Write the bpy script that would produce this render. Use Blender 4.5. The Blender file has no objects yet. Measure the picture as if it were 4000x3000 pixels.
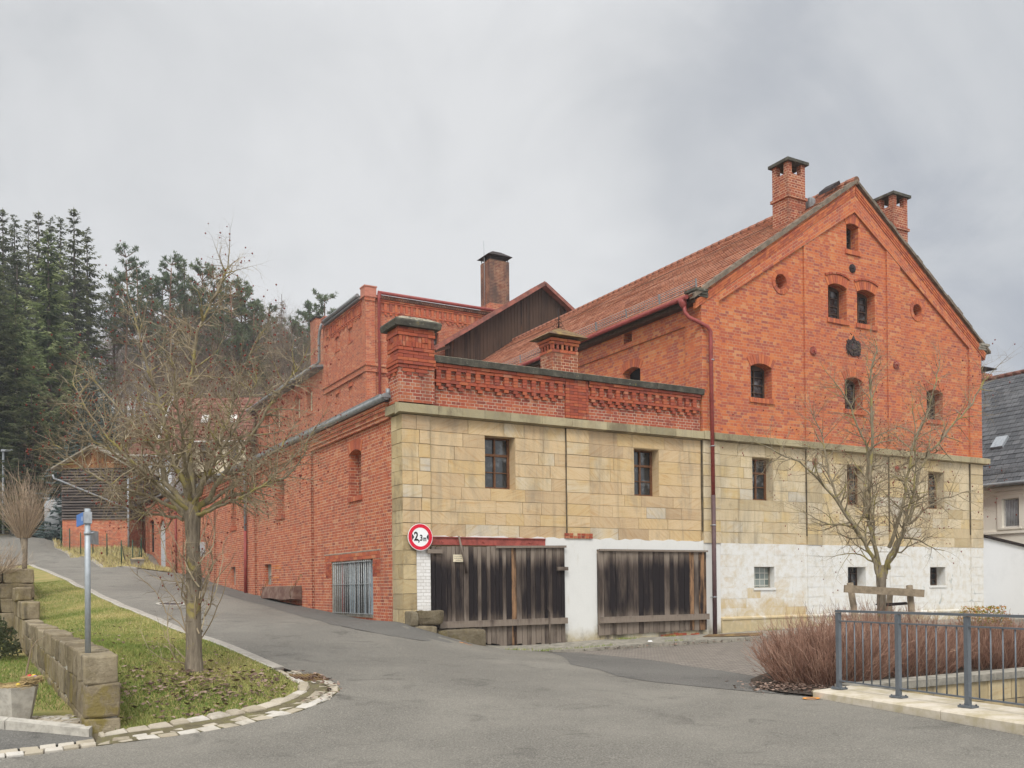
import bpy, math, random
from mathutils import Vector, Matrix
from mathutils.geometry import tessellate_polygon, delaunay_2d_cdt
sc=bpy.context.scene; COL=sc.collection
RND=random.Random(7)
PI=math.pi
# ---------------------------------------------------------------- objects
def tag(o,label=None,cat=None,group=None,kind=None):
    if label: o['label']=label
    if cat: o['category']=cat
    if group: o['group']=group
    if kind: o['kind']=kind
    return o
def thing(name,label,cat,loc=(0,0,0),group=None):
    o=bpy.data.objects.new(name,None); COL.objects.link(o); o.location=loc; o.empty_display_size=.2
    return tag(o,label,cat,group)
def wloc(o):
    v=Vector((0,0,0))
    while o: v=v+Vector(o.location); o=o.parent
    return v
def copy_tree(o,parent=None):
    c=o.copy(); COL.objects.link(c); c.parent=parent
    for ch in [x for x in bpy.data.objects if x.parent==o]: copy_tree(ch,c)
    return c
class MB:
    def __init__(s,c=(.5,.5,.5)):
        s.v=[];s.f=[];s.uv=[];s.t=[];s.sm=[];s.mi=[];s.c=c;s.m=0;s.smooth=False;s.uvf=None
    def face(s,pts,uv=None):
        i=len(s.v); pts=[Vector(p) for p in pts]; s.v+=pts; n=len(pts)
        s.f.append(tuple(range(i,i+n)))
        if uv is None:
            nn=(pts[1]-pts[0]).cross(pts[2]-pts[0])
            if s.uvf: uv=[s.uvf(p) for p in pts]
            else:
                ax,ay,az=abs(nn.x),abs(nn.y),abs(nn.z)
                if ax>=ay and ax>=az: uv=[(p.y,p.z) for p in pts]
                elif ay>=az: uv=[(p.x,p.z) for p in pts]
                else: uv=[(p.x,p.y) for p in pts]
        s.uv+=uv; s.t.append(s.c); s.sm.append(s.smooth); s.mi.append(s.m)
    def box(s,x0,x1,y0,y1,z0,z1,skip=''):
        a=[(x0,y0,z0),(x1,y0,z0),(x1,y1,z0),(x0,y1,z0),(x0,y0,z1),(x1,y0,z1),(x1,y1,z1),(x0,y1,z1)]
        s.hexa(a,skip)
    def hexa(s,a,skip=''):
        q={'f':(0,1,5,4),'r':(1,2,6,5),'b':(2,3,7,6),'l':(3,0,4,7),'t':(4,5,6,7),'d':(3,2,1,0)}
        for k,i in q.items():
            if k not in skip: s.face([a[j] for j in i])
    def bar(s,p0,p1,w,h,up=(0,0,1)):
        p0=Vector(p0);p1=Vector(p1);d=(p1-p0).normalized();u=Vector(up)
        r=d.cross(u)
        if r.length<1e-4: r=d.cross(Vector((0,1,0)))
        r.normalize(); u=r.cross(d)
        r=r*w/2;u=u*h/2
        s.hexa([p0-r-u,p0+r-u,p1+r-u,p1-r-u,p0-r+u,p0+r+u,p1+r+u,p1-r+u])
    def tube(s,pts,rad,n=6,cap=True):
        pts=[Vector(p) for p in pts]
        if not hasattr(rad,'__len__'): rad=[rad]*len(pts)
        rings=[];m=len(pts);L=0
        ref=None
        for i,p in enumerate(pts):
            d=(pts[min(i+1,m-1)]-pts[max(i-1,0)])
            if d.length<1e-9: d=Vector((0,0,1))
            d.normalize()
            if ref is None: ref=Vector((1,0,0)) if abs(d.x)<.8 else Vector((0,1,0))
            r=d.cross(ref);
            if r.length<1e-6: r=d.orthogonal()
            r.normalize(); u=d.cross(r); ref=-u if False else u.cross(d) if False else ref
            b=len(s.v)
            for k in range(n):
                a=2*PI*k/n; s.v.append(p+r*(math.cos(a)*rad[i])+u*(math.sin(a)*rad[i]))
            if i: L+=(p-pts[i-1]).length
            rings.append((b,L))
        for i in range(m-1):
            b0,l0=rings[i];b1,l1=rings[i+1]
            for k in range(n):
                k2=(k+1)%n
                s.f.append((b0+k,b0+k2,b1+k2,b1+k))
                s.uv+=[(k/n,l0),((k+1)/n,l0),((k+1)/n,l1),(k/n,l1)]
                s.t.append(s.c);s.sm.append(n>3);s.mi.append(s.m)
        if cap and n>3:
            for (b,l),rev in ((rings[0],True),(rings[-1],False)):
                idx=list(range(b,b+n)); 
                if rev: idx.reverse()
                s.f.append(tuple(idx)); s.uv+=[(0,l)]*n; s.t.append(s.c);s.sm.append(False);s.mi.append(s.m)
    def disc(s,c,nrm,r,n=24,th=.01,r0=0):
        c=Vector(c);nrm=Vector(nrm).normalized();a=nrm.orthogonal().normalized();b=nrm.cross(a)
        P=lambda R,k,o: c+nrm*o+a*(R*math.cos(2*PI*k/n))+b*(R*math.sin(2*PI*k/n))
        for k in range(n):
            if r0: s.face([P(r0,k,th),P(r,k,th),P(r,k+1,th),P(r0,k+1,th)])
            s.face([P(r,k,0),P(r,k+1,0),P(r,k+1,th),P(r,k,th)])
            if r0: s.face([P(r0,k,0),P(r0,k+1,0),P(r0,k+1,th),P(r0,k,th)])
        if not r0: s.face([P(r,k,th) for k in range(n)]); s.face([P(r,-k,0) for k in range(n)])
    def prism(s,poly,f,d):
        """poly: 2D list; f(a,b,depth)->3D; solid from depth 0 to d"""
        tris=tessellate_polygon([[Vector((a,b,0)) for a,b in poly]])
        for t in tris:
            s.face([f(*poly[i],0) for i in t]); s.face([f(*poly[i],d) for i in reversed(t)])
        n=len(poly)
        for i in range(n):
            j=(i+1)%n
            s.face([f(*poly[i],0),f(*poly[j],0),f(*poly[j],d),f(*poly[i],d)])
    def build(s,name,mats,parent=None,label=None,smooth_shade=False):
        me=bpy.data.meshes.new(name)
        o=Vector((0,0,0)) if parent is None else wloc(parent)
        me.from_pydata([tuple(Vector(v)-o) for v in s.v],[],s.f)
        if not isinstance(mats,(list,tuple)): mats=[mats]
        for m in mats: me.materials.append(m)
        uvl=me.uv_layers.new(name='UVMap'); 
        uvl.data.foreach_set('uv',[c for u in s.uv for c in (u[0],u[1])])
        at=me.attributes.new('tint','FLOAT_COLOR','FACE')
        at.data.foreach_set('color',[c for t in s.t for c in (t[0],t[1],t[2],1)])
        me.polygons.foreach_set('use_smooth',s.sm); me.polygons.foreach_set('material_index',s.mi)
        me.update()
        ob=bpy.data.objects.new(name,me); COL.objects.link(ob)
        if parent is not None: ob.parent=parent
        if label: ob['label']=label
        return ob
def rc(rng=RND): return (rng.random(),rng.random(),rng.random())
# plane maps: 'Y' wall faces -Y, point (a=x,b=z); 'X' wall faces -X, point (a=y,b=z)
def PM(axis,c):
    if axis=='Y': return lambda a,b,d=0:(a,c+d,b)
    return lambda a,b,d=0:(c+d,a,b)
def wall(mb,axis,c,outer,holes=(),depth=.3,edge=0,rm=None):
    f=PM(axis,c); loops=[[Vector((a,b,0)) for a,b in outer]]+[[Vector((a,b,0)) for a,b in h] for h in holes]
    flat=[p for l in loops for p in l]
    for t in tessellate_polygon(loops):
        mb.face([f(flat[i].x,flat[i].y) for i in t])
    m0=mb.m
    if rm is not None: mb.m=rm
    for h in holes:
        for i in range(len(h)):
            p,q=h[i],h[(i+1)%len(h)]
            mb.face([f(*p),f(*q),f(*q,depth),f(*p,depth)])
    mb.m=m0
    if edge:
        for i in range(len(outer)):
            p,q=outer[i],outer[(i+1)%len(outer)]
            mb.face([f(*p),f(*q),f(*q,edge),f(*p,edge)])
def rect(a0,a1,b0,b1): return [(a0,b0),(a1,b0),(a1,b1),(a0,b1)]
def arch(a0,a1,b0,bs,rise,n=8):
    """segmental arch opening"""
    w=(a1-a0)/2;cx=(a0+a1)/2
    R=(w*w+rise*rise)/(2*rise); cz=bs+rise-R; th=math.asin(min(1,w/R))
    pts=[(a0,b0),(a1,b0)]
    for i in range(n+1):
        t=th-2*th*i/n; pts.append((cx+R*math.sin(t),cz+R*math.cos(t)))
    return pts
def archring(mb,f,a0,a1,bs,rise,h,proud,dep,n=11,splay=0.0,jit=0):
    w=(a1-a0)/2;cx=(a0+a1)/2
    R=(w*w+rise*rise)/(2*rise); cz=bs+rise-R; th=math.asin(min(1,w/R)); th2=th*(1+splay)
    for i in range(n):
        t0=-th2+2*th2*(i+.06)/n; t1=-th2+2*th2*(i+.94)/n
        P=lambda r,t,d:f(cx+r*math.sin(t),cz+r*math.cos(t),d)
        mb.c=rc(); o=-proud-RND.random()*jit
        mb.hexa([P(R,t0,o),P(R,t1,o),P(R,t1,dep),P(R,t0,dep),P(R+h,t0,o),P(R+h,t1,o),P(R+h,t1,dep),P(R+h,t0,dep)])
def soldier(mb,f,a0,a1,b0,b1,proud,dep,w=.085):
    n=max(1,round((a1-a0)/w)); s=(a1-a0)/n
    for i in range(n):
        mb.c=rc(); x0=a0+i*s+.004;x1=a0+(i+1)*s-.004
        P=f
        mb.hexa([P(x0,b0,-proud),P(x1,b0,-proud),P(x1,b0,dep),P(x0,b0,dep),P(x0,b1,-proud),P(x1,b1,-proud),P(x1,b1,dep),P(x0,b1,dep)])
def fbox(mb,f,a0,a1,b0,b1,d0,d1):
    mb.hexa([f(a0,b0,d0),f(a1,b0,d0),f(a1,b0,d1),f(a0,b0,d1),f(a0,b1,d0),f(a1,b1,d0),f(a1,b1,d1),f(a0,b1,d1)])
def blocks(mb,f,a0,a1,rows,holes=(),proud=0.,dep=.03,wmin=.45,wmax=1.15,gap=.005,rng=RND,dirt=None):
    """ashlar courses; rows list of z from top to bottom; holes (a0,a1,b0,b1)"""
    for k in range(len(rows)-1):
        zt,zb=rows[k],rows[k+1]
        segs=[(a0,a1)]
        for h in holes:
            if h[2]<zt-.02 and h[3]>zb+.02:
                ns=[]
                for s0,s1 in segs:
                    if h[1]<=s0 or h[0]>=s1: ns.append((s0,s1))
                    else:
                        if h[0]>s0: ns.append((s0,h[0]))
                        if h[1]<s1: ns.append((h[1],s1))
                segs=ns
        for s0,s1 in segs:
            x=s0
            while x<s1-1e-4:
                w=rng.uniform(wmin,wmax)
                if s1-x-w<wmin*.7: w=s1-x
                x1=min(x+w,s1)
                mb.c=(rng.random(),rng.random(),rng.random() if dirt is None else dirt((x+x1)/2,(zt+zb)/2))
                o=-proud-rng.random()*.011
                g=gap*rng.uniform(.3,1.7)
                fbox(mb,f,x+g,x1-g,zb+g,zt-g,o,dep)
                x=x1

def course(mb,f,a0,a1,b0,b1,proud,dep=.05,w=.25,off=0.,g=.004,jit=.006):
    x=a0-off*w
    while x<a1-1e-3:
        p,q=max(x,a0),min(x+w,a1)
        if q-p>.02:
            mb.c=rc(); o=proud+RND.uniform(-jit,jit)
            fbox(mb,f,p+g,q-g,b0+g,b1-g,-o,dep)
        x+=w
def superq(mb,c,h,e=.3,nu=20,nv=12,jit=.02,rng=RND,seed=0):
    from mathutils import noise
    sg=lambda v,p: math.copysign(abs(v)**p,v)
    P=[]
    for j in range(nv+1):
        v=-PI/2+PI*j/nv; row=[]
        for i in range(nu):
            u=2*PI*i/nu
            x=sg(math.cos(v),e)*sg(math.cos(u),e);y=sg(math.cos(v),e)*sg(math.sin(u),e);z=sg(math.sin(v),e)
            p=Vector((c[0]+x*h[0],c[1]+y*h[1],c[2]+z*h[2]))
            d=noise.noise(p*3.1+Vector((seed,0,0)))*jit+noise.noise(p*9+Vector((seed,3,0)))*jit*.5
            row.append(p+Vector((x,y,z))*d)
        P.append(row)
    s=mb.smooth; mb.smooth=False
    for j in range(nv):
        for i in range(nu):
            k=(i+1)%nu; mb.face([P[j][i],P[j][k],P[j+1][k],P[j+1][i]])
    mb.smooth=s
def window(root,axis,c,a0,a1,b0,b1,cols,rows,fmat,rise=0,depth=.3,fw=.055,pane='glass',name='window',trans=None,back=True):
    """frame (part) with its pane (sub-part) set `depth` behind plane c"""
    f=PM(axis,c+depth); mb=MB()
    fbox(mb,f,a0,a0+fw,b0,b1+rise,-.03,.03); fbox(mb,f,a1-fw,a1,b0,b1+rise,-.03,.03)
    fbox(mb,f,a0+fw,a1-fw,b0,b0+fw,-.032,.03); fbox(mb,f,a0+fw,a1-fw,b1-fw*.6,b1+rise,-.032,.03)
    for i in range(1,cols):
        x=a0+(a1-a0)*i/cols; w=fw*.75 if cols==2 else fw*.35; fbox(mb,f,x-w/2,x+w/2,b0+fw,b1-fw*.6,-.028,.02)
    for i in range(1,rows):
        z=b0+(b1-b0)*i/rows; w=.022
        if trans and i in trans: w=.06
        fbox(mb,f,a0+fw,a1-fw,z-w/2,z+w/2,-.024 if w<.05 else -.034,.02)
    o=mb.build(name,M[fmat],root)
    mb=MB(); mb.face([f(a0,b0,.012),f(a1,b0,.012),f(a1,b1+rise,.012),f(a0,b1+rise,.012)])
    mb.build('pane',M[pane],o)
    return o
def tilestrip(mb,P0,dirY,dirS,LY,LS,row,lift=.035,seg=1.2,jit=.008):
    """stepped courses of tiles: P0 eave corner, dirY along the eave, dirS up the slope"""
    P0=Vector(P0);dy=Vector(dirY).normalized();ds=Vector(dirS).normalized();nn=dy.cross(ds).normalized()
    if nn.z<0: nn=-nn
    n=max(1,round(LS/row));r=LS/n;m=max(1,round(LY/seg));q=LY/m
    for i in range(n):
        j=[RND.uniform(-jit,jit) for _ in range(m+1)]
        for k in range(m):
            a=P0+dy*(k*q)+ds*(i*r);b=P0+dy*((k+1)*q)+ds*(i*r)
            l0=lift+j[k];l1=lift+j[k+1]
            uv=[(k*q,i*r),((k+1)*q,i*r),((k+1)*q,(i+1)*r),(k*q,(i+1)*r)]
            mb.c=rc()
            mb.face([a+nn*l0,b+nn*l1,b+ds*(r*1.05)+nn*.002,a+ds*(r*1.05)+nn*.002],uv)
            mb.face([a-nn*.03,b-nn*.03,b+nn*l1,a+nn*l0],[(uv[0][0],uv[0][1]-.02),(uv[1][0],uv[1][1]-.02),uv[1],uv[0]])
def snowguard(name,root,P0,P1,h,up,mat,step=.09):
    P0=Vector(P0);P1=Vector(P1);u=Vector(up);L=(P1-P0).length;n=int(L/step);mb=MB()
    for k in (0,.33,.66,1): mb.bar(P0+u*h*k,P1+u*h*k,.012,.012)
    for i in range(n+1):
        p=P0+(P1-P0)*(i/n); mb.bar(p,p+u*h,.008,.008,(P1-P0))
    m=int(L/1.6)
    for i in range(m+1):
        p=P0+(P1-P0)*(i/m); mb.bar(p-u*.05,p+u*h*1.1,.05,.02,(P1-P0))
    return mb.build(name,mat,root)

# ---------------------------------------------------------------- materials
class NT:
    def __init__(s,name):
        s.m=bpy.data.materials.new(name); s.m.use_nodes=True; s.t=s.m.node_tree; s.t.nodes.clear()
        s.out=s.n('OutputMaterial'); s.b=s.n('BsdfPrincipled'); s.t.links.new(s.b.outputs[0],s.out.inputs[0]); s.b.inputs['Specular IOR Level'].default_value=.25
    def n(s,typ,**k):
        nd=s.t.nodes.new('ShaderNode'+typ)
        for a,v in k.items():
            a=a.replace('_',' ') if not hasattr(nd,a) else a
            if hasattr(nd,a) and a not in ('Color',): setattr(nd,a,v); continue
            s.set(nd.inputs[a],v)
        return nd
    def set(s,sock,v):
        if isinstance(v,bpy.types.NodeSocket): s.t.links.new(v,sock)
        else:
            if isinstance(v,(tuple,list)) and len(v)==3 and sock.type=='RGBA': v=(*v,1)
            sock.default_value=v
    def math(s,op,a,b=0,c=None,clamp=False):
        nd=s.t.nodes.new('ShaderNodeMath'); nd.operation=op; nd.use_clamp=clamp
        s.set(nd.inputs[0],a); s.set(nd.inputs[1],b)
        if c is not None: s.set(nd.inputs[2],c)
        return nd.outputs[0]
    def uv(s): return s.n('UVMap').outputs[0]
    def obj(s): return s.n('TexCoord').outputs['Object']
    def pos(s): return s.n('NewGeometry').outputs['Position']
    def tint(s):
        a=s.n('Attribute'); a.attribute_name='tint'; sp=s.n('SeparateColor'); s.t.links.new(a.outputs['Color'],sp.inputs[0]); return sp.outputs
    def map(s,v,sc=(1,1,1),rot=(0,0,0),loc=(0,0,0)):
        nd=s.t.nodes.new('ShaderNodeMapping'); s.set(nd.inputs[0],v); s.set(nd.inputs['Scale'],sc); s.set(nd.inputs['Rotation'],rot); s.set(nd.inputs['Location'],loc); return nd.outputs[0]
    def noise(s,v,scale,detail=4,rough=.55,dist=0,col=False):
        nd=s.t.nodes.new('ShaderNodeTexNoise'); s.set(nd.inputs['Vector'],v); s.set(nd.inputs['Scale'],scale); s.set(nd.inputs['Detail'],detail); s.set(nd.inputs['Roughness'],rough); s.set(nd.inputs['Distortion'],dist)
        return nd.outputs['Color' if col else 0]
    def ramp(s,f,stops,interp='LINEAR'):
        nd=s.t.nodes.new('ShaderNodeValToRGB'); cr=nd.color_ramp; cr.interpolation=interp
        while len(cr.elements)<len(stops): cr.elements.new(.5)
        for e,(p,c) in zip(cr.elements,stops):
            e.position=p; e.color=(c,c,c,1) if not isinstance(c,(tuple,list)) else (*c[:3],1)
        s.set(nd.inputs[0],f); return nd.outputs[0]
    def mix(s,f,a,b,mode='MIX'):
        nd=s.t.nodes.new('ShaderNodeMix'); nd.data_type='RGBA'; nd.blend_type=mode
        s.set(nd.inputs[0],f); s.set(nd.inputs[6],a); s.set(nd.inputs[7],b); return nd.outputs[2]
    def smooth(s,v,lo,hi): 
        nd=s.t.nodes.new('ShaderNodeMapRange'); nd.interpolation_type='SMOOTHSTEP'; s.set(nd.inputs[0],v); s.set(nd.inputs[1],lo); s.set(nd.inputs[2],hi); return nd.outputs[0]
    def sep(s,v): 
        nd=s.t.nodes.new('ShaderNodeSeparateXYZ'); s.set(nd.inputs[0],v); return nd.outputs
    def fin(s,col,rough=.9,bump=None,bs=.3,bd=.02,metal=0,spec=None):
        s.set(s.b.inputs['Base Color'],col); s.set(s.b.inputs['Roughness'],rough); s.set(s.b.inputs['Metallic'],metal)
        if spec is not None: s.set(s.b.inputs['Specular IOR Level'],spec)
        if bump is not None:
            nd=s.t.nodes.new('ShaderNodeBump'); nd.inputs['Strength'].default_value=bs; nd.inputs['Distance'].default_value=bd
            s.set(nd.inputs['Height'],bump); s.t.links.new(nd.outputs[0],s.b.inputs['Normal'])
        return s.m
BRK=[(0,(.27,.080,.053)),(.2,(.37,.098,.057)),(.5,(.43,.112,.057)),(.75,(.47,.130,.060)),(.92,(.50,.165,.072)),(1,(.51,.23,.13))]
def brickmat(name,stops=BRK,mortar=(.53,.37,.25),w=.25,h=.077,ms=.0075,soot=.35,hue=(1,1,1),sootlo=.52,grime=(.10,.065,.05)):
    g=NT(name); uv=g.uv()
    br=g.n('TexBrick'); br.offset=.5; br.squash=.5; br.squash_frequency=2
    for k,v in (('Vector',uv),('Color1',(0,0,0)),('Color2',(1,1,1)),('Mortar',(.5,.5,.5)),('Scale',1.),('Mortar Size',ms),('Mortar Smooth',.15),('Bias',0.),('Brick Width',w),('Row Height',h)): g.set(br.inputs[k],v)
    pos=g.pos()
    big=g.noise(pos,.7,3); mid=g.noise(pos,3.5,5,.65); fine=g.noise(pos,40,3,.6)
    wob=g.math('ADD',br.outputs[0],g.math('MULTIPLY',g.math('SUBTRACT',big,.5),.5))
    c=g.ramp(g.math('ADD',wob,g.math('MULTIPLY',g.math('SUBTRACT',mid,.5),.25)),stops)
    c=g.mix(1,c,hue,'MULTIPLY')
    c=g.mix(g.math('MULTIPLY',fine,.35),c,g.mix(1,c,(.55,.5,.5),'MULTIPLY'))
    mf=g.math('MULTIPLY',br.outputs['Fac'],g.smooth(mid,.25,.55))
    c=g.mix(mf,c,mortar)
    st=g.noise(g.map(pos,(1,1,.35)),1.1,6,.7)
    c=g.mix(g.math('MULTIPLY',g.smooth(st,sootlo,sootlo+.22),soot),c,grime)
    pale=g.noise(g.map(pos,(1.3,1.3,.8),loc=(7,3,1)),1.6,5,.7)
    c=g.mix(g.math('MULTIPLY',g.smooth(pale,.62,.8),.25),c,(.55,.40,.32))
    hgt=g.math('SUBTRACT',g.math('ADD',g.math('MULTIPLY',fine,.25),g.math('MULTIPLY',br.outputs[0],.3)),br.outputs['Fac'])
    return g.fin(c,.92,hgt,.55,.012)
def brickpiece(name,stops=BRK,hue=(1,1,1)):
    g=NT(name); t=g.tint(); pos=g.pos()
    c=g.ramp(t[0],stops); c=g.mix(1,c,hue,'MULTIPLY')
    n=g.noise(pos,30,4,.6); m=g.noise(pos,4,5,.7)
    c=g.mix(g.math('MULTIPLY',n,.4),c,g.mix(1,c,(.5,.48,.48),'MULTIPLY'))
    c=g.mix(g.math('MULTIPLY',g.smooth(m,.55,.75),.45),c,(.40,.27,.2))
    return g.fin(c,.92,n,.3,.01)
def stonemat(name,cols,dark=(.13,.10,.065),darkamt=.5,dlo=.52,streak=.6):
    g=NT(name); t=g.tint(); uv=g.uv(); pos=g.pos()
    ang=g.math('MULTIPLY',g.math('SUBTRACT',t[1],.35),1.6)
    rot=g.n('CombineXYZ'); g.set(rot.inputs[2],ang)
    off=g.n('CombineXYZ'); g.set(off.inputs[0],g.math('MULTIPLY',t[0],17)); g.set(off.inputs[1],g.math('MULTIPLY',t[2],13))
    st=g.noise(g.map(g.map(uv,(1,1,1),rot.outputs[0],off.outputs[0]),(1.2,14,1)),1.2,5,.65,.6)
    c=g.ramp(g.math('ADD',t[0],g.math('MULTIPLY',g.math('SUBTRACT',g.noise(pos,1.3,3),.5),.5)),cols)
    c=g.mix(g.math('MULTIPLY',g.smooth(st,.48,.78),streak),c,g.mix(1,c,(.78,.60,.38),'MULTIPLY'))
    c=g.mix(g.math('MULTIPLY',g.smooth(st,.5,.2),streak*.5),c,g.mix(.4,c,(.75,.66,.5)))
    sp=g.noise(pos,30,4,.7)
    c=g.mix(g.math('MULTIPLY',g.smooth(sp,.55,.75),.35),c,dark)
    gs=g.noise(g.map(pos,(1.6,1.6,.45),loc=(4,1,2)),1.3,6,.7,.4); vs=g.noise(g.map(pos,(3.4,3.4,.22),loc=(1,7,3)),1.2,5,.65); c=g.mix(g.math('MULTIPLY',g.smooth(vs,.54,.74),.55),c,g.mix(.6,c,(.12,.10,.075))); c=g.mix(g.math('MULTIPLY',g.smooth(gs,.47,.68),.65),c,g.mix(.55,c,(.20,.185,.15)))
    d=g.noise(g.map(pos,(1,1,.6)),1.6,7,.72)
    c=g.mix(g.math('MULTIPLY',g.smooth(d,dlo,dlo+.2),g.math('MULTIPLY',darkamt,g.math('ADD',.4,t[2]))),c,dark)
    return g.fin(c,.93,g.math('ADD',sp,st),.25,.012)
M={}
M['brick']=brickmat('wing brick',sootlo=.54,soot=.4)
M['brick_gable']=brickmat('gable brick',h=.0835,w=.265,mortar=(.42,.27,.165),soot=.30,sootlo=.56,ms=.006,stops=[(0,(.32,.092,.066)),(.16,(.39,.102,.062)),(.42,(.46,.120,.056)),(.7,(.52,.145,.056)),(.92,(.56,.185,.066)),(1,(.56,.24,.11))])
M['brick_par']=brickmat('parapet brick',hue=(.82,.76,.80),mortar=(.43,.33,.25),soot=.6,sootlo=.5)
M['brick_far']=brickmat('tower brick',h=.08,w=.27,soot=.2,mortar=(.44,.30,.2),hue=(.95,.95,.95))
M['brick_old']=brickmat('weathered chimney brick',hue=(.72,.72,.75),soot=.65,sootlo=.46)
M['brick_dk']=brickmat('dark brick',hue=(.62,.58,.6),soot=.5,sootlo=.45)
M['brick_soot']=brickmat('sooty brick',hue=(.36,.41,.46),soot=.75,sootlo=.42,grime=(.05,.042,.04))
M['brick_white']=brickmat('whitewashed brick',stops=[(0,(.68,.66,.62)),(1,(.8,.79,.76))],mortar=(.5,.47,.43),soot=.12,w=.25,h=.077)
M['pinkcap']=brickmat('pinkish cap bricks',stops=[(0,(.40,.15,.10)),(1,(.50,.21,.15))],mortar=(.42,.2,.14),soot=.1)
M['bp_crumb']=brickpiece('crumbling brick',stops=[(0,(.50,.15,.05)),(1,(.64,.24,.085))])
M['bp']=brickpiece('brick piece'); M['bp_par']=brickpiece('parapet brick piece',hue=(.82,.74,.78)); M['bp_gable']=brickpiece('gable brick piece',stops=[(0,(.33,.095,.06)),(.4,(.45,.12,.058)),(1,(.55,.175,.07))])
SAND=[(0,(.42,.305,.185)),(.25,(.50,.365,.215)),(.55,(.56,.42,.25)),(.8,(.52,.37,.185)),(.93,(.54,.45,.31)),(1,(.47,.415,.33))]
SAND2=[(0,(.42,.335,.20)),(.3,(.51,.41,.26)),(.6,(.57,.48,.33)),(.8,(.53,.40,.20)),(1,(.50,.45,.36))]
M['sand']=stonemat('sandstone ashlar',SAND,darkamt=.42,dlo=.55,streak=.75)
M['sand_g']=stonemat('pale sandstone ashlar',SAND2,darkamt=.42,dlo=.55,streak=.6)
M['sand_d']=stonemat('weathered sandstone',[(0,(.36,.28,.155)),(.5,(.46,.36,.20)),(1,(.52,.42,.25))],darkamt=.6,dlo=.46)
M['cornice']=stonemat('grey sandstone cornice',[(0,(.25,.215,.13)),(.5,(.33,.285,.175)),(1,(.40,.34,.21))],darkamt=.6,dlo=.47,streak=.25)
M['mortar']=NT('lime mortar').fin((.40,.30,.17),.95)
def lichen():
    g=NT('blackened coping stone'); p=g.pos(); n=g.noise(p,5,6,.7); m=g.noise(p,11,5,.7)
    c=g.ramp(n,[(.3,(.035,.033,.028)),(.55,(.075,.07,.055)),(.75,(.16,.145,.11))])
    c=g.mix(g.smooth(m,.62,.72),c,(.34,.36,.29)); c=g.mix(g.smooth(g.noise(p,3,5,.7,2),.62,.72),c,(.19,.15,.05))
    up=g.sep(g.n('NewGeometry').outputs['Normal'])[2]
    c=g.mix(g.math('MULTIPLY',g.smooth(up,.5,.9),g.smooth(m,.35,.6)),c,(.33,.29,.21))
    return g.fin(c,.95,n,.6,.03)
M['coping']=lichen()
def rough_stone(name='mossy rubble stone',dk=1.0):
    g=NT(name); p=g.pos(); t=g.tint(); n=g.noise(p,6,7,.7); m=g.noise(p,2.2,5,.7); f=g.noise(p,28,5,.75)
    c=g.ramp(g.math('ADD',g.math('MULTIPLY',n,.7),g.math('MULTIPLY',t[0],.3)),[(.25,(.11,.09,.065)),(.48,(.29,.24,.165)),(.72,(.47,.41,.30))])
    c=g.mix(g.math('MULTIPLY',f,.5),c,g.mix(1,c,(.4,.38,.36),'MULTIPLY'))
    c=g.mix(g.math('MULTIPLY',g.smooth(m,.47,.6),t[1]),c,(.25,.20,.055))
    st=g.noise(g.map(p,(5,5,.7)),1,5,.7)
    c=g.mix(g.math('MULTIPLY',g.smooth(st,.58,.7),.5),c,(.50,.47,.40))
    c=g.mix(g.math('MULTIPLY',g.smooth(st,.45,.3),.6),c,(.055,.05,.042))
    if dk<1: c=g.mix(1,c,(dk,dk*.97,dk*.9),'MULTIPLY')
    return g.fin(c,.95,g.math('ADD',n,f),.7,.04)
M['rubble']=rough_stone('mossy rubble stone',.80); M['rubble_d']=rough_stone('dark mossy guard stone',.52)
def plaster(name,base=(.62,.615,.585),lo=.58,dirt=(.42,.36,.25),z0=.25,z1=.75,amt=.5):
    g=NT(name); p=g.pos(); n=g.noise(p,1.5,6,.7); m=g.noise(g.map(p,(1,1,.3)),3,5,.7); f=g.noise(p,25,3)
    c=g.mix(g.math('MULTIPLY',g.smooth(n,.45,.75),.35),base,tuple(b*.82 for b in base))
    c=g.mix(g.math('MULTIPLY',g.smooth(m,lo,lo+.2),amt),c,dirt)
    z=g.sep(p)[2]; k=g.smooth(g.math('ADD',z,g.math('MULTIPLY',n,-.7)),z1-.4,z0-.4)
    c=g.mix(k,c,(.36,.30,.18)); c=g.mix(g.math('MULTIPLY',k,g.smooth(m,.45,.6)),c,(.15,.13,.10))
    return g.fin(c,.92,g.math('ADD',f,n),.2,.01)
M['plaster']=plaster('white render')
M['plaster_clean']=plaster('clean white render',lo=.68,z0=-1,z1=-.5,base=(.62,.63,.64))
M['cream']=plaster('cream render',base=(.66,.58,.42),lo=.7,z0=-2,z1=-1)
M['grey_render']=plaster('grey cream render',base=(.78,.735,.63),lo=.66,z0=-2,z1=-1)
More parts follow.
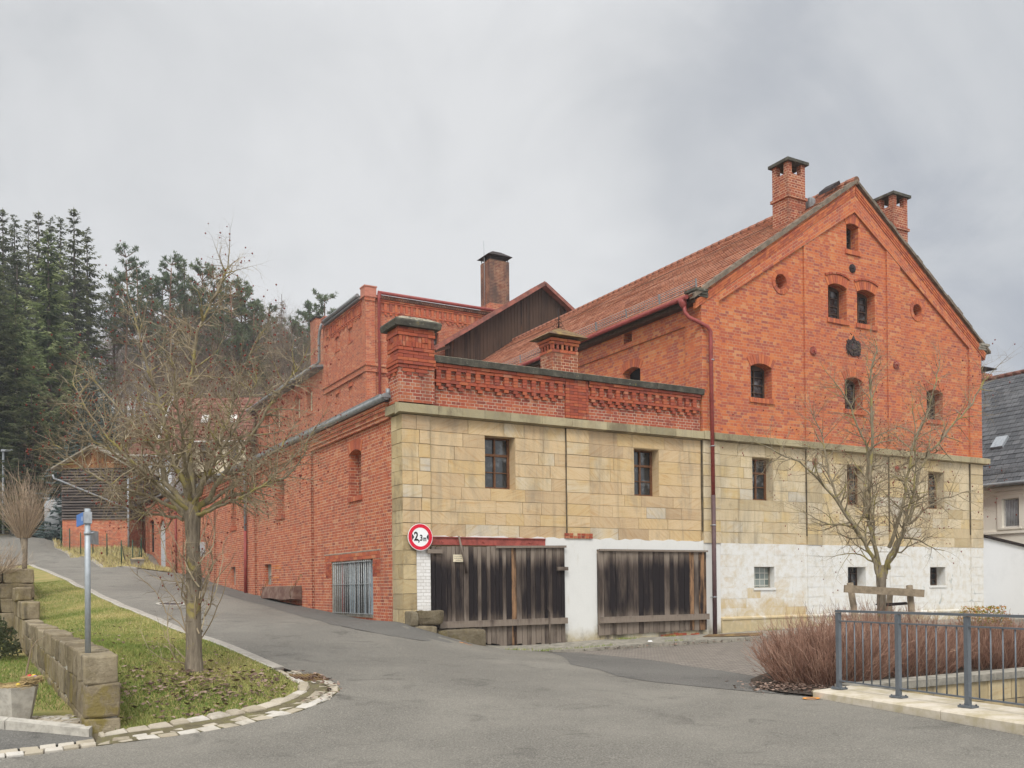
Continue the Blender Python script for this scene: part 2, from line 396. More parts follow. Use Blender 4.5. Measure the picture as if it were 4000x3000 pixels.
def whitewash():
    g=NT('peeling whitewash on sandstone'); t=g.tint(); p=g.pos()
    n=g.noise(p,1.0,7,.75); n2=g.noise(p,4.5,6,.75); z=g.sep(p)[2]; x=g.sep(p)[0]
    stone=g.mix(g.noise(p,3,4),(.44,.32,.17),(.56,.46,.28)); stone=g.mix(g.smooth(t[0],.8,.95),stone,(.42,.28,.13))
    white=g.mix(g.smooth(n2,.4,.7),(.64,.635,.61),(.55,.51,.43))
    # paint worn off block by block, mostly in the left bay
    left=g.smooth(x,13.3,12.9); low=g.smooth(z,1.9,.8)
    wear=g.math('ADD',g.math('MULTIPLY',left,g.math('ADD',g.math('MULTIPLY',t[1],.26),g.math('MULTIPLY',low,.42))),g.math('MULTIPLY',g.math('SUBTRACT',g.noise(p,1.7,7,.75,.8),.24),1.25))
    c=g.mix(g.smooth(wear,.50,.95),white,stone)
    sp=g.noise(g.map(p,(1.2,1,.8)),2.4,7,.8,.5)
    right=g.math('ADD',.25,g.smooth(x,17,21))
    c=g.mix(g.math('MULTIPLY',g.smooth(sp,.585,.625),right,clamp=True),c,(.37,.39,.37))
    c=g.mix(g.math('MULTIPLY',g.smooth(g.noise(p,3.3,6,.75,1),.63,.67),.8),c,(.52,.40,.26))
    c=g.mix(g.math('MULTIPLY',g.smooth(z,.95,.5),g.smooth(n2,.3,.6)),c,(.40,.33,.20))
    return g.fin(c,.93,g.math('ADD',sp,n2),.3,.012)
M['wwash']=whitewash()
def planks(name,dark=(.020,.015,.016),mid=(.095,.072,.058),pale=(.27,.22,.175),orange=(.40,.23,.12),z0=.2,z1=2.6,ow=.955,vert=True):
    g=NT(name); t=g.tint(); p=g.pos(); 
    off=g.n('CombineXYZ'); g.set(off.inputs[0],g.math('MULTIPLY',t[1],37)); g.set(off.inputs[2],g.math('MULTIPLY',t[2],11))
    q=g.n('VectorMath'); q.operation='ADD'; g.set(q.inputs[0],p); g.set(q.inputs[1],off.outputs[0]); q=q.outputs[0]
    gr=g.noise(g.map(q,(28,28,1.6) if vert else (1.2,1.2,30)),1,5,.7)
    pa=g.noise(g.map(q,(5,5,.8) if vert else (.5,.5,6)),1,5,.65)
    z=g.sep(p)[2]
    mid_h=g.math('MULTIPLY',g.smooth(z,z0+.15*(z1-z0),z0+.42*(z1-z0)),g.smooth(z,z1,z1-.25*(z1-z0)))
    k=g.math('ADD',g.math('MULTIPLY',pa,1.25),g.math('ADD',g.math('MULTIPLY',t[0],.62),g.math('MULTIPLY',mid_h,-.62)))
    k=g.math('SUBTRACT',k,.17)
    c=g.ramp(k,[(.14,dark),(.42,mid),(.80,pale)])
    c=g.mix(g.smooth(t[2],ow,ow+.02),c,g.mix(g.smooth(pa,.35,.6),orange,dark))
    c=g.mix(g.math('MULTIPLY',gr,.75),c,g.mix(1,c,(.3,.28,.28),'MULTIPLY'))
    return g.fin(c,.9,gr,.5,.01)
M['planks']=planks('old stained planks')
M['planks_loft']=planks('dark loft boards',dark=(.014,.009,.008),mid=(.035,.020,.014),pale=(.085,.05,.033),orange=(.16,.075,.04),z0=-40,z1=-39,ow=.965)
M['clap']=planks('weathered clapboards',dark=(.020,.016,.016),mid=(.062,.050,.046),pale=(.165,.138,.122),orange=(.16,.12,.10),z0=-40,z1=-39,ow=2,vert=False)
M['gableboards']=planks('golden gable boards',dark=(.035,.018,.012),mid=(.16,.068,.028),pale=(.34,.165,.065),orange=(.26,.12,.05),z0=-40,z1=-39,ow=2)
def simple(name,col,rough=.7,metal=0,var=.25,scale=6,bump=0,spec=None,col2=None):
    g=NT(name); p=g.obj(); n=g.noise(p,scale,5,.65)
    c=g.mix(g.smooth(n,.35,.7),col,col2 or tuple(x*(1-var) for x in col))
    return g.fin(c,rough,n if bump else None,bump or .1,.01,metal,spec)
M['galv']=simple('galvanised steel',(.36,.38,.40),.5,.35,.3,12)
M['zinc']=simple('dull zinc',(.26,.27,.275),.5,.4,.3,5)
M['pole']=simple('grey pole',(.36,.39,.41),.5,.35,.15,14)
M['red_pipe']=simple('red painted pipe',(.27,.058,.05),.45,0,.3,7)
M['brown_pipe']=simple('brown plastic pipe',(.105,.062,.062),.5,0,.2,4)
M['red_tin']=simple('rusty red tin roof',(.30,.105,.075),.6,0,.5,3,.2,None,(.12,.055,.045))
M['redsteel']=simple('red lead steel beam',(.34,.085,.065),.6,0,.45,5)
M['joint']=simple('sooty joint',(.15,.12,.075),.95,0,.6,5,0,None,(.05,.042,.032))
M['bars']=simple('chipped grey bars',(.38,.39,.38),.6,0,.45,30)
M['verge']=simple('mossy mortar verge',(.20,.155,.115),.95,0,.5,6,.5,None,(.10,.085,.065))
M['rust']=simple('rusted sheet iron',(.105,.06,.04),.85,0,.5,5,.3,None,(.25,.17,.06))
M['rust_dk']=simple('dark rusted iron',(.035,.025,.024),.8,0,.4,9)
M['iron']=simple('cast iron',(.055,.04,.04),.7,0,.4,9)
M['rail']=simple('grey painted railing',(.135,.15,.165),.45,.2,.12,10)
M['wframe']=simple('brown window wood',(.16,.072,.032),.6,0,.5,9)
M['wframe_d']=simple('dark window wood',(.085,.052,.035),.6,0,.4,9)
M['wwhite']=simple('white window wood',(.62,.60,.56),.5,0,.15,9)
M['bluegrey']=simple('blue grey boards',(.33,.39,.43),.7,0,.3,9)
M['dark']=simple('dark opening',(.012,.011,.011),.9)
M['conc']=simple('old concrete',(.45,.42,.36),.93,0,.35,9,.4)
M['conc_d']=simple('stained concrete',(.30,.275,.225),.93,0,.45,5,.4)
M['kerb']=simple('kerb stone',(.36,.33,.285),.93,0,.35,7,.4,None,(.25,.225,.19))
M['cobble']=stonemat('granite and sandstone cobbles',[(0,(.33,.285,.21)),(.5,(.43,.38,.30)),(1,(.50,.47,.42))],darkamt=.5,dlo=.5,streak=.2)
M['slab']=simple('weathered slab',(.56,.50,.41),.93,0,.4,3,.4,None,(.40,.34,.22))
M['white_p']=simple('white sign paint',(.80,.80,.79),.35,0,.05,9)
M['red_p']=simple('red sign paint',(.62,.012,.035),.35,0,.05,9)
M['black_p']=simple('black sign paint',(.014,.014,.015),.4)
M['blue_p']=simple('blue sign paint',(.06,.19,.53),.4,0,.1)
M['paleblue_p']=simple('pale lettering band',(.42,.50,.68),.5,0,.2,60)
M['orange_p']=simple('orange marking spray',(.75,.30,.05),.8,0,.3,20)
M['green_p']=simple('green coated wire',(.018,.06,.035),.5)
M['door_grey']=simple('light grey door',(.48,.50,.52),.5,0,.1)
M['grey_box']=simple('grey plastic housing',(.40,.41,.42),.5,0,.1)
M['straw']=simple('straw',(.45,.33,.16),.9,0,.4,40)
M['egg_r']=simple('red egg',(.60,.03,.03),.3);M['egg_y']=simple('yellow egg',(.75,.52,.02),.3);M['egg_v']=simple('violet egg',(.25,.14,.42),.3)
M['berry']=simple('shrivelled berry',(.11,.03,.022),.6,0,.6,200,0,None,(.26,.04,.025))
def glass():
    g=NT('old window glass'); p=g.obj(); n=g.noise(p,2.6,4)
    c=g.mix(g.smooth(n,.48,.74),(.02,.022,.024),(.17,.18,.19))  # grey patches in the colour stand in for sky reflections
    return g.fin(c,.12,n,.04,.01,0,.6)
M['glass']=glass()
def gblock():
    g=NT('glass blocks'); uv=g.uv(); br=g.n('TexBrick'); br.offset=0
    for k,v in (('Vector',uv),('Color1',(.10,.13,.12)),('Color2',(.22,.25,.23)),('Mortar',(.45,.44,.38)),('Scale',1.),('Mortar Size',.012),('Brick Width',.19),('Row Height',.18)): g.set(br.inputs[k],v)
    return g.fin(br.outputs[0],.15,g.noise(g.obj(),9,3),.3,.02,0,.6)
M['gblock']=gblock()
def tiles(name,cols,rw=.22,rh=.34,moss=(.10,.075,.05),ma=.45,bd=.03):
    g=NT(name); t=g.tint(); uv=g.uv(); p=g.pos()
    br=g.n('TexBrick'); br.offset=.5
    for k,v in (('Vector',uv),('Color1',(0,0,0)),('Color2',(1,1,1)),('Mortar',(0,0,0)),('Scale',1.),('Mortar Size',.012),('Mortar Smooth',.6),('Brick Width',rw),('Row Height',rh)): g.set(br.inputs[k],v)
    n=g.noise(p,1.4,5,.7); f=g.noise(p,22,4,.7)
    c=g.ramp(g.math('ADD',g.math('MULTIPLY',br.outputs[0],.6),g.math('MULTIPLY',n,.4)),cols)
    c=g.mix(g.math('MULTIPLY',br.outputs['Fac'],.7),c,moss)
    c=g.mix(g.math('MULTIPLY',g.smooth(n,.5,.7),ma),c,moss)
    c=g.mix(g.math('MULTIPLY',f,.4),c,g.mix(1,c,(.5,.48,.46),'MULTIPLY'))
    w=g.t.nodes.new('ShaderNodeTexWave'); w.bands_direction='X'; g.set(w.inputs['Vector'],uv); g.set(w.inputs['Scale'],PI/ (rw*10)*2) 
    return g.fin(c,.85,g.math('ADD',w.outputs[1],g.math('MULTIPLY',br.outputs['Fac'],-1)),.6,bd)
M['tile']=tiles('clay pantiles',[(0,(.25,.10,.07)),(.3,(.40,.165,.10)),(.65,(.52,.235,.14)),(1,(.60,.37,.26))],ma=.3)
M['tile_b']=tiles('plain red tiles',[(0,(.17,.07,.055)),(.5,(.24,.095,.07)),(1,(.30,.13,.10))],.18,.3)
M['slate']=tiles('grey slates',[(0,(.055,.057,.062)),(.5,(.10,.102,.108)),(1,(.17,.17,.175))],.3,.28,(.045,.045,.045),.3,.02)
def asphalt(name,a,b,spk=.5):
    g=NT(name); p=g.pos(); n=g.noise(p,.35,5,.6); m=g.noise(p,2.2,6,.7); f=g.noise(p,55,3,.8); v=g.n('TexVoronoi'); g.set(v.inputs['Vector'],p); g.set(v.inputs['Scale'],38.)
    c=g.mix(g.smooth(n,.36,.64),a,b); c=g.mix(g.math('MULTIPLY',g.smooth(m,.5,.75),.35),c,tuple(x*.68 for x in a))
    c=g.mix(g.math('MULTIPLY',g.smooth(f,.42,.68),.8),c,tuple(x*1.75 for x in b))
    c=g.mix(g.math('MULTIPLY',g.smooth(v.outputs[0],.14,.07),spk),c,(.36,.35,.33))
    c=g.mix(g.math('MULTIPLY',g.smooth(g.noise(p,70,2),.62,.72),.6),c,tuple(x*.35 for x in a))
    cr=g.n('TexVoronoi'); cr.feature='DISTANCE_TO_EDGE'; g.set(cr.inputs['Vector'],g.n('VectorMath').outputs[0] if False else g.map(p,(1,1,1))); g.set(cr.inputs['Scale'],.33)
    ck=g.math('MULTIPLY',g.smooth(cr.outputs[0],.006,.002),g.smooth(m,.5,.6))
    d3=g.noise(g.map(p,(1,1,1),loc=(5,2,0)),1.1,7,.75,.8); c=g.mix(g.math('MULTIPLY',g.smooth(d3,.53,.70),.55),c,tuple(x*.5 for x in a))
    return g.fin(c,.88,g.math('ADD',f,v.outputs[0]),.55,.012,0,.3)
M['asph']=asphalt('old asphalt',(.110,.102,.087),(.165,.153,.129),.9)
M['asph_d']=asphalt('darker newer asphalt',(.085,.080,.072),(.112,.106,.094),.7)
def paver():
    g=NT('interlocking pavers'); p=g.pos(); br=g.n('TexBrick'); br.offset=.5
    q=g.map(p,(1,1,1),(0,0,.35))
    for k,v in (('Vector',q),('Color1',(.19,.165,.14)),('Color2',(.27,.235,.20)),('Mortar',(.06,.055,.048)),('Scale',1.),('Mortar Size',.012),('Mortar Smooth',.3),('Brick Width',.22),('Row Height',.115)): g.set(br.inputs[k],v)
    n=g.noise(p,1.2,5,.7); c=g.mix(g.math('MULTIPLY',n,.4),br.outputs[0],(.14,.125,.105))
    return g.fin(c,.9,g.math('MULTIPLY',br.outputs['Fac'],-1),.6,.01)
M['paver']=paver()
def soil(name,cols,sc=3):
    g=NT(name); p=g.pos(); n=g.noise(p,sc,7,.75); f=g.noise(p,35,4,.7)
    c=g.ramp(n,cols); c=g.mix(g.math('MULTIPLY',f,.5),c,g.mix(1,c,(.4,.38,.34),'MULTIPLY'))
    return g.fin(c,.97,g.math('ADD',n,f),.6,.04)
M['grassg']=soil('mown turf',[(.28,(.13,.165,.042)),(.45,(.25,.24,.075)),(.62,(.38,.30,.125)),(.75,(.18,.195,.055))],1.1)
M['drygrass']=soil('dry grass bank',[(.3,(.14,.115,.055)),(.5,(.26,.21,.11)),(.7,(.33,.27,.15))],3)
M['forestfl']=soil('leaf covered forest floor',[(.3,(.10,.07,.045)),(.5,(.17,.115,.075)),(.7,(.24,.17,.11))],.6)
M['gutsoil']=soil('mossy gutter soil',[(.3,(.10,.085,.05)),(.5,(.17,.145,.085)),(.7,(.21,.20,.075))],5)
M['soil']=soil('dark bed soil',[(.3,(.045,.033,.026)),(.5,(.08,.06,.045)),(.7,(.13,.10,.075))],4)
def tinted(name,stops,rough=.85,rnd=True,trans=0):
    g=NT(name); t=g.tint(); c=g.ramp(t[0],stops)
    if rnd: 
        oi=g.n('ObjectInfo'); c=g.mix(1,c,g.ramp(oi.outputs['Random'],[(0,(.8,.86,.86)),(1,(1.12,1.05,.95))]),'MULTIPLY')
    g.fin(c,rough,spec=.15)
    if trans:
        tb=g.n('BsdfTranslucent'); g.set(tb.inputs[0],c); ms=g.n('MixShader'); ms.inputs[0].default_value=trans; g.t.links.new(g.b.outputs[0],ms.inputs[1]); g.t.links.new(tb.outputs[0],ms.inputs[2]); g.t.links.new(ms.outputs[0],g.out.inputs[0])
    return g.m
M['blade']=tinted('grass blades',[(0,(.10,.165,.034)),(.4,(.20,.235,.06)),(.68,(.37,.325,.125)),(1,(.50,.41,.21))],rnd=False)
M['leaf']=tinted('dead leaves',[(0,(.06,.035,.027)),(.5,(.17,.11,.082)),(1,(.33,.235,.185))],rnd=False)
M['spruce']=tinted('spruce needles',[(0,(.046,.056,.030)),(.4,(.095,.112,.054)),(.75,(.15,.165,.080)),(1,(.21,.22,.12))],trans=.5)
M['spruce_lt']=tinted('pale spruce needles',[(0,(.042,.068,.034)),(.35,(.13,.175,.075)),(.7,(.24,.29,.135)),(1,(.36,.40,.22))],trans=.5)
M['spruce_bl']=tinted('blue spruce needles',[(0,(.025,.04,.038)),(.5,(.10,.14,.135)),(1,(.20,.25,.245))],trans=.45)
M['pine']=tinted('pine needles',[(0,(.05,.07,.04)),(.5,(.12,.155,.085)),(1,(.20,.24,.13))],trans=.5)
M['thuja']=tinted('thuja scales',[(0,(.018,.034,.012)),(.5,(.055,.088,.03)),(1,(.11,.15,.05))],trans=.4)
M['shrub_g']=tinted('yellow green leaves',[(0,(.10,.11,.02)),(.5,(.23,.19,.03)),(.8,(.38,.17,.04)),(1,(.45,.14,.05))])
def bark(name,a,b,lich=(.33,.27,.035),la=.62,llo=.54):
    g=NT(name); p=g.pos(); uv=g.uv(); n=g.noise(g.map(p,(3,3,1)),7,6,.75); m=g.noise(p,3.2,5,.65); f=g.noise(g.map(p,(14,14,2.2)),1.5,5,.7)
    c=g.ramp(f,[(.3,a),(.65,b)]); c=g.mix(g.math('MULTIPLY',n,.4),c,g.mix(1,c,(.5,.48,.46),'MULTIPLY'))
    c=g.mix(g.math('MULTIPLY',g.smooth(m,llo,llo+.08),la),c,lich)
    return g.fin(c,.95,f,.8,.03)
M['bark']=bark('grey bark',(.11,.088,.064),(.27,.225,.165),(.33,.27,.06),.55,.60)
M['limb']=bark('lichen covered limbs',(.15,.12,.075),(.33,.28,.19),(.33,.28,.075),.62,.52)
M['twig']=tinted('brown twigs',[(0,(.15,.11,.07)),(.5,(.255,.20,.128)),(1,(.40,.335,.225))],rnd=False)
M['twig_r']=tinted('red brown stems',[(0,(.14,.076,.053)),(.5,(.30,.168,.118)),(1,(.46,.31,.225))],rnd=False)
M['twig_w']=tinted('pale willow shoots',[(0,(.18,.13,.09)),(1,(.40,.31,.22))],rnd=False)
M['wood_t']=tinted('woodland twigs',[(0,(.12,.09,.07)),(1,(.27,.205,.16))])
M['trunk_d']=bark('conifer trunk',(.05,.038,.03),(.13,.10,.08),(.1,.09,.05),.2)
M['trunk_p']=bark('pine trunk',(.10,.06,.04),(.24,.14,.09),(.1,.09,.05),.1)
M['stake']=simple('weathered stake',(.26,.205,.14),.92,0,.4,9,.4)
M['troughw']=simple('weathered beam',(.12,.062,.047),.9,0,.5,4,.4,None,(.22,.15,.115))

import numpy as np
HP=[(0,0,.85),(0,5,1.0),(0,10,1.27),(0,15,1.6),(0,20,2.0),(0,26,2.42),(0,32,2.82),(0,38,3.25),(0,46,4.0),
(1.95,-.3,.25),(4.4,-.2,.17),(9.3,-.2,.2),(13,0,.28),(21.7,0,.35),(26,0,.4),(26,10,.6),(10,20,1.6),(20,25,2.0),(10,40,3.6),
(-2.4,5,1.0),(-1.5,.6,.86),(-3,-.3,.80),(-2.6,15,1.73),(-3,25,2.5),(-4.51,-5.66,.48),(-4.57,-4.25,.585),(-4.68,-1.68,.745),(-4.86,2.53,1.0),(-4.98,5.4,1.18),(-5.1,8.34,1.38),(-5.3,13,1.73),(-5.5,17.66,2.08),(-6.07,31.28,2.98),
(-.5,-1.2,.70),(.9,-1.0,.41),(2.2,-1.3,.2),(0,-3,.39),(2.5,-4,.17),(-2,-6,.33),(0,-7,.19),(3,-8.5,.12),(6,-3,.14),(8,-6,.15),
(-4.4,-8.0,.3),(-6.0,-8.9,.1),(-8.35,-9.84,0),(-6.3,-11.2,0),(-4.3,-12.5,0),(-2.4,-13.7,0),(-.5,-15,0),(1.0,-11.5,.09),(.7,-14.2,.07),
(-7.1,-4,.78),(-7.1,1,.76),(-7.1,8,.95),(-7.2,-7.3,.4),(-7.3,14,1.6),(-7.5,20,2.15),(-8.5,-12,0),(-8.5,-20,0),(-8,-32,-.1),(10,-30,-.1),(-25,-20,-.1),(28,-15,.2),(-22,-8,0),
(-4.3,37.6,4.03),(-1.07,35.8,4.0),(-4.8,37.9,4.47),(-3.67,28,3.26),(-2.67,27.5,2.96),(-2.9,24,2.68),(-3.74,32.7,3.52),(-9,40,4.4),(-9,48,5.2),(-5,48,5.4),(-20,30,3.0),(-20,10,1.5),(-30,45,5),(3,50,5.2),(-5,55,6.0),(25,45,4.0),(15,60,6.5),(-25,60,7.5),(40,20,2),(40,50,5)]
_p=np.array(HP)
def _tps(r2): return np.where(r2>1e-12,.5*r2*np.log(np.maximum(r2,1e-12)),0.)
_n=len(_p)
_r2=((_p[:,None,:2]-_p[None,:,:2])**2).sum(-1)
_A=np.zeros((_n+3,_n+3));_A[:_n,:_n]=_tps(_r2)+np.eye(_n)*.02
_A[:_n,_n]=1;_A[:_n,_n+1:]=_p[:,:2];_A[_n,:_n]=1;_A[_n+1:,:_n]=_p[:,:2].T
_w=np.linalg.solve(_A,np.append(_p[:,2],[0,0,0]))
def Harr(x,y):
    x=np.asarray(x,float);y=np.asarray(y,float)
    xc=np.clip(x,-28,38);yc=np.clip(y,-32,60)
    o=np.zeros(x.shape)+_w[_n]+_w[_n+1]*xc+_w[_n+2]*yc
    for i in range(_n): o=o+_w[i]*_tps((xc-_p[i,0])**2+(yc-_p[i,1])**2)
    # wooded hill behind
    yy=y-60+.12*x
    hill=np.where(yy>0,.34*yy,0); hill=np.where(yy>55,.34*55+.06*(yy-55),hill)
    hill=np.where(yy>110,.34*55+.06*55-.1*(yy-110),hill)
    return o+hill*np.clip((130-x)/60,0,1)
def H(x,y): return float(Harr(np.array([x]),np.array([y]))[0])

EXPO=0.60; SKYV=0.67; ZEN=1.75; BACK=1.5; HAZE=0.0006
# ---------------------------------------------------------------- ground
def inpoly(x,y,P):
    c=False;n=len(P);j=n-1
    for i in range(n):
        if (P[i][1]>y)!=(P[j][1]>y) and x<(P[j][0]-P[i][0])*(y-P[i][1])/(P[j][1]-P[i][1])+P[i][0]: c=not c
        j=i
    return c
def dens(P,step):
    o=[]
    for i in range(len(P)):
        a,b=P[i],P[(i+1)%len(P)]; L=math.hypot(b[0]-a[0],b[1]-a[1]); n=max(1,int(L/step))
        o+=[(a[0]+(b[0]-a[0])*k/n,a[1]+(b[1]-a[1])*k/n) for k in range(n)]
    return o
def patch(name,poly,mat,step=.6,off=0.,zf=None,kind='structure',parent=None):
    B=dens(poly,step); xs=[p[0] for p in poly];ys=[p[1] for p in poly]
    pts=[Vector(p) for p in B]; nb=len(B)
    x=min(xs)+step*.47
    while x<max(xs):
        y=min(ys)+step*.53
        while y<max(ys):
            if inpoly(x,y,poly):
                if all((x-b[0])**2+(y-b[1])**2>(step*.35)**2 for b in B): pts.append(Vector((x,y)))
            y+=step
        x+=step
    vs,es,fs,_,_,_=delaunay_2d_cdt(pts,[(i,(i+1)%nb) for i in range(nb)],[list(range(nb))],2,1e-5)
    X=np.array([v.x for v in vs]);Y=np.array([v.y for v in vs])
    Z=Harr(X,Y)+off if zf is None else np.array([zf(a,b) for a,b in zip(X,Y)])
    me=bpy.data.meshes.new(name); me.from_pydata([(a,b,c) for a,b,c in zip(X,Y,Z)],[],[f for f in fs])
    uvl=me.uv_layers.new(name='UVMap')
    for l in me.loops: p=me.vertices[l.vertex_index].co; uvl.data[l.index].uv=(p.x,p.y)
    me.materials.append(mat); me.polygons.foreach_set('use_smooth',[True]*len(me.polygons)); me.update()
    # normals up
    if len(me.polygons) and sum(p.normal.z for p in me.polygons)<0: me.flip_normals()
    o=bpy.data.objects.new(name,me); COL.objects.link(o)
    if parent: o.parent=parent
    if kind: o['kind']=kind
    return o
GARD=lambda x,y: -60<x<-7.38 and -8.3<y<11.4
CHAN=lambda x,y: 1.95<x<40 and -15.6<y<-11.05
def RAISED(x,y): return -60<x<-6.95 and 11.4<y<27
def zr(x,y): return 2.3+(H(x,27)-2.3)*max(0,min(1,(y-11.5)/15.5))
def base_sheet():
    fr=lambda a,b,s:list(np.arange(a,b,s))
    xs=np.array(fr(-260,-60,25)+fr(-60,-14,4)+fr(-14,26,.55)+fr(26,60,4)+fr(60,300,20))
    ys=np.array(fr(-80,-20,10)+fr(-20,56,.55)+fr(56,150,5)+fr(150,420,22))
    X,Y=np.meshgrid(xs,ys); Z=Harr(X,Y)-.09
    for i in range(len(ys)):
        for j in range(len(xs)):
            x,y=X[i,j],Y[i,j]
            if GARD(x,y): Z[i,j]=min(Z[i,j],.1)
            elif CHAN(x,y): Z[i,j]=-1.3
    n=len(xs); V=[(float(a),float(b),float(c)) for a,b,c in zip(X.ravel(),Y.ravel(),Z.ravel())]
    Fc=[(i*n+j,i*n+j+1,(i+1)*n+j+1,(i+1)*n+j) for i in range(len(ys)-1) for j in range(n-1)]
    me=bpy.data.meshes.new('ground'); me.from_pydata(V,[],Fc); me.polygons.foreach_set('use_smooth',[True]*len(Fc))
    me.materials.append(M['drygrass']); me.materials.append(M['forestfl'])
    for p in me.polygons:
        if p.center.y>58 or p.center.x>30: p.material_index=1
    me.update(); o=bpy.data.objects.new('ground',me); COL.objects.link(o); o['kind']='structure'
base_sheet()
FARK=[(-2.55,22.9),(-3.11,23.6),(-3.6,26.0),(-4.15,28.2),(-4.42,33.5),(-4.75,36.4),(-4.74,38.3),(-4.2,42),(-3.41,49.8)]
KO=[(-4.50,-5.9),(-4.57,-4.22),(-4.69,-1.72),(-4.86,2.55),(-5.10,8.38),(-5.49,17.69),(-6.30,26.51)]
KI=[(-4.74,-6.1),(-4.82,-4.3),(-4.93,-1.7),(-5.08,2.55),(-5.30,8.38),(-5.69,17.69),(-6.48,26.51)]
BO=[(-4.46,-6.3),(-4.33,-6.9),(-4.25,-7.5),(-4.34,-7.95),(-4.67,-8.42),(-5.15,-8.76),(-5.88,-8.98),(-6.45,-9.13),(-6.97,-9.25),(-7.46,-9.33)]
BI=[(-4.74,-6.3),(-4.75,-6.9),(-4.76,-7.45),(-4.88,-7.8),(-5.15,-8.1),(-5.6,-8.36),(-6.13,-8.5),(-6.71,-8.68),(-7.05,-8.8),(-7.40,-8.93)]
road=[(-30,-32),(36,-32),(36,-16.4),(.55,-16.4),(.76,-14.18),(1.0,-12.9),(1.28,-11.4),(1.37,-10.82),(1.5,-10.2),(2.6,-8.7),(2.90,-7.55),(2.99,-6.44),(3.29,-4.9),(3.29,-3.6),(3.28,-2.3),(2.8,-1.7),(2.2,-.8),(1.9,-.2),(.6,-.1),(0.0,-.1),(0.0,37.2),(-.5,38)]
bank=[(-.5,38),(-.3,27),(-1.3,22.4)]+FARK
road+= [(-.3,27),(-1.3,22.4)]+FARK+[(-3.4,56),(-5.2,56),(-6.2,48.6),(-7.2,46.8),(-20,47.5),(-20,37.5),(-13.5,36.8),(-9.5,34.5),(-7.6,31),(-6.5,27)]+KO[::-1]+BO+[(-8.0,-9.45),(-8.6,-9.5),(-9.5,-9.6),(-30,-10.2)]
patch('road',road,M['asph'],.7)
sw=[(0.0,-.12),(0.0,24)]+[(-.75,24),(-1.05,20),(-1.25,14),(-1.38,9.2),(-1.2,7.1),(-1.13,4.8),(-1.4,2),(-1.62,.3),(-1.5,-.9),(-1.05,-1.75),(-.5,-2.1),(.2,-1.9),(.75,-1.35),(1.35,-.8),(1.5,-.4),(.9,-.1)]
patch('pavement',sw,M['asph_d'],.5,.007)
forecourt=[(1.37,-10.75),(.95,-9.4),(.6,-8.2),(.62,-7.4),(.95,-6.4),(1.0,-5.4),(1.6,-4.4),(2.3,-3.0),(2.75,-1.9),(3.25,-2.3),(3.27,-3.6),(3.27,-4.9),(2.97,-6.44),(2.88,-7.55),(2.58,-8.7),(1.5,-10.15)]
patch('road_patch',forecourt,M['asph_d'],.5,.006)
pav=[(2.90,-7.55),(2.99,-6.44),(3.29,-4.9),(3.29,-3.6),(3.28,-2.3),(2.9,-1.75),(4.15,-1.75),(5.2,-1.65),(9,-1.65),(14,-1.6),(22,-1.5),(22,-6.2),(10,-6.2),(5.5,-7.0),(2.6,-8.7)]
patch('paved_yard',pav,M['paver'],.5,.004)
apron=[(2.0,-.05),(2.25,-.85),(2.75,-1.7),(5.2,-1.62),(9,-1.62),(13,-1.58),(22.5,-1.5),(22.5,.1),(2.0,.1)]
def apz(x,y): return H(x,y)-.004+.085*max(0,min(1,(x-2.3)/3))
patch('planting_bed',[(1.2,.1),(1.2,-2.2),(2.9,-3.4),(3.6,-2.5),(3.6,.1)],M['soil'],.4,-.012)
patch('concrete_apron',apron,M['conc_d'],.4,0,apz)
mb=MB()
k=2.9
while k<22:
    w=RND.uniform(.7,1.3); mb.c=rc(); x1=min(k+w,22.2); zt=lambda x:apz(x,-1.6)+.025
    mb.hexa([(k+.01,-1.78,zt(k)-.2),(x1-.01,-1.76,zt(x1)-.2),(x1-.01,-1.60,zt(x1)-.2),(k+.01,-1.62,zt(k)-.2),(k+.01,-1.78,zt(k)),(x1-.01,-1.76,zt(x1)),(x1-.01,-1.60,zt(x1)),(k+.01,-1.62,zt(k))]); k=x1
tag(mb.build('kerb',M['conc_d']),kind='structure')
isl=KI[::-1]+BI+[(-7.22,-8.86),(-7.22,11.5),(-7.0,11.5),(-7.0,26.5)]
patch('lawn',isl,M['grassg'],.5,.012)
patch('lawn',[(-7.5,-8.1),(-30,-8.1),(-30,11.6),(-7.5,11.6)],M['grassg'],1.,0,lambda x,y:.2+.01*math.sin(x*3+y))
patch('planting_bed',[(-6.98,11.5),(-30,11.5),(-30,27),(-7.3,27)],M['drygrass'],1.,0,lambda x,y:zr(x,y))
patch('grass_bank',bank,M['drygrass'],.7,.03)
patch('planting_bed',[(1.38,-10.8),(1.28,-10.3),(1.45,-9.7),(2.1,-8.9),(2.7,-8.5),(5.5,-6.9),(10,-6.15),(22,-6.1),(22,-10.95),(2.2,-10.95)],M['soil'],.5,.03)
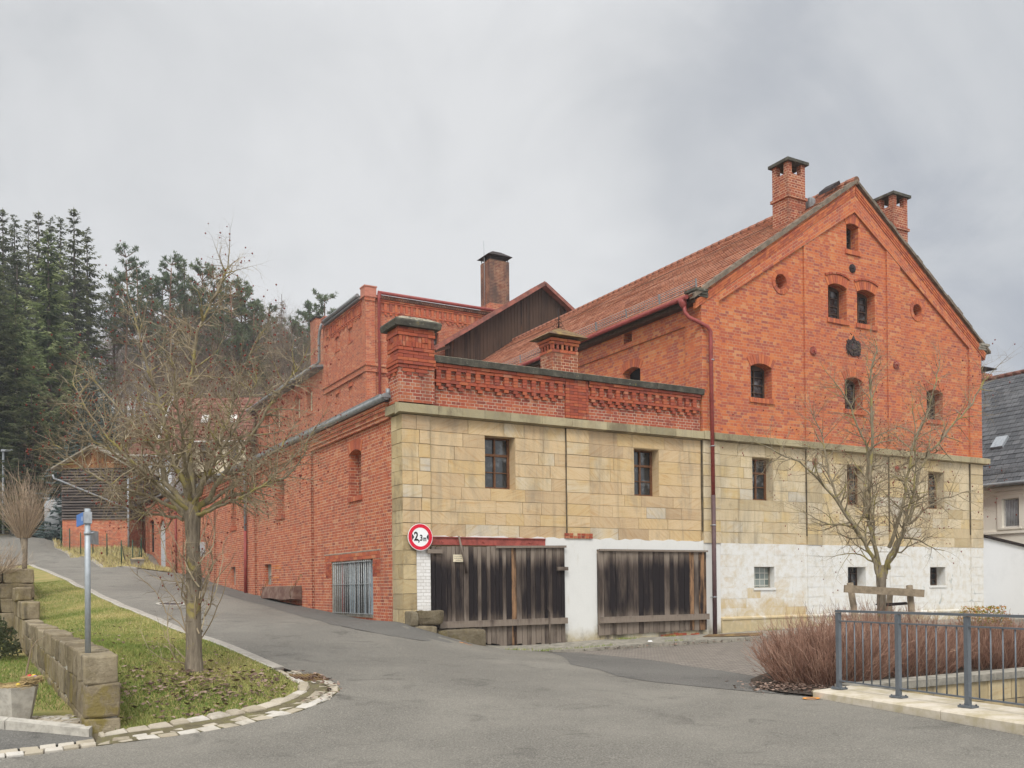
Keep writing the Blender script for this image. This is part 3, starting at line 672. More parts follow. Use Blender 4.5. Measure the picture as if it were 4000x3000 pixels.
# kerb stones on the uphill road
def lerp(P,s):
    tot=0
    for a,b in zip(P,P[1:]):
        L=math.hypot(b[0]-a[0],b[1]-a[1])
        if tot+L>=s or b is P[-1]:
            t=min(1,(s-tot)/L); return (a[0]+(b[0]-a[0])*t,a[1]+(b[1]-a[1])*t)
        tot+=L
def plen(P): return sum(math.hypot(b[0]-a[0],b[1]-a[1]) for a,b in zip(P,P[1:]))
def strip(name,O,I,seg,f0,f1,h,mat,gap=.008,jit=0.,z0=.0,mbx=None,taper=.0):
    mb=mbx or MB(); L=plen(O); Li=plen(I); s=0
    while s<L-.03:
        w=min(seg*RND.uniform(.85,1.15) if jit else seg,L-s); mb.c=rc()
        c=[]
        for ss in (s+gap,s+w-gap):
            o=lerp(O,ss);i=lerp(I,ss*Li/L)
            for f in (f0,f1):
                j=jit
                c.append((o[0]+(i[0]-o[0])*f+RND.uniform(-j,j),o[1]+(i[1]-o[1])*f+RND.uniform(-j,j)))
        zz=[H(*p)+z0 for p in c]; hh=h+RND.uniform(-jit,jit)*.4
        q=[(c[0],zz[0]),(c[2],zz[2]),(c[3],zz[3]),(c[1],zz[1])]
        cx=sum(p[0][0] for p in q)/4;cy=sum(p[0][1] for p in q)/4
        lo=[(p[0],p[1],z-.12) for p,z in q]
        up=[(p[0]+(cx-p[0])*taper,p[1]+(cy-p[1])*taper,z+hh+RND.uniform(-jit,jit)*.3) for p,z in q]
        mid=[(p[0],p[1],z+hh*.45) for p,z in q]
        if taper: mb.hexa(lo+mid,'td'); mb.hexa(mid+up,'d')
        else: mb.hexa(lo+up,'d')
        s+=w
    if mbx is None: tag(mb.build(name,mat),kind='structure')
strip('kerb',KO,KI,.5,.0,.78,.022,M['kerb'],.004)
strip('kerb',KO,KI,1.0,.80,1.,.03,M['conc'],.004)
FK2=[(p[0]+.22,p[1]+.05) for p in FARK]
strip('kerb',FARK,FK2,.6,0,.9,.05,M['kerb'],.005)
mb=MB()
strip('cobbles',BO,BI,.24,.0,.25,.014,None,.012,.022,.0,mb,.2)
strip('cobbles',BO,BI,.21,.29,.5,.008,None,.016,.026,.0,mb,.22)
strip('cobbles',BO,BI,.27,.72,.98,.035,None,.014,.02,.0,mb,.2)
X2=[(-7.46,-9.33),(-7.91,-9.42),(-8.6,-9.5),(-9.6,-9.62),(-12,-9.9)];X3=[(x,y+.26) for x,y in X2]
strip('cobbles',X2,X3,.17,0,.42,.012,None,.008,.008,.01,mb,.1); strip('cobbles',X2,X3,.17,.46,.9,.012,None,.008,.008,.01,mb,.1)
tag(mb.build('cobble_border',M['cobble']),kind='structure')
patch('gutter_soil',BO+[(-7.46,-9.2)]+BI[::-1],M['gutsoil'],.3,.006)
patch('side_drive',[(-7.46,-9.1),(-7.47,-8.95),(-8.32,-8.45),(-12,-6.6),(-30,-2),(-30,-10),(-12,-9.65),(-8.6,-9.26),(-7.9,-9.18)],M['asph_d'],.5,.006)
# low kerb and small sett paving in front of the planter
LK=[(-7.50,-8.98),(-8.32,-8.40),(-12,-6.2)];LK2=[(p[0]+.05,p[1]+.13) for p in LK]
strip('kerb',LK,LK2,.95,0,1,.09,M['conc'],.004)
mb=MB()
for i in range(1500):
    x=RND.uniform(-10.5,-7.5);y=RND.uniform(-8.9,-7.3)
    t=( -7.5-x)/ .82; yl=-8.85+t*.58
    if y<yl or y>yl+1.0-.2*t: continue
    s=RND.uniform(.035,.06);a=RND.uniform(0,3);z=.2+RND.uniform(0,.02); mb.c=rc()
    P=[(x+s*math.cos(a+k*PI/2)*RND.uniform(.8,1.2),y+s*math.sin(a+k*PI/2)*RND.uniform(.8,1.2)) for k in range(4)]
    mb.hexa([(p[0],p[1],.1) for p in P]+[(p[0],p[1],z) for p in P],'d')
tag(mb.build('sett_paving',M['cobble']),kind='structure')
patch('planting_bed',[(-7.5,-8.9),(-8.3,-8.3),(-11,-6.7),(-11,-6.0),(-7.5,-7.6)],M['soil'],.4,0,lambda x,y:.185)
# grass blades, fallen leaves
def blades(name,poly,n,zf,hmin,hmax,wt,mat,dens_f=None,col=None):
    mb=MB(); xs=[p[0] for p in poly];ys=[p[1] for p in poly]; k=0
    P=[]
    while len(P)<n:
        x=RND.uniform(min(xs),max(xs));y=RND.uniform(min(ys),max(ys))
        if dens_f and RND.random()>dens_f(x,y): continue
        if inpoly(x,y,poly): P.append((x,y))
    Z=zf(np.array([p[0] for p in P]),np.array([p[1] for p in P]))
    for (x,y),z in zip(P,Z):
        a=RND.uniform(0,2*PI);h=RND.uniform(hmin,hmax);w=wt*RND.uniform(.6,1.3);l=RND.uniform(.2,.9)*h
        c,s=math.cos(a),math.sin(a); b=RND.uniform(0,2*PI)
        p=math.sin(x*2.1+1.3*math.sin(y*1.7))*.5+math.sin(y*1.3+x*.6)*.3
        t=RND.gauss(.44+p*.30,.17); t=min(1,max(0,t)) if col is None else col(x,y)
        mb.c=(t,.5,.5)
        mb.face([(x-c*w,y-s*w,z),(x+c*w,y+s*w,z),(x+math.cos(b)*l,y+math.sin(b)*l,z+h)])
    return tag(mb.build(name,mat),kind='stuff',label=None)
islf=[p for p in KI[::-1] if p[1]<18]+BI+[(-7.22,-8.86),(-7.22,11.4),(-6.9,11.6),(-6.9,17)]
blades('grass',islf,80000,lambda x,y:Harr(x,y)+.01,.018,.05,.006,M['blade'],lambda x,y:max(.25,1-.055*(y+9)))
blades('grass',[(-7.55,-7.3),(-9.6,-6.4),(-9.6,4),(-7.55,4)],9000,lambda x,y:x*0+.2,.03,.08,.007,M['blade'],None,lambda x,y:RND.uniform(.0,.45))
blades('grass',bank,9000,lambda x,y:Harr(x,y)+.02,.08,.28,.02,M['blade'],None,lambda x,y:RND.uniform(.65,1))
def leaves(name,pts,s0,s1,off):
    mb=MB(); Z=Harr(np.array([p[0] for p in pts]),np.array([p[1] for p in pts]))
    for (x,y),z in zip(pts,Z):
        s=RND.uniform(s0,s1);a=RND.uniform(0,6.3);t=RND.uniform(-.5,.5);mb.c=rc();z+=off+RND.uniform(0,.025)
        c,n=math.cos(a)*s,math.sin(a)*s
        mb.face([(x-c,y-n,z),(x+n*.6,y-c*.6,z+s*t),(x+c,y+n,z+s*.3),(x-n*.6,y+c*.6,z+s*abs(t))])
    return tag(mb.build(name,M['leaf']),kind='stuff')
pl=[]
while len(pl)<800:
    x=RND.gauss(-5.9,.75);y=RND.gauss(-7.3,.75)
    if inpoly(x,y,islf): pl.append((x,y))
while len(pl)<1000:
    x=RND.uniform(-7.2,-4.6);y=RND.uniform(-8.6,2)
    if inpoly(x,y,islf): pl.append((x,y))
for i in range(90):
    o=lerp(BO,RND.uniform(0,2.4)); pl.append((o[0]+RND.uniform(-.3,.05),o[1]+RND.uniform(-.1,.1)))
leaves('fallen_leaves',pl,.022,.05,.03)
pl=[(RND.gauss(1.75,.3),RND.gauss(-10.05,.35)) for _ in range(420)]+[(RND.uniform(2.4,8),-10.9+RND.random()*.5) for _ in range(200)]+[(RND.uniform(4,14),RND.gauss(-1.9,.1)) for _ in range(260)]
pl=[p for p in pl if not(p[0]<1.35 and p[1]<-10.7)]
leaves('fallen_leaves',pl,.02,.045,.04)
# weeds on the apron edge
mb=MB()
for cx,cy,n in ((3.0,-1.55,120),(3.9,-1.5,90),(4.6,-1.4,60),(6.2,-.15,90),(7.8,-.12,60),(11.4,-.2,70),(6.9,-1.4,60),(2.4,-1.1,60)):
    for i in range(n):
        x=RND.gauss(cx,.2);y=RND.gauss(cy,.06);z=apz(x,y);h=RND.uniform(.03,.09);a=RND.uniform(0,6.3);mb.c=(RND.uniform(.1,.6),0,0)
        mb.face([(x-.006,y,z),(x+.006,y,z),(x+h*.6*math.cos(a),y+h*.6*math.sin(a),z+h)])
tag(mb.build('weeds',M['blade']),kind='stuff')
# drain, manhole, marks
x,y=-3.9,6.9
o=MB(); z=H(x,y)
t=thing('manhole_cover','round iron manhole cover with a pale rim in the uphill road','manhole cover',(x,y,z))
nrm=Vector((-(H(x+.3,y)-H(x-.3,y))/.6,-(H(x,y+.3)-H(x,y-.3))/.6,1))
mb=MB(); mb.disc((x,y,z+.002),nrm,.40,28,.012,.31); mb.build('rim',M['conc'],t)
mb=MB(); mb.disc((x,y,z+.002),nrm,.305,28,.008); mb.build('lid',M['iron'],t)
z=H(-4.47,-6.98)
mb=MB()
for i in range(9): mb.bar((-4.68+.05*i,-7.15,H(-4.68+.05*i,-7.15)+.03),(-4.68+.05*i,-6.8,H(-4.68+.05*i,-6.8)+.03),.03,.03)
mb.box(-4.72,-4.24,-7.19,-6.76,z-.08,z+.012)
tag(mb.build('drain_grate',M['rust']),'rusty drain grate in the cobble border at the tip of the lawn','drain grate')
def ringmark(cx,cy,r,a0,a1,lab):
    mb=MB();n=14
    for i in range(n):
        q=[]
        for a,rr in ((a0+(a1-a0)*i/n,r),(a0+(a1-a0)*(i+1)/n,r),(a0+(a1-a0)*(i+1)/n,r*.62),(a0+(a1-a0)*i/n,r*.62)):
            x=cx+rr*math.cos(a);y=cy+rr*math.sin(a)*.8; q.append((x,y,H(x,y)+.013))
        mb.face(q)
    tag(mb.build('survey_mark',M['orange_p']),lab,'paint mark')
ringmark(1.15,-.95,.2,1.2,5.2,'orange sprayed ring on the asphalt below the mossy corner blocks')
ringmark(1.22,-10.95,.13,0,6.28,'orange sprayed mark on the asphalt at the broken end of the bridge slab')
mb=MB(); mb.hexa([(8.3,-.75,apz(8.3,-.8)+.01),(9.6,-1.55,apz(9.5,-1.5)+.015),(10.2,-1.05,apz(10,-1)+.02),(8.9,-.3,apz(9,-.3)+.01),(8.3,-.75,apz(8.3,-.8)+.02),(9.6,-1.55,apz(9.5,-1.5)+.027),(10.2,-1.05,apz(10,-1)+.055),(8.9,-.3,apz(9,-.3)+.02)])
tag(mb.build('steel_plate',M['rust']),'flat rusty steel plate lying on the concrete apron by the downpipe','steel plate')

# ---------------------------------------------------------------- sandstone front annex
A=thing('sandstone_annex','low flat roofed sandstone annex with brick parapet and two boarded garage doors','building',(0,0,0))
ROWS=[5.67,5.33,5.01,4.69,4.37,4.05,3.75,3.45,3.16,2.86]
AW=[(2.19,3.03,4.05,5.33),(6.69,7.52,4.05,5.31)]
P=PM('Y',.05)
mb=MB(); holes=[rect(*w) for w in AW]
wall(mb,'Y',.062,rect(.02,9.02,2.5,5.7),holes,.36,0,1)
blocks(mb,P,.71,4.52,ROWS,AW) if False else None
mb.m=1
blocks(mb,P,.715,4.515,ROWS,AW); blocks(mb,P,5.225,9.0,ROWS,AW)
blocks(mb,P,0,.71,ROWS,(),.055,.03,.25,.5); blocks(mb,P,4.52,5.22,ROWS,(),.05,.03,.69,.72)
mb.m=2
dz=lambda a,b:min(1,.5+.3*RND.random())
blocks(mb,P,0,.335,[2.86,2.53,2.2,1.86,1.52,1.16,.82,.5],(),.055,.03,.33,.34,dirt=dz)
# return face of the corner quoin
PX=PM('X',.0); 
blocks(mb,PX,.0,.62,ROWS+[2.53,2.2,1.86,1.52,1.16,.82,.5],(),.004,.04,.24,.62,dirt=dz)
mb.build('stone_wall',[M['mortar'],M['sand'],M['sand_d']],A)
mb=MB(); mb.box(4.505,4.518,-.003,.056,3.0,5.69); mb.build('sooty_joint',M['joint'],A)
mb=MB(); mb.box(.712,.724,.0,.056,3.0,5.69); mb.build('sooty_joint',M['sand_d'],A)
for w in AW: window(A,'Y',.05,w[0],w[1],w[2],w[3],2,3,'wframe',0,.31,.065,trans=(2,))
mb=MB()
x=-.13
while x<9.0:
    w=min(RND.uniform(.55,1.2),9.0-x); mb.c=rc()
    a=[(x+.003,-.13,5.70),(x+w-.003,-.13,5.70),(x+w-.003,.1,5.665),(x+.003,.1,5.665),(x+.003,-.13,5.90),(x+w-.003,-.13,5.90),(x+w-.003,.1,5.95),(x+.003,.1,5.95)]
    mb.hexa(a); x+=w
mb.c=rc(); mb.hexa([(-.14,.101,5.70),(.1,.101,5.70),(.1,.66,5.70),(-.14,.66,5.70),(-.14,.101,5.90),(.1,.101,5.95),(.1,.66,5.95),(-.14,.66,5.90)])
mb.build('cornice',M['cornice'],A)
# brick parapet with corbelled pattern
mb=MB(); mb.box(.8,9.02,.080,.38,5.94,6.94); mb.build('parapet',M['brick_par'],A)
mb=MB(); F=PM('Y',.065)
def pattern(x0,x1):
    z=6.94
    course(mb,F,x0,x1,6.862,6.938,.085); course(mb,F,x0,x1,6.787,6.862,.06,off=.5)
    n=int((x1-x0)/.262)
    for i in range(n):
        x=x0+.07+i*.262
        for k in range(3):
            mb.c=rc(); o=.066+RND.uniform(-.006,.006); fbox(mb,F,x+.004,x+.126,6.787-.076*(k+1)+.004,6.787-.076*k-.004,-o,.02)
    course(mb,F,x0,x1,6.484,6.558,.06,off=.3)
    for i in range(n):
        x=x0+.07+i*.262
        mb.c=rc(); fbox(mb,F,x+.004,x+.126,6.410,6.482,-.055,.02)
        if i%2==0 or RND.random()<.4: mb.c=rc(); fbox(mb,F,x+.07,x+.19,6.336,6.406,-.045,.02)
pattern(.82,4.5); pattern(5.24,9.0)
for k in range(13): 
    z=5.945+k*.0765; course(mb,F,4.52,5.22,z,z+.0765,.055,.02,.25 if k%2 else .125,.5*(k%2))
mb.build('brick_relief',M['bp_par'],A)
# corner pier
mb=MB(); mb.box(-.09,.80,-.08,.56,5.94,7.66); mb.build('corner_pier',M['brick_par'],A)
pier=bpy.data.objects['corner_pier']
mb=MB()
for F,a0,a1 in ((PM('Y',-.08),-.09,.80),(PM('X',-.09),-.08,.56)):
    course(mb,F,a0-.02,a1,6.72,6.796,.03); course(mb,F,a0-.04,a1+.02,6.80,6.876,.05,off=.5); course(mb,F,a0-.04,a1+.02,6.88,6.955,.05)
    course(mb,F,a0-.02,a1,6.96,7.035,.03,off=.5); course(mb,F,a0-.01,a1,7.04,7.115,.02); course(mb,F,a0-.02,a1,7.12,7.195,.035,off=.5)
    for zz in (7.21,7.335):
        x=a0
        while x<a1-.02:
            mb.c=rc(); d=RND.choice((.01,.02,.03,.035)); fbox(mb,F,x+.006,min(x+.078,a1)-.004,zz,zz+.118,-d,.02); x+=.081
    course(mb,F,a0-.03,a1+.02,7.46,7.535,.04); course(mb,F,a0-.02,a1+.02,7.54,7.61,.025,off=.5); course(mb,F,a0-.01,a1+.01,7.61,7.66,.01)
    for i in range(3):
        x=a0+.18+i*.3
        if x+.12<a1: mb.c=rc(); fbox(mb,F,x,x+.12,6.55,6.62,-.03,.02); mb.c=rc(); fbox(mb,F,x-.1,x+.22,6.63,6.70,-.03,.02)
mb.build('corbel_bricks',M['bp_par'],pier)
def domecap(mb,x0,x1,y0,y1,z0,z1,z2):
    cx,cy=(x0+x1)/2,(y0+y1)/2; s=.45
    b=[(x0,y0),(x1,y0),(x1,y1),(x0,y1)]
    e=[(a+(cx-a)*.04,b_+(cy-b_)*.04) for a,b_ in b]; q=[(a+(cx-a)*s,b_+(cy-b_)*s) for a,b_ in b]
    mb.hexa([(*p,z0) for p in e]+[(*p,z1-.02) for p in b],'t'); mb.hexa([(*p,z1-.02) for p in b]+[(*p,z1+.02) for p in e],'td'); mb.hexa([(*p,z1+.02) for p in e]+[(*p,z2) for p in q],'d')
mb=MB(); domecap(mb,-.23,.95,-.22,.72,7.66,7.80,7.93); mb.build('pier_cap',M['coping'],pier)
mb=MB(); x=.81
while x<9.05:
    w=min(RND.uniform(1.0,1.6),9.08-x); y=RND.uniform(-.012,.012)
    mb.hexa([(x+.004,-.07+y,6.945),(x+w-.004,-.07+y,6.935),(x+w-.004,.42,6.935),(x+.004,.42,6.935),(x+.004,-.09+y,7.09),(x+w-.004,-.09+y,7.09),(x+w-.004,.42,7.12),(x+.004,.42,7.12)]); 
    mb.hexa([(x+.004,-.09+y,7.09),(x+w-.004,-.09+y,7.09),(x+w-.004,.42,7.12),(x+.004,.42,7.12),(x+.004,-.02+y,7.115),(x+w-.004,-.02+y,7.115),(x+w-.004,.36,7.16),(x+.004,.36,7.16)],'d'); x+=w
mb.build('parapet_coping',M['coping'],A)
mb=MB(); mb.box(.3,9.0,.38,4.5,6.2,6.35); mb.build('flat_roof',M['zinc'],A)
# rendered ground floor with garage openings
top=[(9.66,2.90)]; x=9.4
while x>.72: top.append((x,2.875+RND.uniform(-.025,.03))); x-=.16
mb=MB()
G1=rect(.685,4.42,.05,2.67);G2=rect(5.43,9.08,.40,2.60)
wall(mb,'Y',.02,[(4.42,.0),(9.66,.0)]+top[:1]+[t for t in top[1:] if t[0]>4.42]+[(4.42,2.88)],[G2],.2,.05)
wall(mb,'Y',.02,[(3.87,2.67),(4.42,2.67),(4.42,2.88)]+[t for t in top if 3.9<t[0]<4.4]+[(3.87,2.87)],(),.1,.05)
wall(mb,'Y',.035,[(.685,2.84),(3.87,2.84),(3.87,2.87)]+[t for t in top if .72<t[0]<3.8]+[(.685,2.9)],(),.1,.03)
mb.build('rendered_wall',M['plaster'],A)
mb=MB(); mb.box(.337,.69,.0,.3,.8,2.56); mb.build('whitewashed_jamb',M['brick_white'],A)
mb=MB()
for x in np.arange(4.45,5.25,.12):
    for z in (2.875,2.945):
        if RND.random()<.85: mb.c=rc(); fbox(mb,PM('Y',0.02),x+.005,x+.112,z,z+.06,-.028-RND.random()*.02,.05)
mb.build('exposed_bricks',M['bp_par'],A); mb=MB()
for i in range(9):
    x=7.5+i*.15; mb.c=rc(); fbox(mb,PM('Y',0.02),x+.004,x+.142,.22,.27+RND.uniform(.0,.10),-.012-RND.random()*.01,.05)
mb.build('exposed_bricks',M['bp_par'],A); mb=MB()
for i in range(5):
    x=5.45+i*.15; mb.c=rc(); fbox(mb,PM('Y',0.02),x+.004,x+.142,.2,.235+RND.uniform(.0,.04),-.012-RND.random()*.01,.05)
mb.build('exposed_bricks',M['bp_par'],A)
mb=MB(); mb.box(.62,3.86,-.02,.02,2.835,2.855); mb.box(.62,3.86,-.02,.02,2.66,2.68); mb.box(.62,3.86,.012,.03,2.68,2.835)
for x in (1.0,2.1,3.4): mb.tube([(x,-.012,2.75),(x,.02,2.75)],.03,8)
mb.build('steel_lintel',M['redsteel'],A)
def planks_(mb,x0,x1,wm,y,zb,zt,rag,th=.035):
    x=x0
    while x<x1-.02:
        w=min(wm*RND.uniform(.75,1.25),x1-x)
        if x1-x-w<.04: w=x1-x
        mb.c=rc(); o=RND.uniform(0,.012); b=zb(x+w/2)+RND.uniform(-rag,rag); t=zt(x+w/2)+RND.uniform(-.01,.01)
        g=RND.uniform(.003,.008)
        a=RND.uniform(-rag,rag)*.5
        mb.hexa([(x+g,y-o,b),(x+w-g,y-o,b+a),(x+w-g,y-o+th,b+a),(x+g,y-o+th,b),(x+g,y-o,t),(x+w-g,y-o,t),(x+w-g,y-o+th,t),(x+g,y-o+th,t)]); x+=w
mb=MB(); planks_(mb,.70,4.41,.125,-.02,lambda x:(.75 if x<.85 else .35 if x<1.9 else H(x,-.1)+.04),lambda x:2.61+.012*x,.035)
g1=mb.build('garage_door',M['planks'],A)
mb=MB(); mb.c=(.85,.3,.2); mb.bar((.86,-.085,.78),(4.42,-.085,.79),.09,.15); mb.build('cross_beam',M['planks'],g1)
mb=MB(); mb.c=(.9,.6,.2); mb.bar((2.4,-.06,2.625),(4.43,-.06,2.66),.05,.055); mb.build('batten',M['planks'],g1)
mb=MB(); mb.c=(.95,.2,.4); mb.bar((4.15,-.075,2.10),(4.47,-.075,2.10),.05,.09); mb.build('turn_latch',M['planks'],g1)
mb=MB(); mb.c=(.95,.5,.4); mb.bar((.58,-.06,2.50),(.96,-.06,2.505),.06,.09); mb.build('hinge_block',M['planks'],g1)
mb=MB(); mb.c=(.5,.2,.4); mb.tube([(3.86,-.15,.2),(3.86,-.15,1.0),(3.86,-.05,1.1),(3.86,-.05,2.6)],.02,6); mb.build('locking_bar',M['planks'],g1)
mb=MB(); planks_(mb,5.43,9.09,.17,-.03,lambda x:.375+.008*(x-5),lambda x:2.575,.012)
g2=mb.build('garage_door',M['planks'],A)
mb=MB(); mb.c=(.95,.8,.2); mb.bar((5.43,-.10,.77),(9.10,-.10,.775),.08,.16); mb.build('cross_beam',M['planks'],g2)
mb=MB(); mb.c=(.9,.4,.2); mb.bar((5.45,-.065,2.585),(9.11,-.065,2.585),.06,.05); mb.build('batten',M['planks'],g2)
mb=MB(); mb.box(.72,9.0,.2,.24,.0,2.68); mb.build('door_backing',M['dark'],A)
mb=MB(); mb.c=(.4,.1,.2); mb.tube([(1.40,-.07,2.87),(1.46,-.10,2.55),(1.52,-.12,2.28),(1.57,-.12,1.99)],[.022,.028,.028,.032],8)
tag(mb.build('wooden_handle',M['planks']),'long dark wooden tool handle hanging slanted over the garage door notice','tool handle')
# mossy blocks at the corner, each one
for (x0,x1,z0,z1,lab) in ((.02,.20,.76,1.13,'narrow upper guard stone beside the building corner, edged with white mortar'),(.205,.86,.80,1.14,'big rounded dark guard stone beside the left garage door, on the corner footing'),(-.02,.69,.45,.79,'pale lower footing stone under the dark guard stones at the building corner'),(.70,1.97,.12,.67,'long mossy footing stone running under the left garage door beam')):
    mb=MB(); mb.c=(RND.random(),.5 if x1>1.9 else .15,0); superq(mb,((x0+x1)/2,-.16,(z0+z1)/2),((x1-x0)/2,.22,(z1-z0)/2),.28,24,14,.035,seed=x0*7)
    tag(mb.build('guard_stone',M['rubble_d'] if z1>.8 or x1>1.9 else M['rubble']),lab,'stone block','guard stones at the corner of the annex')
# rusty capped chimney on the annex
mb=MB(); CX0,CX1,CY0,CY1=4.4,5.2,.45,1.02
mb.box(CX0,CX1,CY0,CY1,6.35,8.0); ch=mb.build('chimney',M['brick_old'],A)
mb=MB()
for F,a0,a1 in ((PM('Y',CY0),CX0,CX1),(PM('X',CX0),CY0,CY1)):
    course(mb,F,a0-.05,a1+.05,7.995,8.07,.06); course(mb,F,a0-.03,a1+.03,7.915,7.99,.03,off=.5)
    x=a0
    i=0
    while x<a1-.03:
        mb.c=rc(); fbox(mb,F,x+.004,min(x+.066,a1),7.79,7.91,-.022 if i%2==0 else .0,.02); x+=.07; i+=1
    course(mb,F,a0-.02,a1+.01,7.705,7.785,.02)
mb.box(CX0+.02,CX1-.02,CY0+.02,CY1-.02,7.9,8.06)
mb.build('chimney_head',M['bp'],ch)
mb=MB(); cx,cy=(CX0+CX1)/2,(CY0+CY1)/2; N=6; R=[]
for i in range(N+1):
    t=i/N; r=1-t; z=8.10+.33*(t**.75)+(.02 if i==0 else 0); R.append([(cx+sx*.62*r,cy+sy*.5*r,z) for sx,sy in((-1,-1),(1,-1),(1,1),(-1,1))])
for a,b in zip(R,R[1:]):
    for k in range(4): mb.face([a[k],a[(k+1)%4],b[(k+1)%4],b[k]]); 
mb.face([(p[0],p[1],p[2]+.002) for p in R[0]][::-1]); mb.box(cx-.33,cx+.33,cy-.22,cy+.22,8.0,8.14)
cap=mb.build('chimney_cap',M['rust'],ch)
mb=MB(); mb.tube([(cx,cy,8.40),(cx,cy,8.95)],.012,6)
for s in (-1,1):
    for r,zz,dx in ((.07,8.5,.09),(.05,8.62,.06),(.04,8.42,.17)):
        for ax in (0,1):
            pts=[]
            for k in range(11):
                a=2*PI*k/10*.85; q=r*(1-.04*k)
                o=s*(dx+math.cos(a)*q-.02); pts.append((cx+(o if ax==0 else 0),cy+(o if ax else 0),zz+math.sin(a)*q))
            mb.tube(pts,.006,4)
mb.build('finial',M['rust_dk'],ch)
# ---------------------------------------------------------------- gabled brick main building
B=thing('gabled_brick_building','tall red brick gabled building on a sandstone and whitewashed base with a tiled roof','building',(15.36,0,0))
XL,XR,XC=9.05,21.67,15.36
zr_=lambda x:14.12-.666*abs(x-XC)          # outer gable line
zi=lambda x:13.24-.634*abs(x-XC)          # inner edge of raking band
LW=[(10.95,11.79),(14.89,15.71),(18.82,19.66)]
hl=[arch(a,b,7.06,7.97,.11) for a,b in LW]+[arch(14.2,15.03,9.80,10.80,.10),arch(15.5,16.33,9.80,10.80,.10),arch(15.05,15.60,12.04,12.82,.07)]
circ=lambda cx,cz,r,n=20:[(cx+r*math.cos(2*PI*i/n),cz+r*math.sin(2*PI*i/n)) for i in range(n)]
hl+=[circ(12.2,10.59,.235),circ(18.39,10.59,.22)]
mb=MB(); wall(mb,'Y',.07,[(XL,5.9),(XR,5.9),(XR,zr_(XR)),(XC,zr_(XC)),(XL,zr_(XL))],hl,.42)
# pilasters and raking bands
wall(mb,'Y',0,[(XL,5.9),(9.70,5.9),(9.70,zi(9.70)),(9.50,zi(9.70)+.33),(XL,zi(9.70)+.33)],(),0,.07)
wall(mb,'Y',0,[(21.02,5.9),(XR,5.9),(XR,zi(9.70)+.33),(21.22,zi(9.70)+.33),(21.02,zi(9.70))],(),0,.07)
wall(mb,'Y',0.012,[(13.12,5.9),(13.82,5.9),(13.82,zi(13.82)),(13.12,zi(13.12))],(),0,.07)
wall(mb,'Y',0.012,[(16.86,5.9),(17.50,5.9),(17.50,zi(17.50)),(16.86,zi(16.86))],(),0,.07)
for s in (-1,1):
    X=lambda d:XC+s*d
    an=math.atan(.655)*-s; ca,sa=math.cos(an),math.sin(an)
    mb.uvf=lambda p:((p.x-XC)*ca+(p.z-10)*sa,-(p.x-XC)*sa+(p.z-10)*ca) if abs(p.y)<.05 else (p.x,p.z)
    pl_=[(X(0),zi(XC)),(X(0),zr_(XC)),(X(6.31),zr_(XC+6.31)),(X(6.31),zi(9.70)+.33),(X(5.86),zi(9.70)+.33),(X(5.66),zi(9.70))]
    wall(mb,'Y',-.004,pl_,(),0,.074)
    mb.uvf=None
mb.box(XL+.02,XR-.02,.072,.5,5.74,5.9)
mb.build('front_wall',M['brick_gable'],B)
# side walls
mb=MB()
fS=PM('X',XL)
wall(mb,'X',XL+.06,rect(.5,22,4.5,9.95),[arch(2.85,3.72,7.2,8.28,.12),rect(3.17,3.6,9.18,9.5)],.3)
wall(mb,'X',XL,rect(.075,.69,4.5,9.95),(),0,.06); wall(mb,'X',XL,rect(.69,22,9.02,9.95),[rect(3.17,3.6,9.18,9.5)],.06,.06)
mb.face([(XR,0,4),(XR,22,4),(XR,22,9.95),(XR,0,9.95)]); mb.face([(XL,22,4),(XR,22,4),(XR,22,9.95),(XC,22,14.1),(XL,22,9.95)])
mb.build('side_wall',M['brick_gable'],B)
mb=MB(); archring(mb,fS,2.85,3.72,8.28,.12,.25,-.045,.1,9,.05); mb.build('window_arch',M['bp_gable'],B)
mb=MB(); mb.box(XL+.33,XL+.4,2.6,3.9,7.1,9.6); mb.build('window_recess',M['dark'],B)
# stone storey
ROWG=[5.69,5.33,5.01,4.70,4.39,4.09,3.78,3.46,3.14,2.82]
GW=[(10.95,11.77,4.09,5.32),(14.92,15.72,4.09,5.32),(18.82,19.63,4.09,5.32)]
SW=[(10.97,11.77,1.55,2.16),(14.90,15.72,1.55,2.16),(18.85,19.65,1.55,2.16)]
mb=MB(); wall(mb,'Y',.062,rect(9.0,21.66,2.6,5.72),[rect(*w) for w in GW],.36,0,1)
mb.m=1
P=PM('Y',.05); mb.m=1
for a,b in ((9.685,13.115),(13.76,16.835),(17.5,20.995)): blocks(mb,P,a,b,ROWG,GW)
for a,b in ((9.05,9.68),(13.12,13.755),(16.84,17.495),(21.0,21.68)): blocks(mb,P,a,b,ROWG,(),.05,.03,.62,.7)
PXr=PM('X',XR)
mb.build('stone_wall',[M['mortar'],M['sand_g'],M['sand_d']],B)
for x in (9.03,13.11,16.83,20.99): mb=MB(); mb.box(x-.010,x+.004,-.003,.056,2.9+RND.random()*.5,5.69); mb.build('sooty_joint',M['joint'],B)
mb=MB(); wall(mb,'Y',.05,rect(9.62,21.66,.0,2.83),[rect(*w) for w in SW],.4)
blocks(mb,P,9.68,21.66,[2.825,2.5,2.16,1.86,1.55,1.25,.98,.72],SW,.0,.03,.5,1.1,.0015)
for a,b in ((13.12,13.76),(16.84,17.5),(21.0,21.67)): blocks(mb,P,a,b,[2.825,2.5,2.16,1.86,1.55,1.25,.98,.72],(),.035,.03,.6,.7,.0035)
x=9.66
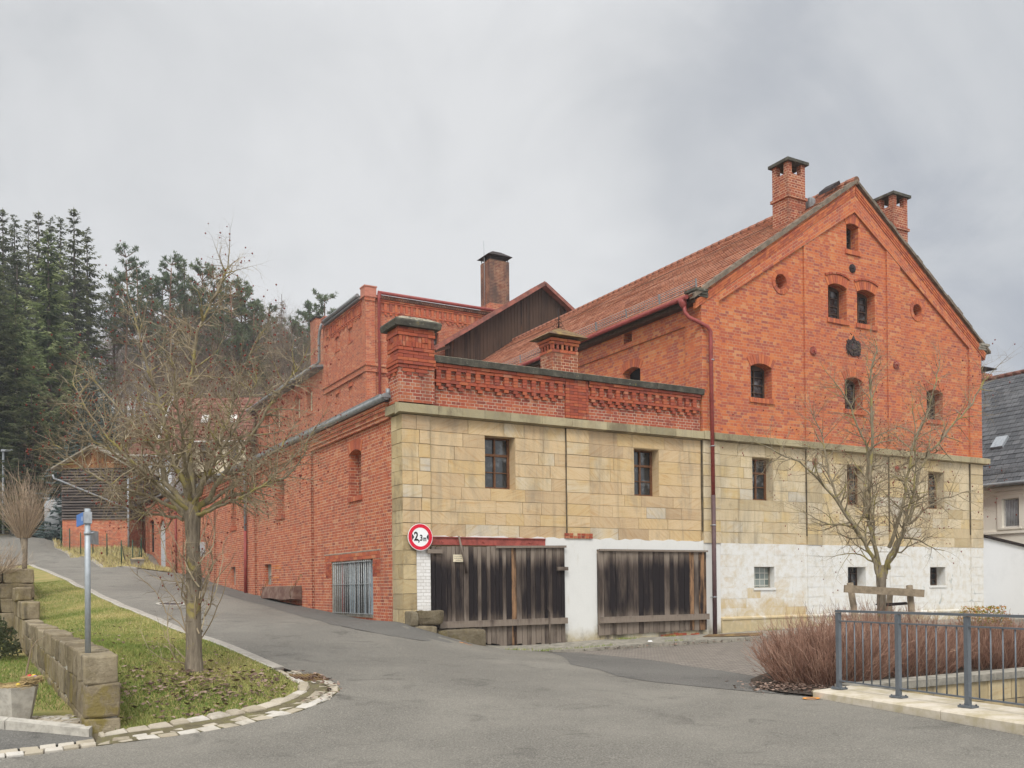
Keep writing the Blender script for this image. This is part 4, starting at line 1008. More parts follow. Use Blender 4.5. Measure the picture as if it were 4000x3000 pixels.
while x<21.6:
    w=RND.uniform(.7,1.3); mb.c=rc(); w=min(w,21.7-x)
    mb.hexa([(x,-.03,.1),(x+w-.004,-.03,.1),(x+w-.004,.1,.1),(x,.1,.1),(x,-.025,.66),(x+w-.004,-.025,.66),(x+w-.004,.1,.66),(x,.1,.66)])
    mb.hexa([(x,-.05,.66),(x+w-.004,-.05,.66),(x+w-.004,.1,.66),(x,.1,.66),(x,-.05,.70),(x+w-.004,-.05,.70),(x+w-.004,.06,.75),(x,.06,.75)]); x+=w
mb.build('whitewashed_base',M['wwash'],B)
for w in SW: mb=MB(); fbox(mb,PM('Y',.05),w[0]-.04,w[1]+.04,w[2]-.07,w[2]-.003,-.035,.3); mb.build('base_window_sill',M['plaster'],B)
x=9.38; mb=MB()
while x<21.9:
    w=min(RND.uniform(.8,1.5),21.91-x); mb.c=rc()
    mb.hexa([(x+.003,-.14,5.715),(x+w-.003,-.14,5.715),(x+w-.003,.1,5.69),(x+.003,.1,5.69),(x+.003,-.14,5.89),(x+w-.003,-.14,5.89),(x+w-.003,.1,5.95),(x+.003,.1,5.95)]); x+=w
mb.c=rc(); mb.box(9.03,9.375,-.115,.1,5.70,5.93)
mb.build('cornice',M['cornice'],B)
for w in GW: window(B,'Y',.05,w[0],w[1],w[2],w[3],2,3,'wframe',0,.31,.065,trans=(2,))
o=window(B,'Y',.05,SW[0][0],SW[0][1],SW[0][2],SW[0][3],1,1,'conc_d',0,.2,.03,'gblock')
for w in SW[1:]: window(B,'Y',.05,w[0],w[1],w[2],w[3],3,3,'wframe_d',0,.36,.04)
fB=PM('Y',.07)
def gwin(a0,a1,b0,bs,rise,cols,rows,h=.27,hood=False,sl=.14):
    o=window(B,'Y',.07,a0,a1,b0,bs,cols,rows,'wframe_d',rise,.33,.05)
    mb=MB(); archring(mb,fB,a0,a1,bs,rise,h,.014,.05,10,.04,.006)
    mb.build('arch',M['bp_gable'],o)
    if hood: mb=MB(); archring(mb,fB,a0-.12,a1+.12,bs+h+.02,rise+.01,.06,.045,.05,7,.02); mb.build('hood_mould',M['bp_par'],o)
    mb=MB(); soldier(mb,fB,a0-.07,a1+.08,b0-sl,b0-.002,.05,.2); mb.build('sill',M['bp_gable'],o)
for a,b in LW: gwin(a,b,7.06,7.97,.11,2,4)
gwin(14.2,15.03,9.80,10.80,.10,2,4,.26,True); gwin(15.5,16.33,9.80,10.80,.10,2,4,.26,True); gwin(15.05,15.60,12.04,12.82,.07,2,4,.32)
for cx,r in ((12.2,.235),(18.39,.22)):
    mb=MB(); n=22
    for i in range(n):
        t0=2*PI*(i+.05)/n;t1=2*PI*(i+.95)/n; mb.c=rc(); Q=lambda R,t,d:fB(cx+R*math.cos(t),10.59+R*math.sin(t),d); o=-.02
        mb.hexa([Q(r,t0,o),Q(r,t1,o),Q(r,t1,.05),Q(r,t0,.05),Q(r+.13,t0,o),Q(r+.13,t1,o),Q(r+.13,t1,.05),Q(r+.13,t0,.05)])
    w=mb.build('round_window',M['bp_gable'],B)
    mb=MB(); mb.disc((cx,.40,10.59),(0,-1,0),r+.02,20,.01); mb.build('pane',M['brick_old'] if cx<15 else M['dark'],w)
def boss(x,z,mat,r=.135,y=.07):
    mb=MB(); mb.disc((x,y,z),(0,-1,0),r,20,.03); mb.disc((x,y-.03,z),(0,-1,0),r*.72,16,.025); mb.disc((x,y-.055,z),(0,-1,0),r*.34,10,.05)
    for i in range(8):
        a=i*PI/4; mb.bar((x,y-.04,z),(x+r*.95*math.cos(a),y-.04,z+r*.95*math.sin(a)),.02,.02)
    mb.build('wall_anchor',mat,B)
boss(15.29,11.48,M['iron']); boss(13.45,8.68,M['redsteel'],.135,.01); boss(17.22,8.66,M['redsteel'],.135,.01); boss(13.45,5.32,M['redsteel'],.115,.0); boss(17.2,5.32,M['redsteel'],.115,.0); 
# ornate cast plaque (lobed outline with raised scrolls)
mb=MB(); n=48; pts=[]
for i in range(n):
    a=2*PI*i/n; sx=math.copysign(abs(math.cos(a))**.45,math.cos(a));sz=math.copysign(abs(math.sin(a))**.45,math.sin(a))
    q=1+.09*math.cos(12*a); pts.append((15.30+.31*sx*q,9.0+.245*sz*q))
mb.prism(pts,lambda a,b,d:(a,.04+d,b),.04)
mb.prism([(15.2,9.22),(15.4,9.22),(15.34,9.32),(15.30,9.38),(15.26,9.32)],lambda a,b,d:(a,.04+d,b),.04)
for i in range(16):
    a=2*PI*i/16; mb.disc((15.30+.25*math.copysign(abs(math.cos(a))**.6,math.cos(a)),.04,9.0+.19*math.copysign(abs(math.sin(a))**.6,math.sin(a))),(0,-1,0),.045,8,.03)
superq(mb,(15.30,.04,9.0),(.13,.05,.12),.8,14,8,.02)
mb.build('cast_plaque',M['iron'],B)
# roof
mb=MB(); sl=math.sqrt(1+.682**2); ze=9.66
Ls=(XC-8.68)*sl
tilestrip(mb,(8.68,-.06,ze),(0,1,0),(1,0,.682),22.2,Ls,.33)
tilestrip(mb,(2*XC-8.68,-.06,ze),(0,1,0),(-1,0,.682),22.2,Ls,.33)
rf=mb.build('roof',M['tile'],B)
zR=ze+(XC-8.68)*.682
mb=MB(); y=-.1
while y<22:
    mb.tube([(XC,y,zR-.02),(XC,y+.40,zR+.01)],[.125,.11],10); y+=.385
mb.build('ridge_tiles',M['tile'],rf)
mb=MB()
for s,h in ((-1,.085),(1,.05)):
    for i in range(26):
        t0,t1=i/26,(i+1)/26; e=8.72 if s<0 else 8.64
        p=lambda t:Vector((XC+s*(XC-e)*(1-t),0,zR-.02-(XC-e)*(1-t)*.682))
        a,b=p(t0),p(t1);j=RND.uniform(-.02,.03)
        mb.hexa([(a.x,-.11-j*.5,a.z-h),(b.x,-.11-j*.5,b.z-h),(b.x,.10,b.z-h),(a.x,.10,a.z-h),(a.x,-.11-j*.5,a.z+.05+j),(b.x,-.11-j*.5,b.z+.05+j),(b.x,.12,b.z+.06),(a.x,.12,a.z+.06)])
mb.build('verge',M['verge'],rf)
mb=MB()
for s in (-1,1):
    for k,(o,pr) in enumerate(((.20,.05),(.28,.035),(.36,.02))):
        for i in range(56):
            d0=6.5*i/56+.02;d1=6.5*(i+.94)/56+.02; mb.c=rc()
            zz=lambda d:zR-.02-d*.682-o-.06
            mb.hexa([(XC+s*d0,-pr-.004,zz(d0)),(XC+s*d1,-pr-.004,zz(d1)),(XC+s*d1,.1,zz(d1)),(XC+s*d0,.1,zz(d0)),(XC+s*d0,-pr-.004,zz(d0)+.075),(XC+s*d1,-pr-.004,zz(d1)+.075),(XC+s*d1,.1,zz(d1)+.075),(XC+s*d0,.1,zz(d0)+.075)])
mb.build('verge_bricks',M['bp_gable'],B)
mb=MB()
mb.box(8.75,9.05,.0,22,9.62,9.74); mb.box(8.80,9.049,.02,22,9.50,9.615); 
mb.build('eaves_board',M['wframe_d'],B)
for s in (-1,1):
    mb=MB(); X=lambda d:XC+s*d
    for d0,d1,z0,z1,y0 in ((6.16,6.62,9.80,9.87,-.13),(6.14,6.58,9.73,9.80,-.10),(6.12,6.54,9.66,9.73,-.07)):
        mb.box(min(X(d0),X(d1)),max(X(d0),X(d1)),y0,.35,z0,z1)
    mb.build('kneeler_stone',M['coping'] if s<0 else M['conc_d'],B)
snowguard('snow_guard',rf,(9.15,.3,ze+.47*.682+.04),(9.15,21.5,ze+.47*.682+.04),.24,(-.1,0,1),M['zinc'],.13)
mb=MB(); mb.tube([(8.62,.1,9.64),(8.62,22,9.64)],.062,10)
gt=mb.build('gutter',M['red_pipe'],B)
mb=MB(); mb.tube([(22.12,.0,9.66),(22.12,22,9.66)],.08,10); mb.build('gutter',M['red_pipe'],B)
mb=MB(); mb.tube([(8.64,.32,9.62),(8.65,.3,9.50),(8.66,.26,9.36)],[.12,.11,.055],12); mb.tube([(8.66,.26,9.42),(8.67,.24,9.25),(8.74,.16,9.10),(9.0,-.02,8.93),(9.17,-.12,8.82),(9.255,-.135,8.70),(9.26,-.135,8.5),(9.285,-.14,4.13)],.056,12)
dp=mb.build('downpipe',M['red_pipe'],B)
mb=MB(); mb.tube([(9.285,-.14,4.15),(9.29,-.14,.22)],.062,12); mb.build('lower_pipe',M['brown_pipe'],dp)
for z in (7.9,5.5,3.3,1.3): mb=MB(); mb.tube([(9.287,-.14,z),(9.287,-.14,z+.025)],.070,12); mb.bar((9.287,-.14,z+.01),(9.287,.05,z+.01),.02,.02); mb.build('pipe_clamp',M['galv'],dp)
def opentop(x0,x1,y0,y1,zb,zband,zo,zt,name='chimney'):
    mb=MB(); mb.box(x0,x1,y0,y1,zb,zo); c=.17
    for a,b in ((x0,y0),(x1-c,y0),(x1-c,y1-c),(x0,y1-c)): mb.box(a,a+c,b,b+c,zo,zt)
    mb.box(x0-.05,x1+.05,y0-.05,y1+.05,zband,zband+.085)
    ch=mb.build(name,M['brick_old'],B)
    mb=MB(); mb.box(x0-.09,x1+.09,y0-.09,y1+.09,zt,zt+.09); mb.hexa([(x0-.09,y0-.09,zt+.09),(x1+.09,y0-.09,zt+.09),(x1+.09,y1+.09,zt+.09),(x0-.09,y1+.09,zt+.09),(x0+.05,y0+.05,zt+.15),(x1-.05,y0+.05,zt+.15),(x1-.05,y1-.05,zt+.15),(x0+.05,y1-.05,zt+.15)],'d'); mb.build('chimney_cap',M['coping'],ch)
    mb=MB(); mb.box(x0+.2,x1-.2,y0+.2,y1-.2,zo-.01,zo+.03); mb.build('flue',M['dark'],ch)
opentop(13.16,13.90,.65,1.30,11.8,13.52,14.28,14.62)
opentop(18.02,18.74,.65,1.30,10.5,13.45,14.22,14.56)
mb=MB(); superq(mb,(14.25,.75,13.55),(.14,.1,.19),.5,12,8,.03); mb.build('vent_cowl',M['zinc'],rf)
mb=MB(); mb.hexa([(14.75,.35,13.95),(15.15,.35,14.2),(15.15,.9,14.2),(14.75,.9,13.95),(14.8,.35,14.08),(15.1,.35,14.31),(15.1,.9,14.31),(14.8,.9,14.08)]); mb.build('roof_hatch',M['rust_dk'],rf)

# ---------------------------------------------------------------- long brick wing up the hill
W=thing('brick_wing','long low red brick wing with blind windows running uphill behind the street lawn','building',(0,20,1.9))
BW=[(2.70,3.58),(9.55,10.43),(15.90,16.72),(22.3,23.1)]
hb=[arch(a,b,4.05,5.16,.10) for a,b in BW]
hg=rect(1.97,5.10,.97,2.39)
hs=[rect(11.14,12.0,1.82,2.51),rect(16.08,16.82,1.84,2.54)]
hd=arch(31.05,32.75,2.5,5.0,.42); hsl=arch(34.55,35.95,3.8,5.5,.1)
x0=.03
mb=MB(); wall(mb,'X',x0,[(.62,.3),(29.6,1.9),(29.6,6.05),(.62,6.05)],hb+[hg]+hs,.27)
wall(mb,'X',x0,[(29.6,2.2),(37.0,2.6),(37.0,6.45),(29.6,6.45)],[hd,hsl],.35)
wall(mb,'X',x0-.07,[(36.9,2.6),(40.1,2.9),(40.1,6.75),(36.9,6.75)],(),0,.07)
for a,b in ((6.6,7.55),(12.98,14.2),(19.38,20.5),(26.0,27.0)):
    wall(mb,'X',x0-.075,[(a,.3+a*.05),(b,.3+b*.05),(b,5.72),(a,5.72)],(),0,.075)
mb.box(.0,.9,40.0,40.1,3,6.75); mb.box(x0-.07,1.5,36.88,36.9,2.5,6.75)
mb.box(x0-.03,x0+.2,29.58,29.6,6.0,6.45)
# bricked up recesses

# corbelled cornice
for k,(z0,z1,o) in enumerate(((5.66,5.76,.085),(5.76,5.86,.12),(5.86,5.95,.155),(5.95,6.04,.19))): mb.box(x0-o,x0+.1,.64,29.58,z0,z1)
for k,(z0,z1,o) in enumerate(((6.05,6.17,.085),(6.17,6.29,.12),(6.29,6.42,.17))): mb.box(x0-o,x0+.1,29.62,36.88,z0,z1)
wv=mb.build('wall',M['brick'],W)
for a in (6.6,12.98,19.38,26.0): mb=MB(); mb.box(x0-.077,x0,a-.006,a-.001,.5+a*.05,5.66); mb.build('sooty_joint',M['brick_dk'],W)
fW=PM('X',x0)
for a,b in BW:
    mb=MB(); archring(mb,fW,a,b,5.16,.10,.28,.012,.05,10,.03,.005)
    aw=mb.build('blind_window',M['bp'],W)
    mb=MB(); mb.face([(x0+.26,a,4.0),(x0+.26,b,4.0),(x0+.26,b,5.3),(x0+.26,a,5.3)]); mb.build('brick_infill',M['brick_dk'],aw)  # infill uses a darker brick than the wall face
    mb=MB(); soldier(mb,fW,a-.06,b+.05,3.92,4.045,.045,.15); mb.build('sill',M['bp'],aw)
# grilled opening
mb=MB(); mb.box(x0+.02,x0+.2,4.80,5.09,.98,2.38); mb.box(x0-.03,x0+.14,1.97,5.0,.93,.985); mb.box(x0-.005,x0+.03,1.42,5.67,2.585,2.61)
gw=mb.build('grilled_window',M['conc_d'],W)
mb=MB(); i=0; y=1.98
while y<4.8:
    w=RND.uniform(.12,.26); mb.m=0 if RND.random()<.5 else (1 if RND.random()<.7 else 2); mb.box(x0+.15+RND.uniform(0,.03),x0+.2,y+.006,min(y+w,4.8),.99,2.38); y+=w
mb.build('shutter_boards',[M['bluegrey'],M['dark'],M['redsteel']],gw)
mb=MB()
for i in range(19):
    y=2.04+i*(2.72/18); mb.tube([(x0-.045,y,.99),(x0-.045,y,2.37)],.014,6)
for z in (1.02,1.77,2.34): mb.bar((x0-.062,1.97,z),(x0-.062,4.82,z),.03,.012)
mb.build('grille',M['bars'],gw)
mb=MB(); fX=PM('X',x0)
for a,b in ((5.1,5.55),(1.45,1.97)):
    z=1.95
    for k in range(5): course(mb,fX,a,b,z,z+.078,.008,.03,.25,.5*(k%2)); z+=.082
    mb.build('repaired_bricks',M['bp_par'],W); mb=MB()
course(mb,fX,1.5,5.6,2.40,2.48,.012,.03,.26); course(mb,fX,1.5,5.6,2.485,2.575,.008,.03,.26,.5)
mb.build('repaired_bricks',M['bp'],W); mb=MB()
for k in range(10):
    z=1.78+k*.077; a=10.15+RND.uniform(-.25,.1); course(mb,fX,a,10.75+RND.uniform(-.1,.25),z,z+.07,-.015+RND.random()*.03,.03,.25,.5*(k%2),.008)
mb.build('crumbled_bricks',M['bp_crumb'],W)
for h in hs:
    mb=MB(); mb.box(x0+.13,x0+.155,h[0][0],h[1][0],h[0][1],h[2][1]); mb.build('filled_opening',M['conc_d'],W)
mb=MB(); mb.tube([(-.20,.42,6.13),(-.20,29.6,6.13)],.085,10); mb.box(-.33,-.1,.40,.43,6.1,6.16)
gt=mb.build('gutter',M['zinc'],W)
mb=MB(); mb.hexa([(-.27,.68,6.17),(7.9,.68,6.6),(7.9,29.6,6.6),(-.27,29.6,6.17),(-.27,.68,6.22),(7.9,.68,6.65),(7.9,29.6,6.65),(-.27,29.6,6.22)]); mb.hexa([(-.3,29.62,6.5),(7.9,29.62,7.7),(7.9,40.2,7.7),(-.3,40.2,6.78),(-.3,29.62,6.55),(7.9,29.62,7.75),(7.9,40.2,7.75),(-.3,40.2,6.83)])
mb.build('roof',M['zinc'],W)
mb=MB(); mb.tube([(-.12,.5,6.15),(-.12,.5,6.32)],.06,10); mb.build('pipe_stub',M['zinc'],W)
mb=MB(); mb.tube([(-.2,13.85,6.1),(-.2,13.85,5.9),(-.13,13.88,5.6),(-.13,13.9,3.75)],.05,10); d=mb.build('downpipe',M['galv'],W)
mb=MB(); mb.tube([(-.13,13.9,3.77),(-.13,13.95,1.45)],.056,10); mb.build('lower_pipe',M['red_pipe'],d)
mb=MB(); mb.tube([(-.13,27.2,5.9),(-.13,27.2,2.45)],.055,10); mb.tube([(-.13,29.0,6.0),(-.13,29.0,5.3)],.05,8); mb.build('downpipe',M['red_pipe'],W)
# door and slit window
mb=MB(); mb.box(x0+.06,x0+.1,31.07,32.73,2.6,4.75); dr=mb.build('door',M['door_grey'],W)
mb=MB(); mb.box(x0+.06,x0+.12,31.07,32.73,4.76,4.82); 
for i in range(6): mb.bar((x0+.08,31.15+i*.3,4.82),(x0+.08,31.15+i*.3,5.35),.03,.04)
mb.build('fanlight',M['wwhite'],dr)
mb=MB(); mb.box(x0+.20,x0+.22,31.0,32.8,2.5,5.5); mb.build('door_backing',M['dark'],dr); mb=MB(); mb.box(x0+.12,x0+.14,34.5,36.0,3.7,5.7); mb.build('slit_window',M['dark'],W)
mb=MB(); archring(mb,fW,31.05,32.75,5.0,.42,.3,.01,.05,16,.0); mb.build('door_arch',M['bp'],W); mb=MB(); archring(mb,fW,34.55,35.95,5.5,.1,.25,.01,.05,12); mb.build('slit_window_arch',M['bp'],W)
mb=MB(); mb.box(-.16,x0-.002,21.35,21.75,3.28,3.72); mb.box(-.12,x0-.002,21.42,21.68,3.1,3.28); mb.build('meter_box',M['grey_box'],W)
# hanging weathered beam on two chains
t=thing('hanging_beam','thick weathered wooden beam hanging on two rusty chains low on the brick wing','beam',(-.2,9.2,1.55))
mb=MB(); n=9
for i in range(n):
    y0=7.62+3.5*i/n;y1=7.62+3.5*(i+1)/n; s=lambda y:.02*math.sin(y*2)
    mb.hexa([(-.34,y0,1.36+s(y0)),(-.34,y1,1.36+s(y1)),(-.03,y1,1.34),(-.03,y0,1.34),(-.26+s(y0),y0,1.74),(-.26+s(y1),y1,1.74),(-.03,y1,1.76),(-.03,y0,1.76)],'' if i in(0,n-1) else '')
mb.build('beam',M['troughw'],t)
for y in (7.7,11.0):
    mb=MB()
    for k in range(5):
        z=2.06-.085*k; x=-.04-.055*k
        mb.tube([(x+.02*math.cos(a),y+(.022*math.cos(a) if k%2 else 0),z+.05*math.sin(a)) for a in [2*PI*q/8 for q in range(9)]],.008,5)
    mb.tube([(.03,y,2.1),(-.05,y,2.09)],.012,6); mb.tube([(-.36,y,1.42),(-.37,y,1.6),(-.3,y,1.76)],.012,6)
    mb.build('chain',M['rust'],t)
# ---------------------------------------------------------------- timber loft
LY=21.3
L=thing('timber_loft','dark vertical boarded timber gable with rusty red roof behind the tiled main roof','loft',(17.0,LY,8))
LX,LZ,LK=17.03,17.28,.652
mb=MB()
zt=lambda x:LZ-.08-LK*abs(x-LX)
x=11.5
while x<22.4:
    w=min(RND.uniform(.15,.22),22.5-x); mb.c=rc(); o=RND.uniform(0,.02)
    mb.hexa([(x,LY-o,8),(x+w-.01,LY-o,8),(x+w-.01,LY+.05,8),(x,LY+.05,8),(x,LY-o,zt(x)),(x+w-.01,LY-o,zt(x+w)),(x+w-.01,LY+.05,zt(x+w)),(x,LY+.05,zt(x))])
    if RND.random()<.75: mb.c=(RND.uniform(.4,1),RND.random(),RND.uniform(0,.99)); mb.hexa([(x-.025,LY-.045,8),(x+.025,LY-.045,8),(x+.025,LY-.022,8),(x-.025,LY-.022,8),(x-.025,LY-.045,zt(x)),(x+.025,LY-.045,zt(x)),(x+.025,LY-.022,zt(x)),(x-.025,LY-.022,zt(x))])
    x+=w
mb.build('board_wall',M['planks_loft'],L)
mb=MB(); mb.prism([(11.6,8),(22.4,8),(22.4,13.6),(LX,17.1),(11.6,13.6)],lambda a,b,d:(a,LY+.055+d,b),.05); mb.build('dark_backing',M['dark'],L)
mb=MB()
def slope(mb,xa,za,xb,zb,y0,y1,th): mb.hexa([(xa,y0,za),(xb,y0,zb),(xb,y1,zb),(xa,y1,za),(xa,y0,za+th),(xb,y0,zb+th),(xb,y1,zb+th),(xa,y1,za+th)])
xe=10.75; ze_=LZ-LK*(LX-xe)
slope(mb,xe,ze_,LX,LZ,LY-.45,LY+1.0,.07); slope(mb,2*LX-xe,ze_,LX,LZ,LY-.45,LY+1.0,.07)
for i in range(5): mb.bar((xe,LY-.42+i*.33,ze_+.09),(LX,LY-.42+i*.33,LZ+.09),.035,.04)
lr=mb.build('roof',M['red_tin'],L)
for s_ in (1,-1):
    mb=MB(); X_=lambda v:LX+s_*(v-LX); mb.bar((X_(xe-.02),LY-.46,ze_-.03),(LX,LY-.46,LZ-.02),.03,.17); mb.build('bargeboard',M['red_tin'],lr)
mb=MB(); mb.bar((xe+.05,LY-.3,ze_-.1),(xe+.9,LY-.05,ze_+.25),.14,.14); mb.build('purlin_end',M['wframe_d'],lr)
# ---------------------------------------------------------------- brick tower block
T=thing('brick_tower_block','tall flat topped brick block with corbelled frieze and tall sooty chimney behind the annex','building',(7.86,22.53,2.2))
TX,TY=7.86,22.53; TR=18.
aw=[arch(24.60,25.12,11.27,11.78,.06),arch(26.54,27.10,11.27,11.78,.06)]
ab=[arch(24.52,25.06,14.1,14.72,.07),arch(26.44,27.02,14.1,14.72,.07)]
mb=MB(); wall(mb,'X',TX+.06,rect(TY+.1,28.8,5,15.9),aw+ab,.06)
for a,b in ((24.5,25.2),(26.45,27.15)): mb.face([(TX+.12,a,14.05),(TX+.12,b,14.05),(TX+.12,b,14.85),(TX+.12,a,14.85)]); mb.face([(TX+.12,a,11.2),(TX+.12,b,11.2),(TX+.12,b,11.9),(TX+.12,a,11.9)])
wall(mb,'X',TX,rect(TY+.062,TY+.5,5,15.9),(),0,.06); wall(mb,'X',TX,rect(28.45,28.85,5,15.9),(),0,.06)
wall(mb,'Y',TY+.06,rect(TX,TR,5,15.9),[arch(11.40,11.76,13.7,14.42,.06)],.3)
wall(mb,'Y',TY,rect(TX,8.34,5,15.9),(),0,.06)
mb.face([(TR,TY,5),(TR,28.8,5),(TR,28.8,15.9),(TR,TY,15.9)]); mb.face([(TX,28.85,5),(TR,28.85,5),(TR,28.85,15.9),(TX,28.85,15.9)]); mb.face([(TX+.1,TY+.1,15.9),(TR,TY+.1,15.9),(TR,28.8,15.9),(TX+.1,28.8,15.9)])
# band
for o,z0,z1 in ((.05,12.12,12.24),(.03,12.24,12.40),(.09,12.40,12.54)): mb.box(TX-o,TX+.05,TY-o,28.9,z0,z1); mb.box(TX+.05,TR,TY-o,TY+.05,z0,z1)
mb.box(TX-.05,8.34,TY-.05,TY+.05,15.55,15.72)
mb.build('wall',M['brick_far'],T)
mb=MB(); fa=PM('X',TX+.06);fb=PM('Y',TY+.06)
for f,a0,a1 in ((fa,TY+.55,28.4),(fb,8.55,TR)):
    n=int((a1-a0)/.28)
    for i in range(n):
        x=a0+i*.28
        mb.c=rc(); fbox(mb,f,x,x+.13,15.18,15.52,-.055,.02); mb.c=rc(); fbox(mb,f,x,x+.13,14.98,15.08,-.05,.02)
        if i%2: mb.c=rc(); fbox(mb,f,x+.07,x+.2,14.9,14.97,-.045,.02)
    course(mb,f,a0,a1,15.09,15.17,.055,.02,.27)
    course(mb,f,a0,a1,15.53,15.61,.06,.02,.27); course(mb,f,a0,a1,15.62,15.70,.09,.02,.27)
for a,b in ((24.52,25.12),(26.44,27.10)):
    for z in (11.78,14.72): archring(mb,fa,a-.02,b,z,.06,.2,.03,.05,6)
    soldier(mb,fa,a-.05,b+.05,14.0,14.09,.03,.05)
mb.build('frieze',M['bp'],T)
mb=MB()
for x0_,x1_,y0_,y1_ in ((TX-.06,8.40,TY-.06,TY+.52),(TX-.06,8.40,28.35,28.92)): mb=MB(); mb.box(x0_,x1_,y0_,y1_,15.74,16.20); mb.box(x0_-.03,x1_+.03,y0_-.03,y1_+.03,16.20,16.26); mb.box(x0_-.03,x1_+.03,y0_-.03,y1_+.03,15.72,15.76); mb.build('corner_cap',M['pinkcap'],T)
mb=MB(); mb.box(TX-.16,TX+.1,TY+.56,28.34,15.72,15.80); mb.box(TX-.10,TX+.1,TY+.56,28.34,15.80,15.9); mb.tube([(TX-.2,TY+.56,15.90),(TX-.2,28.34,15.90)],.09,8); mb.build('dark_gutter',M['zinc'],T)
mb=MB(); mb.box(8.44,TR,TY-.10,TY+.08,15.71,15.80); mb.box(8.44,TR,TY-.14,TY+.08,15.80,15.86); mb.build('eaves_cornice',M['brick_soot'],T)
mb=MB(); mb.tube([(8.44,TY-.18,15.95),(TR,TY-.18,15.95)],.085,8); g=mb.build('gutter',M['red_pipe'],T)
mb=MB(); mb.tube([(8.50,TY-.18,15.92),(8.50,TY-.12,15.6),(8.50,TY-.1,6)],[.11,.065,.065],8); mb.build('downpipe',M['red_pipe'],T)
mb=MB(); mb.tube([(TX-.2,28.5,15.85),(TX-.22,28.75,15.55),(TX-.2,28.95,15.2),(TX-.2,28.95,13.95),(TX-.3,29.3,13.75)],.08,8); mb.build('downpipe',M['zinc'],T)
window(T,'Y',TY+.06,11.40,11.76,13.7,14.42,1,3,'wframe_d',.06,.25,.04)
mb=MB(); mb.box(15.5,16.70,24.0,25.05,15.5,19.25); ch=mb.build('chimney',M['brick_soot'],T,'tall sooty brick chimney with a sheet metal cap')
mb=MB(); mb.box(15.48,16.72,23.98,25.07,15.5,16.9); mb.build('newer_base',M['brick_far'],ch)
mb=MB()
R0=[(15.35,23.85),(16.85,23.85),(16.85,25.2),(15.35,25.2)];R1=[(15.85,24.3),(16.35,24.3),(16.35,24.75),(15.85,24.75)]
mb.hexa([(*p,19.50) for p in R0]+[(*p,19.82) for p in R1]); mb.box(15.7,16.5,24.2,24.85,19.24,19.52)
for p in R0: mb.bar((p[0]+(16.1-p[0])*.3,p[1]+(24.5-p[1])*.3,19.2),(p[0]+(16.1-p[0])*.25,p[1]+(24.5-p[1])*.25,19.52),.04,.04)
mb.build('chimney_cap',M['rust_dk'],ch)
mb=MB(); mb.tube([(15.46,24.5,16),(15.44,24.5,19.4),(15.42,24.5,20.35)],.018,5); mb.build('lightning_rod',M['galv'],ch)
# ---------------------------------------------------------------- rear wing with arched windows
U=thing('rear_brick_wing','red brick wing with paired arched windows and grey eaves beyond the tower block','building',(7.9,40,3))
AY=[31.12,33.42,37.6,39.9,44.0,46.3]
mb=MB(); wall(mb,'X',TX+.1,rect(28.86,50,4.5,13.6),[arch(a,a+1.03,11.65,12.75,.3) for a in AY]+[arch(a,a+1.03,8.2,9.4,.3) for a in AY],.3)
for a in (29.0,35.95,42.3,48.5): wall(mb,'X',TX+.04,rect(a,a+.75,4.5,13.6),(),0,.06)
mb.face([(TX+.1,50,4.5),(18,50,4.5),(18,50,13.6),(TX+.1,50,13.6)])
mb.build('wall',M['brick_far'],U)
fu=PM('X',TX+.1)
for zb,zs in ((11.65,12.75),(8.2,9.4)):
    for a in AY:
        o=window(U,'X',TX+.1,a,a+1.03,zb,zs,2,4,'cream',.3,.28,.06)
        mb=MB(); archring(mb,fu,a,a+1.03,zs,.3,.22,.03,.05,10); mb.build('arch',M['bp'],o); mb=MB(); soldier(mb,fu,a-.05,a+1.1,zb-.13,zb,.05,.1); mb.build('sill',M['bp'],o)
mb=MB(); slope(mb,TX-.35,13.62,18,15.2,28.9,50.3,.12); mb.tube([(TX-.42,29.1,13.72),(TX-.42,50,13.72)],.1,8); mb.build('roof',M['zinc'],U)
mb=MB(); mb.box(9.2,10.1,34.2,35.2,13.5,17.85); c=mb.build('chimney',M['brick_old'],U)
mb=MB(); mb.box(9.15,10.15,34.15,35.25,17.85,17.93); mb.tube([(8.9,34.3,18.1),(9.1,34.3,18.25),(9.4,34.3,18.22),(9.4,34.3,17.93)],.02,5); mb.tube([(9.8,35.1,18.22),(9.8,35.1,17.93)],.02,5); mb.tube([(9.4,34.3,18.22),(9.8,35.1,18.22),(10.3,35,18.1)],.02,5); mb.build('chimney_cap',M['rust_dk'],c)
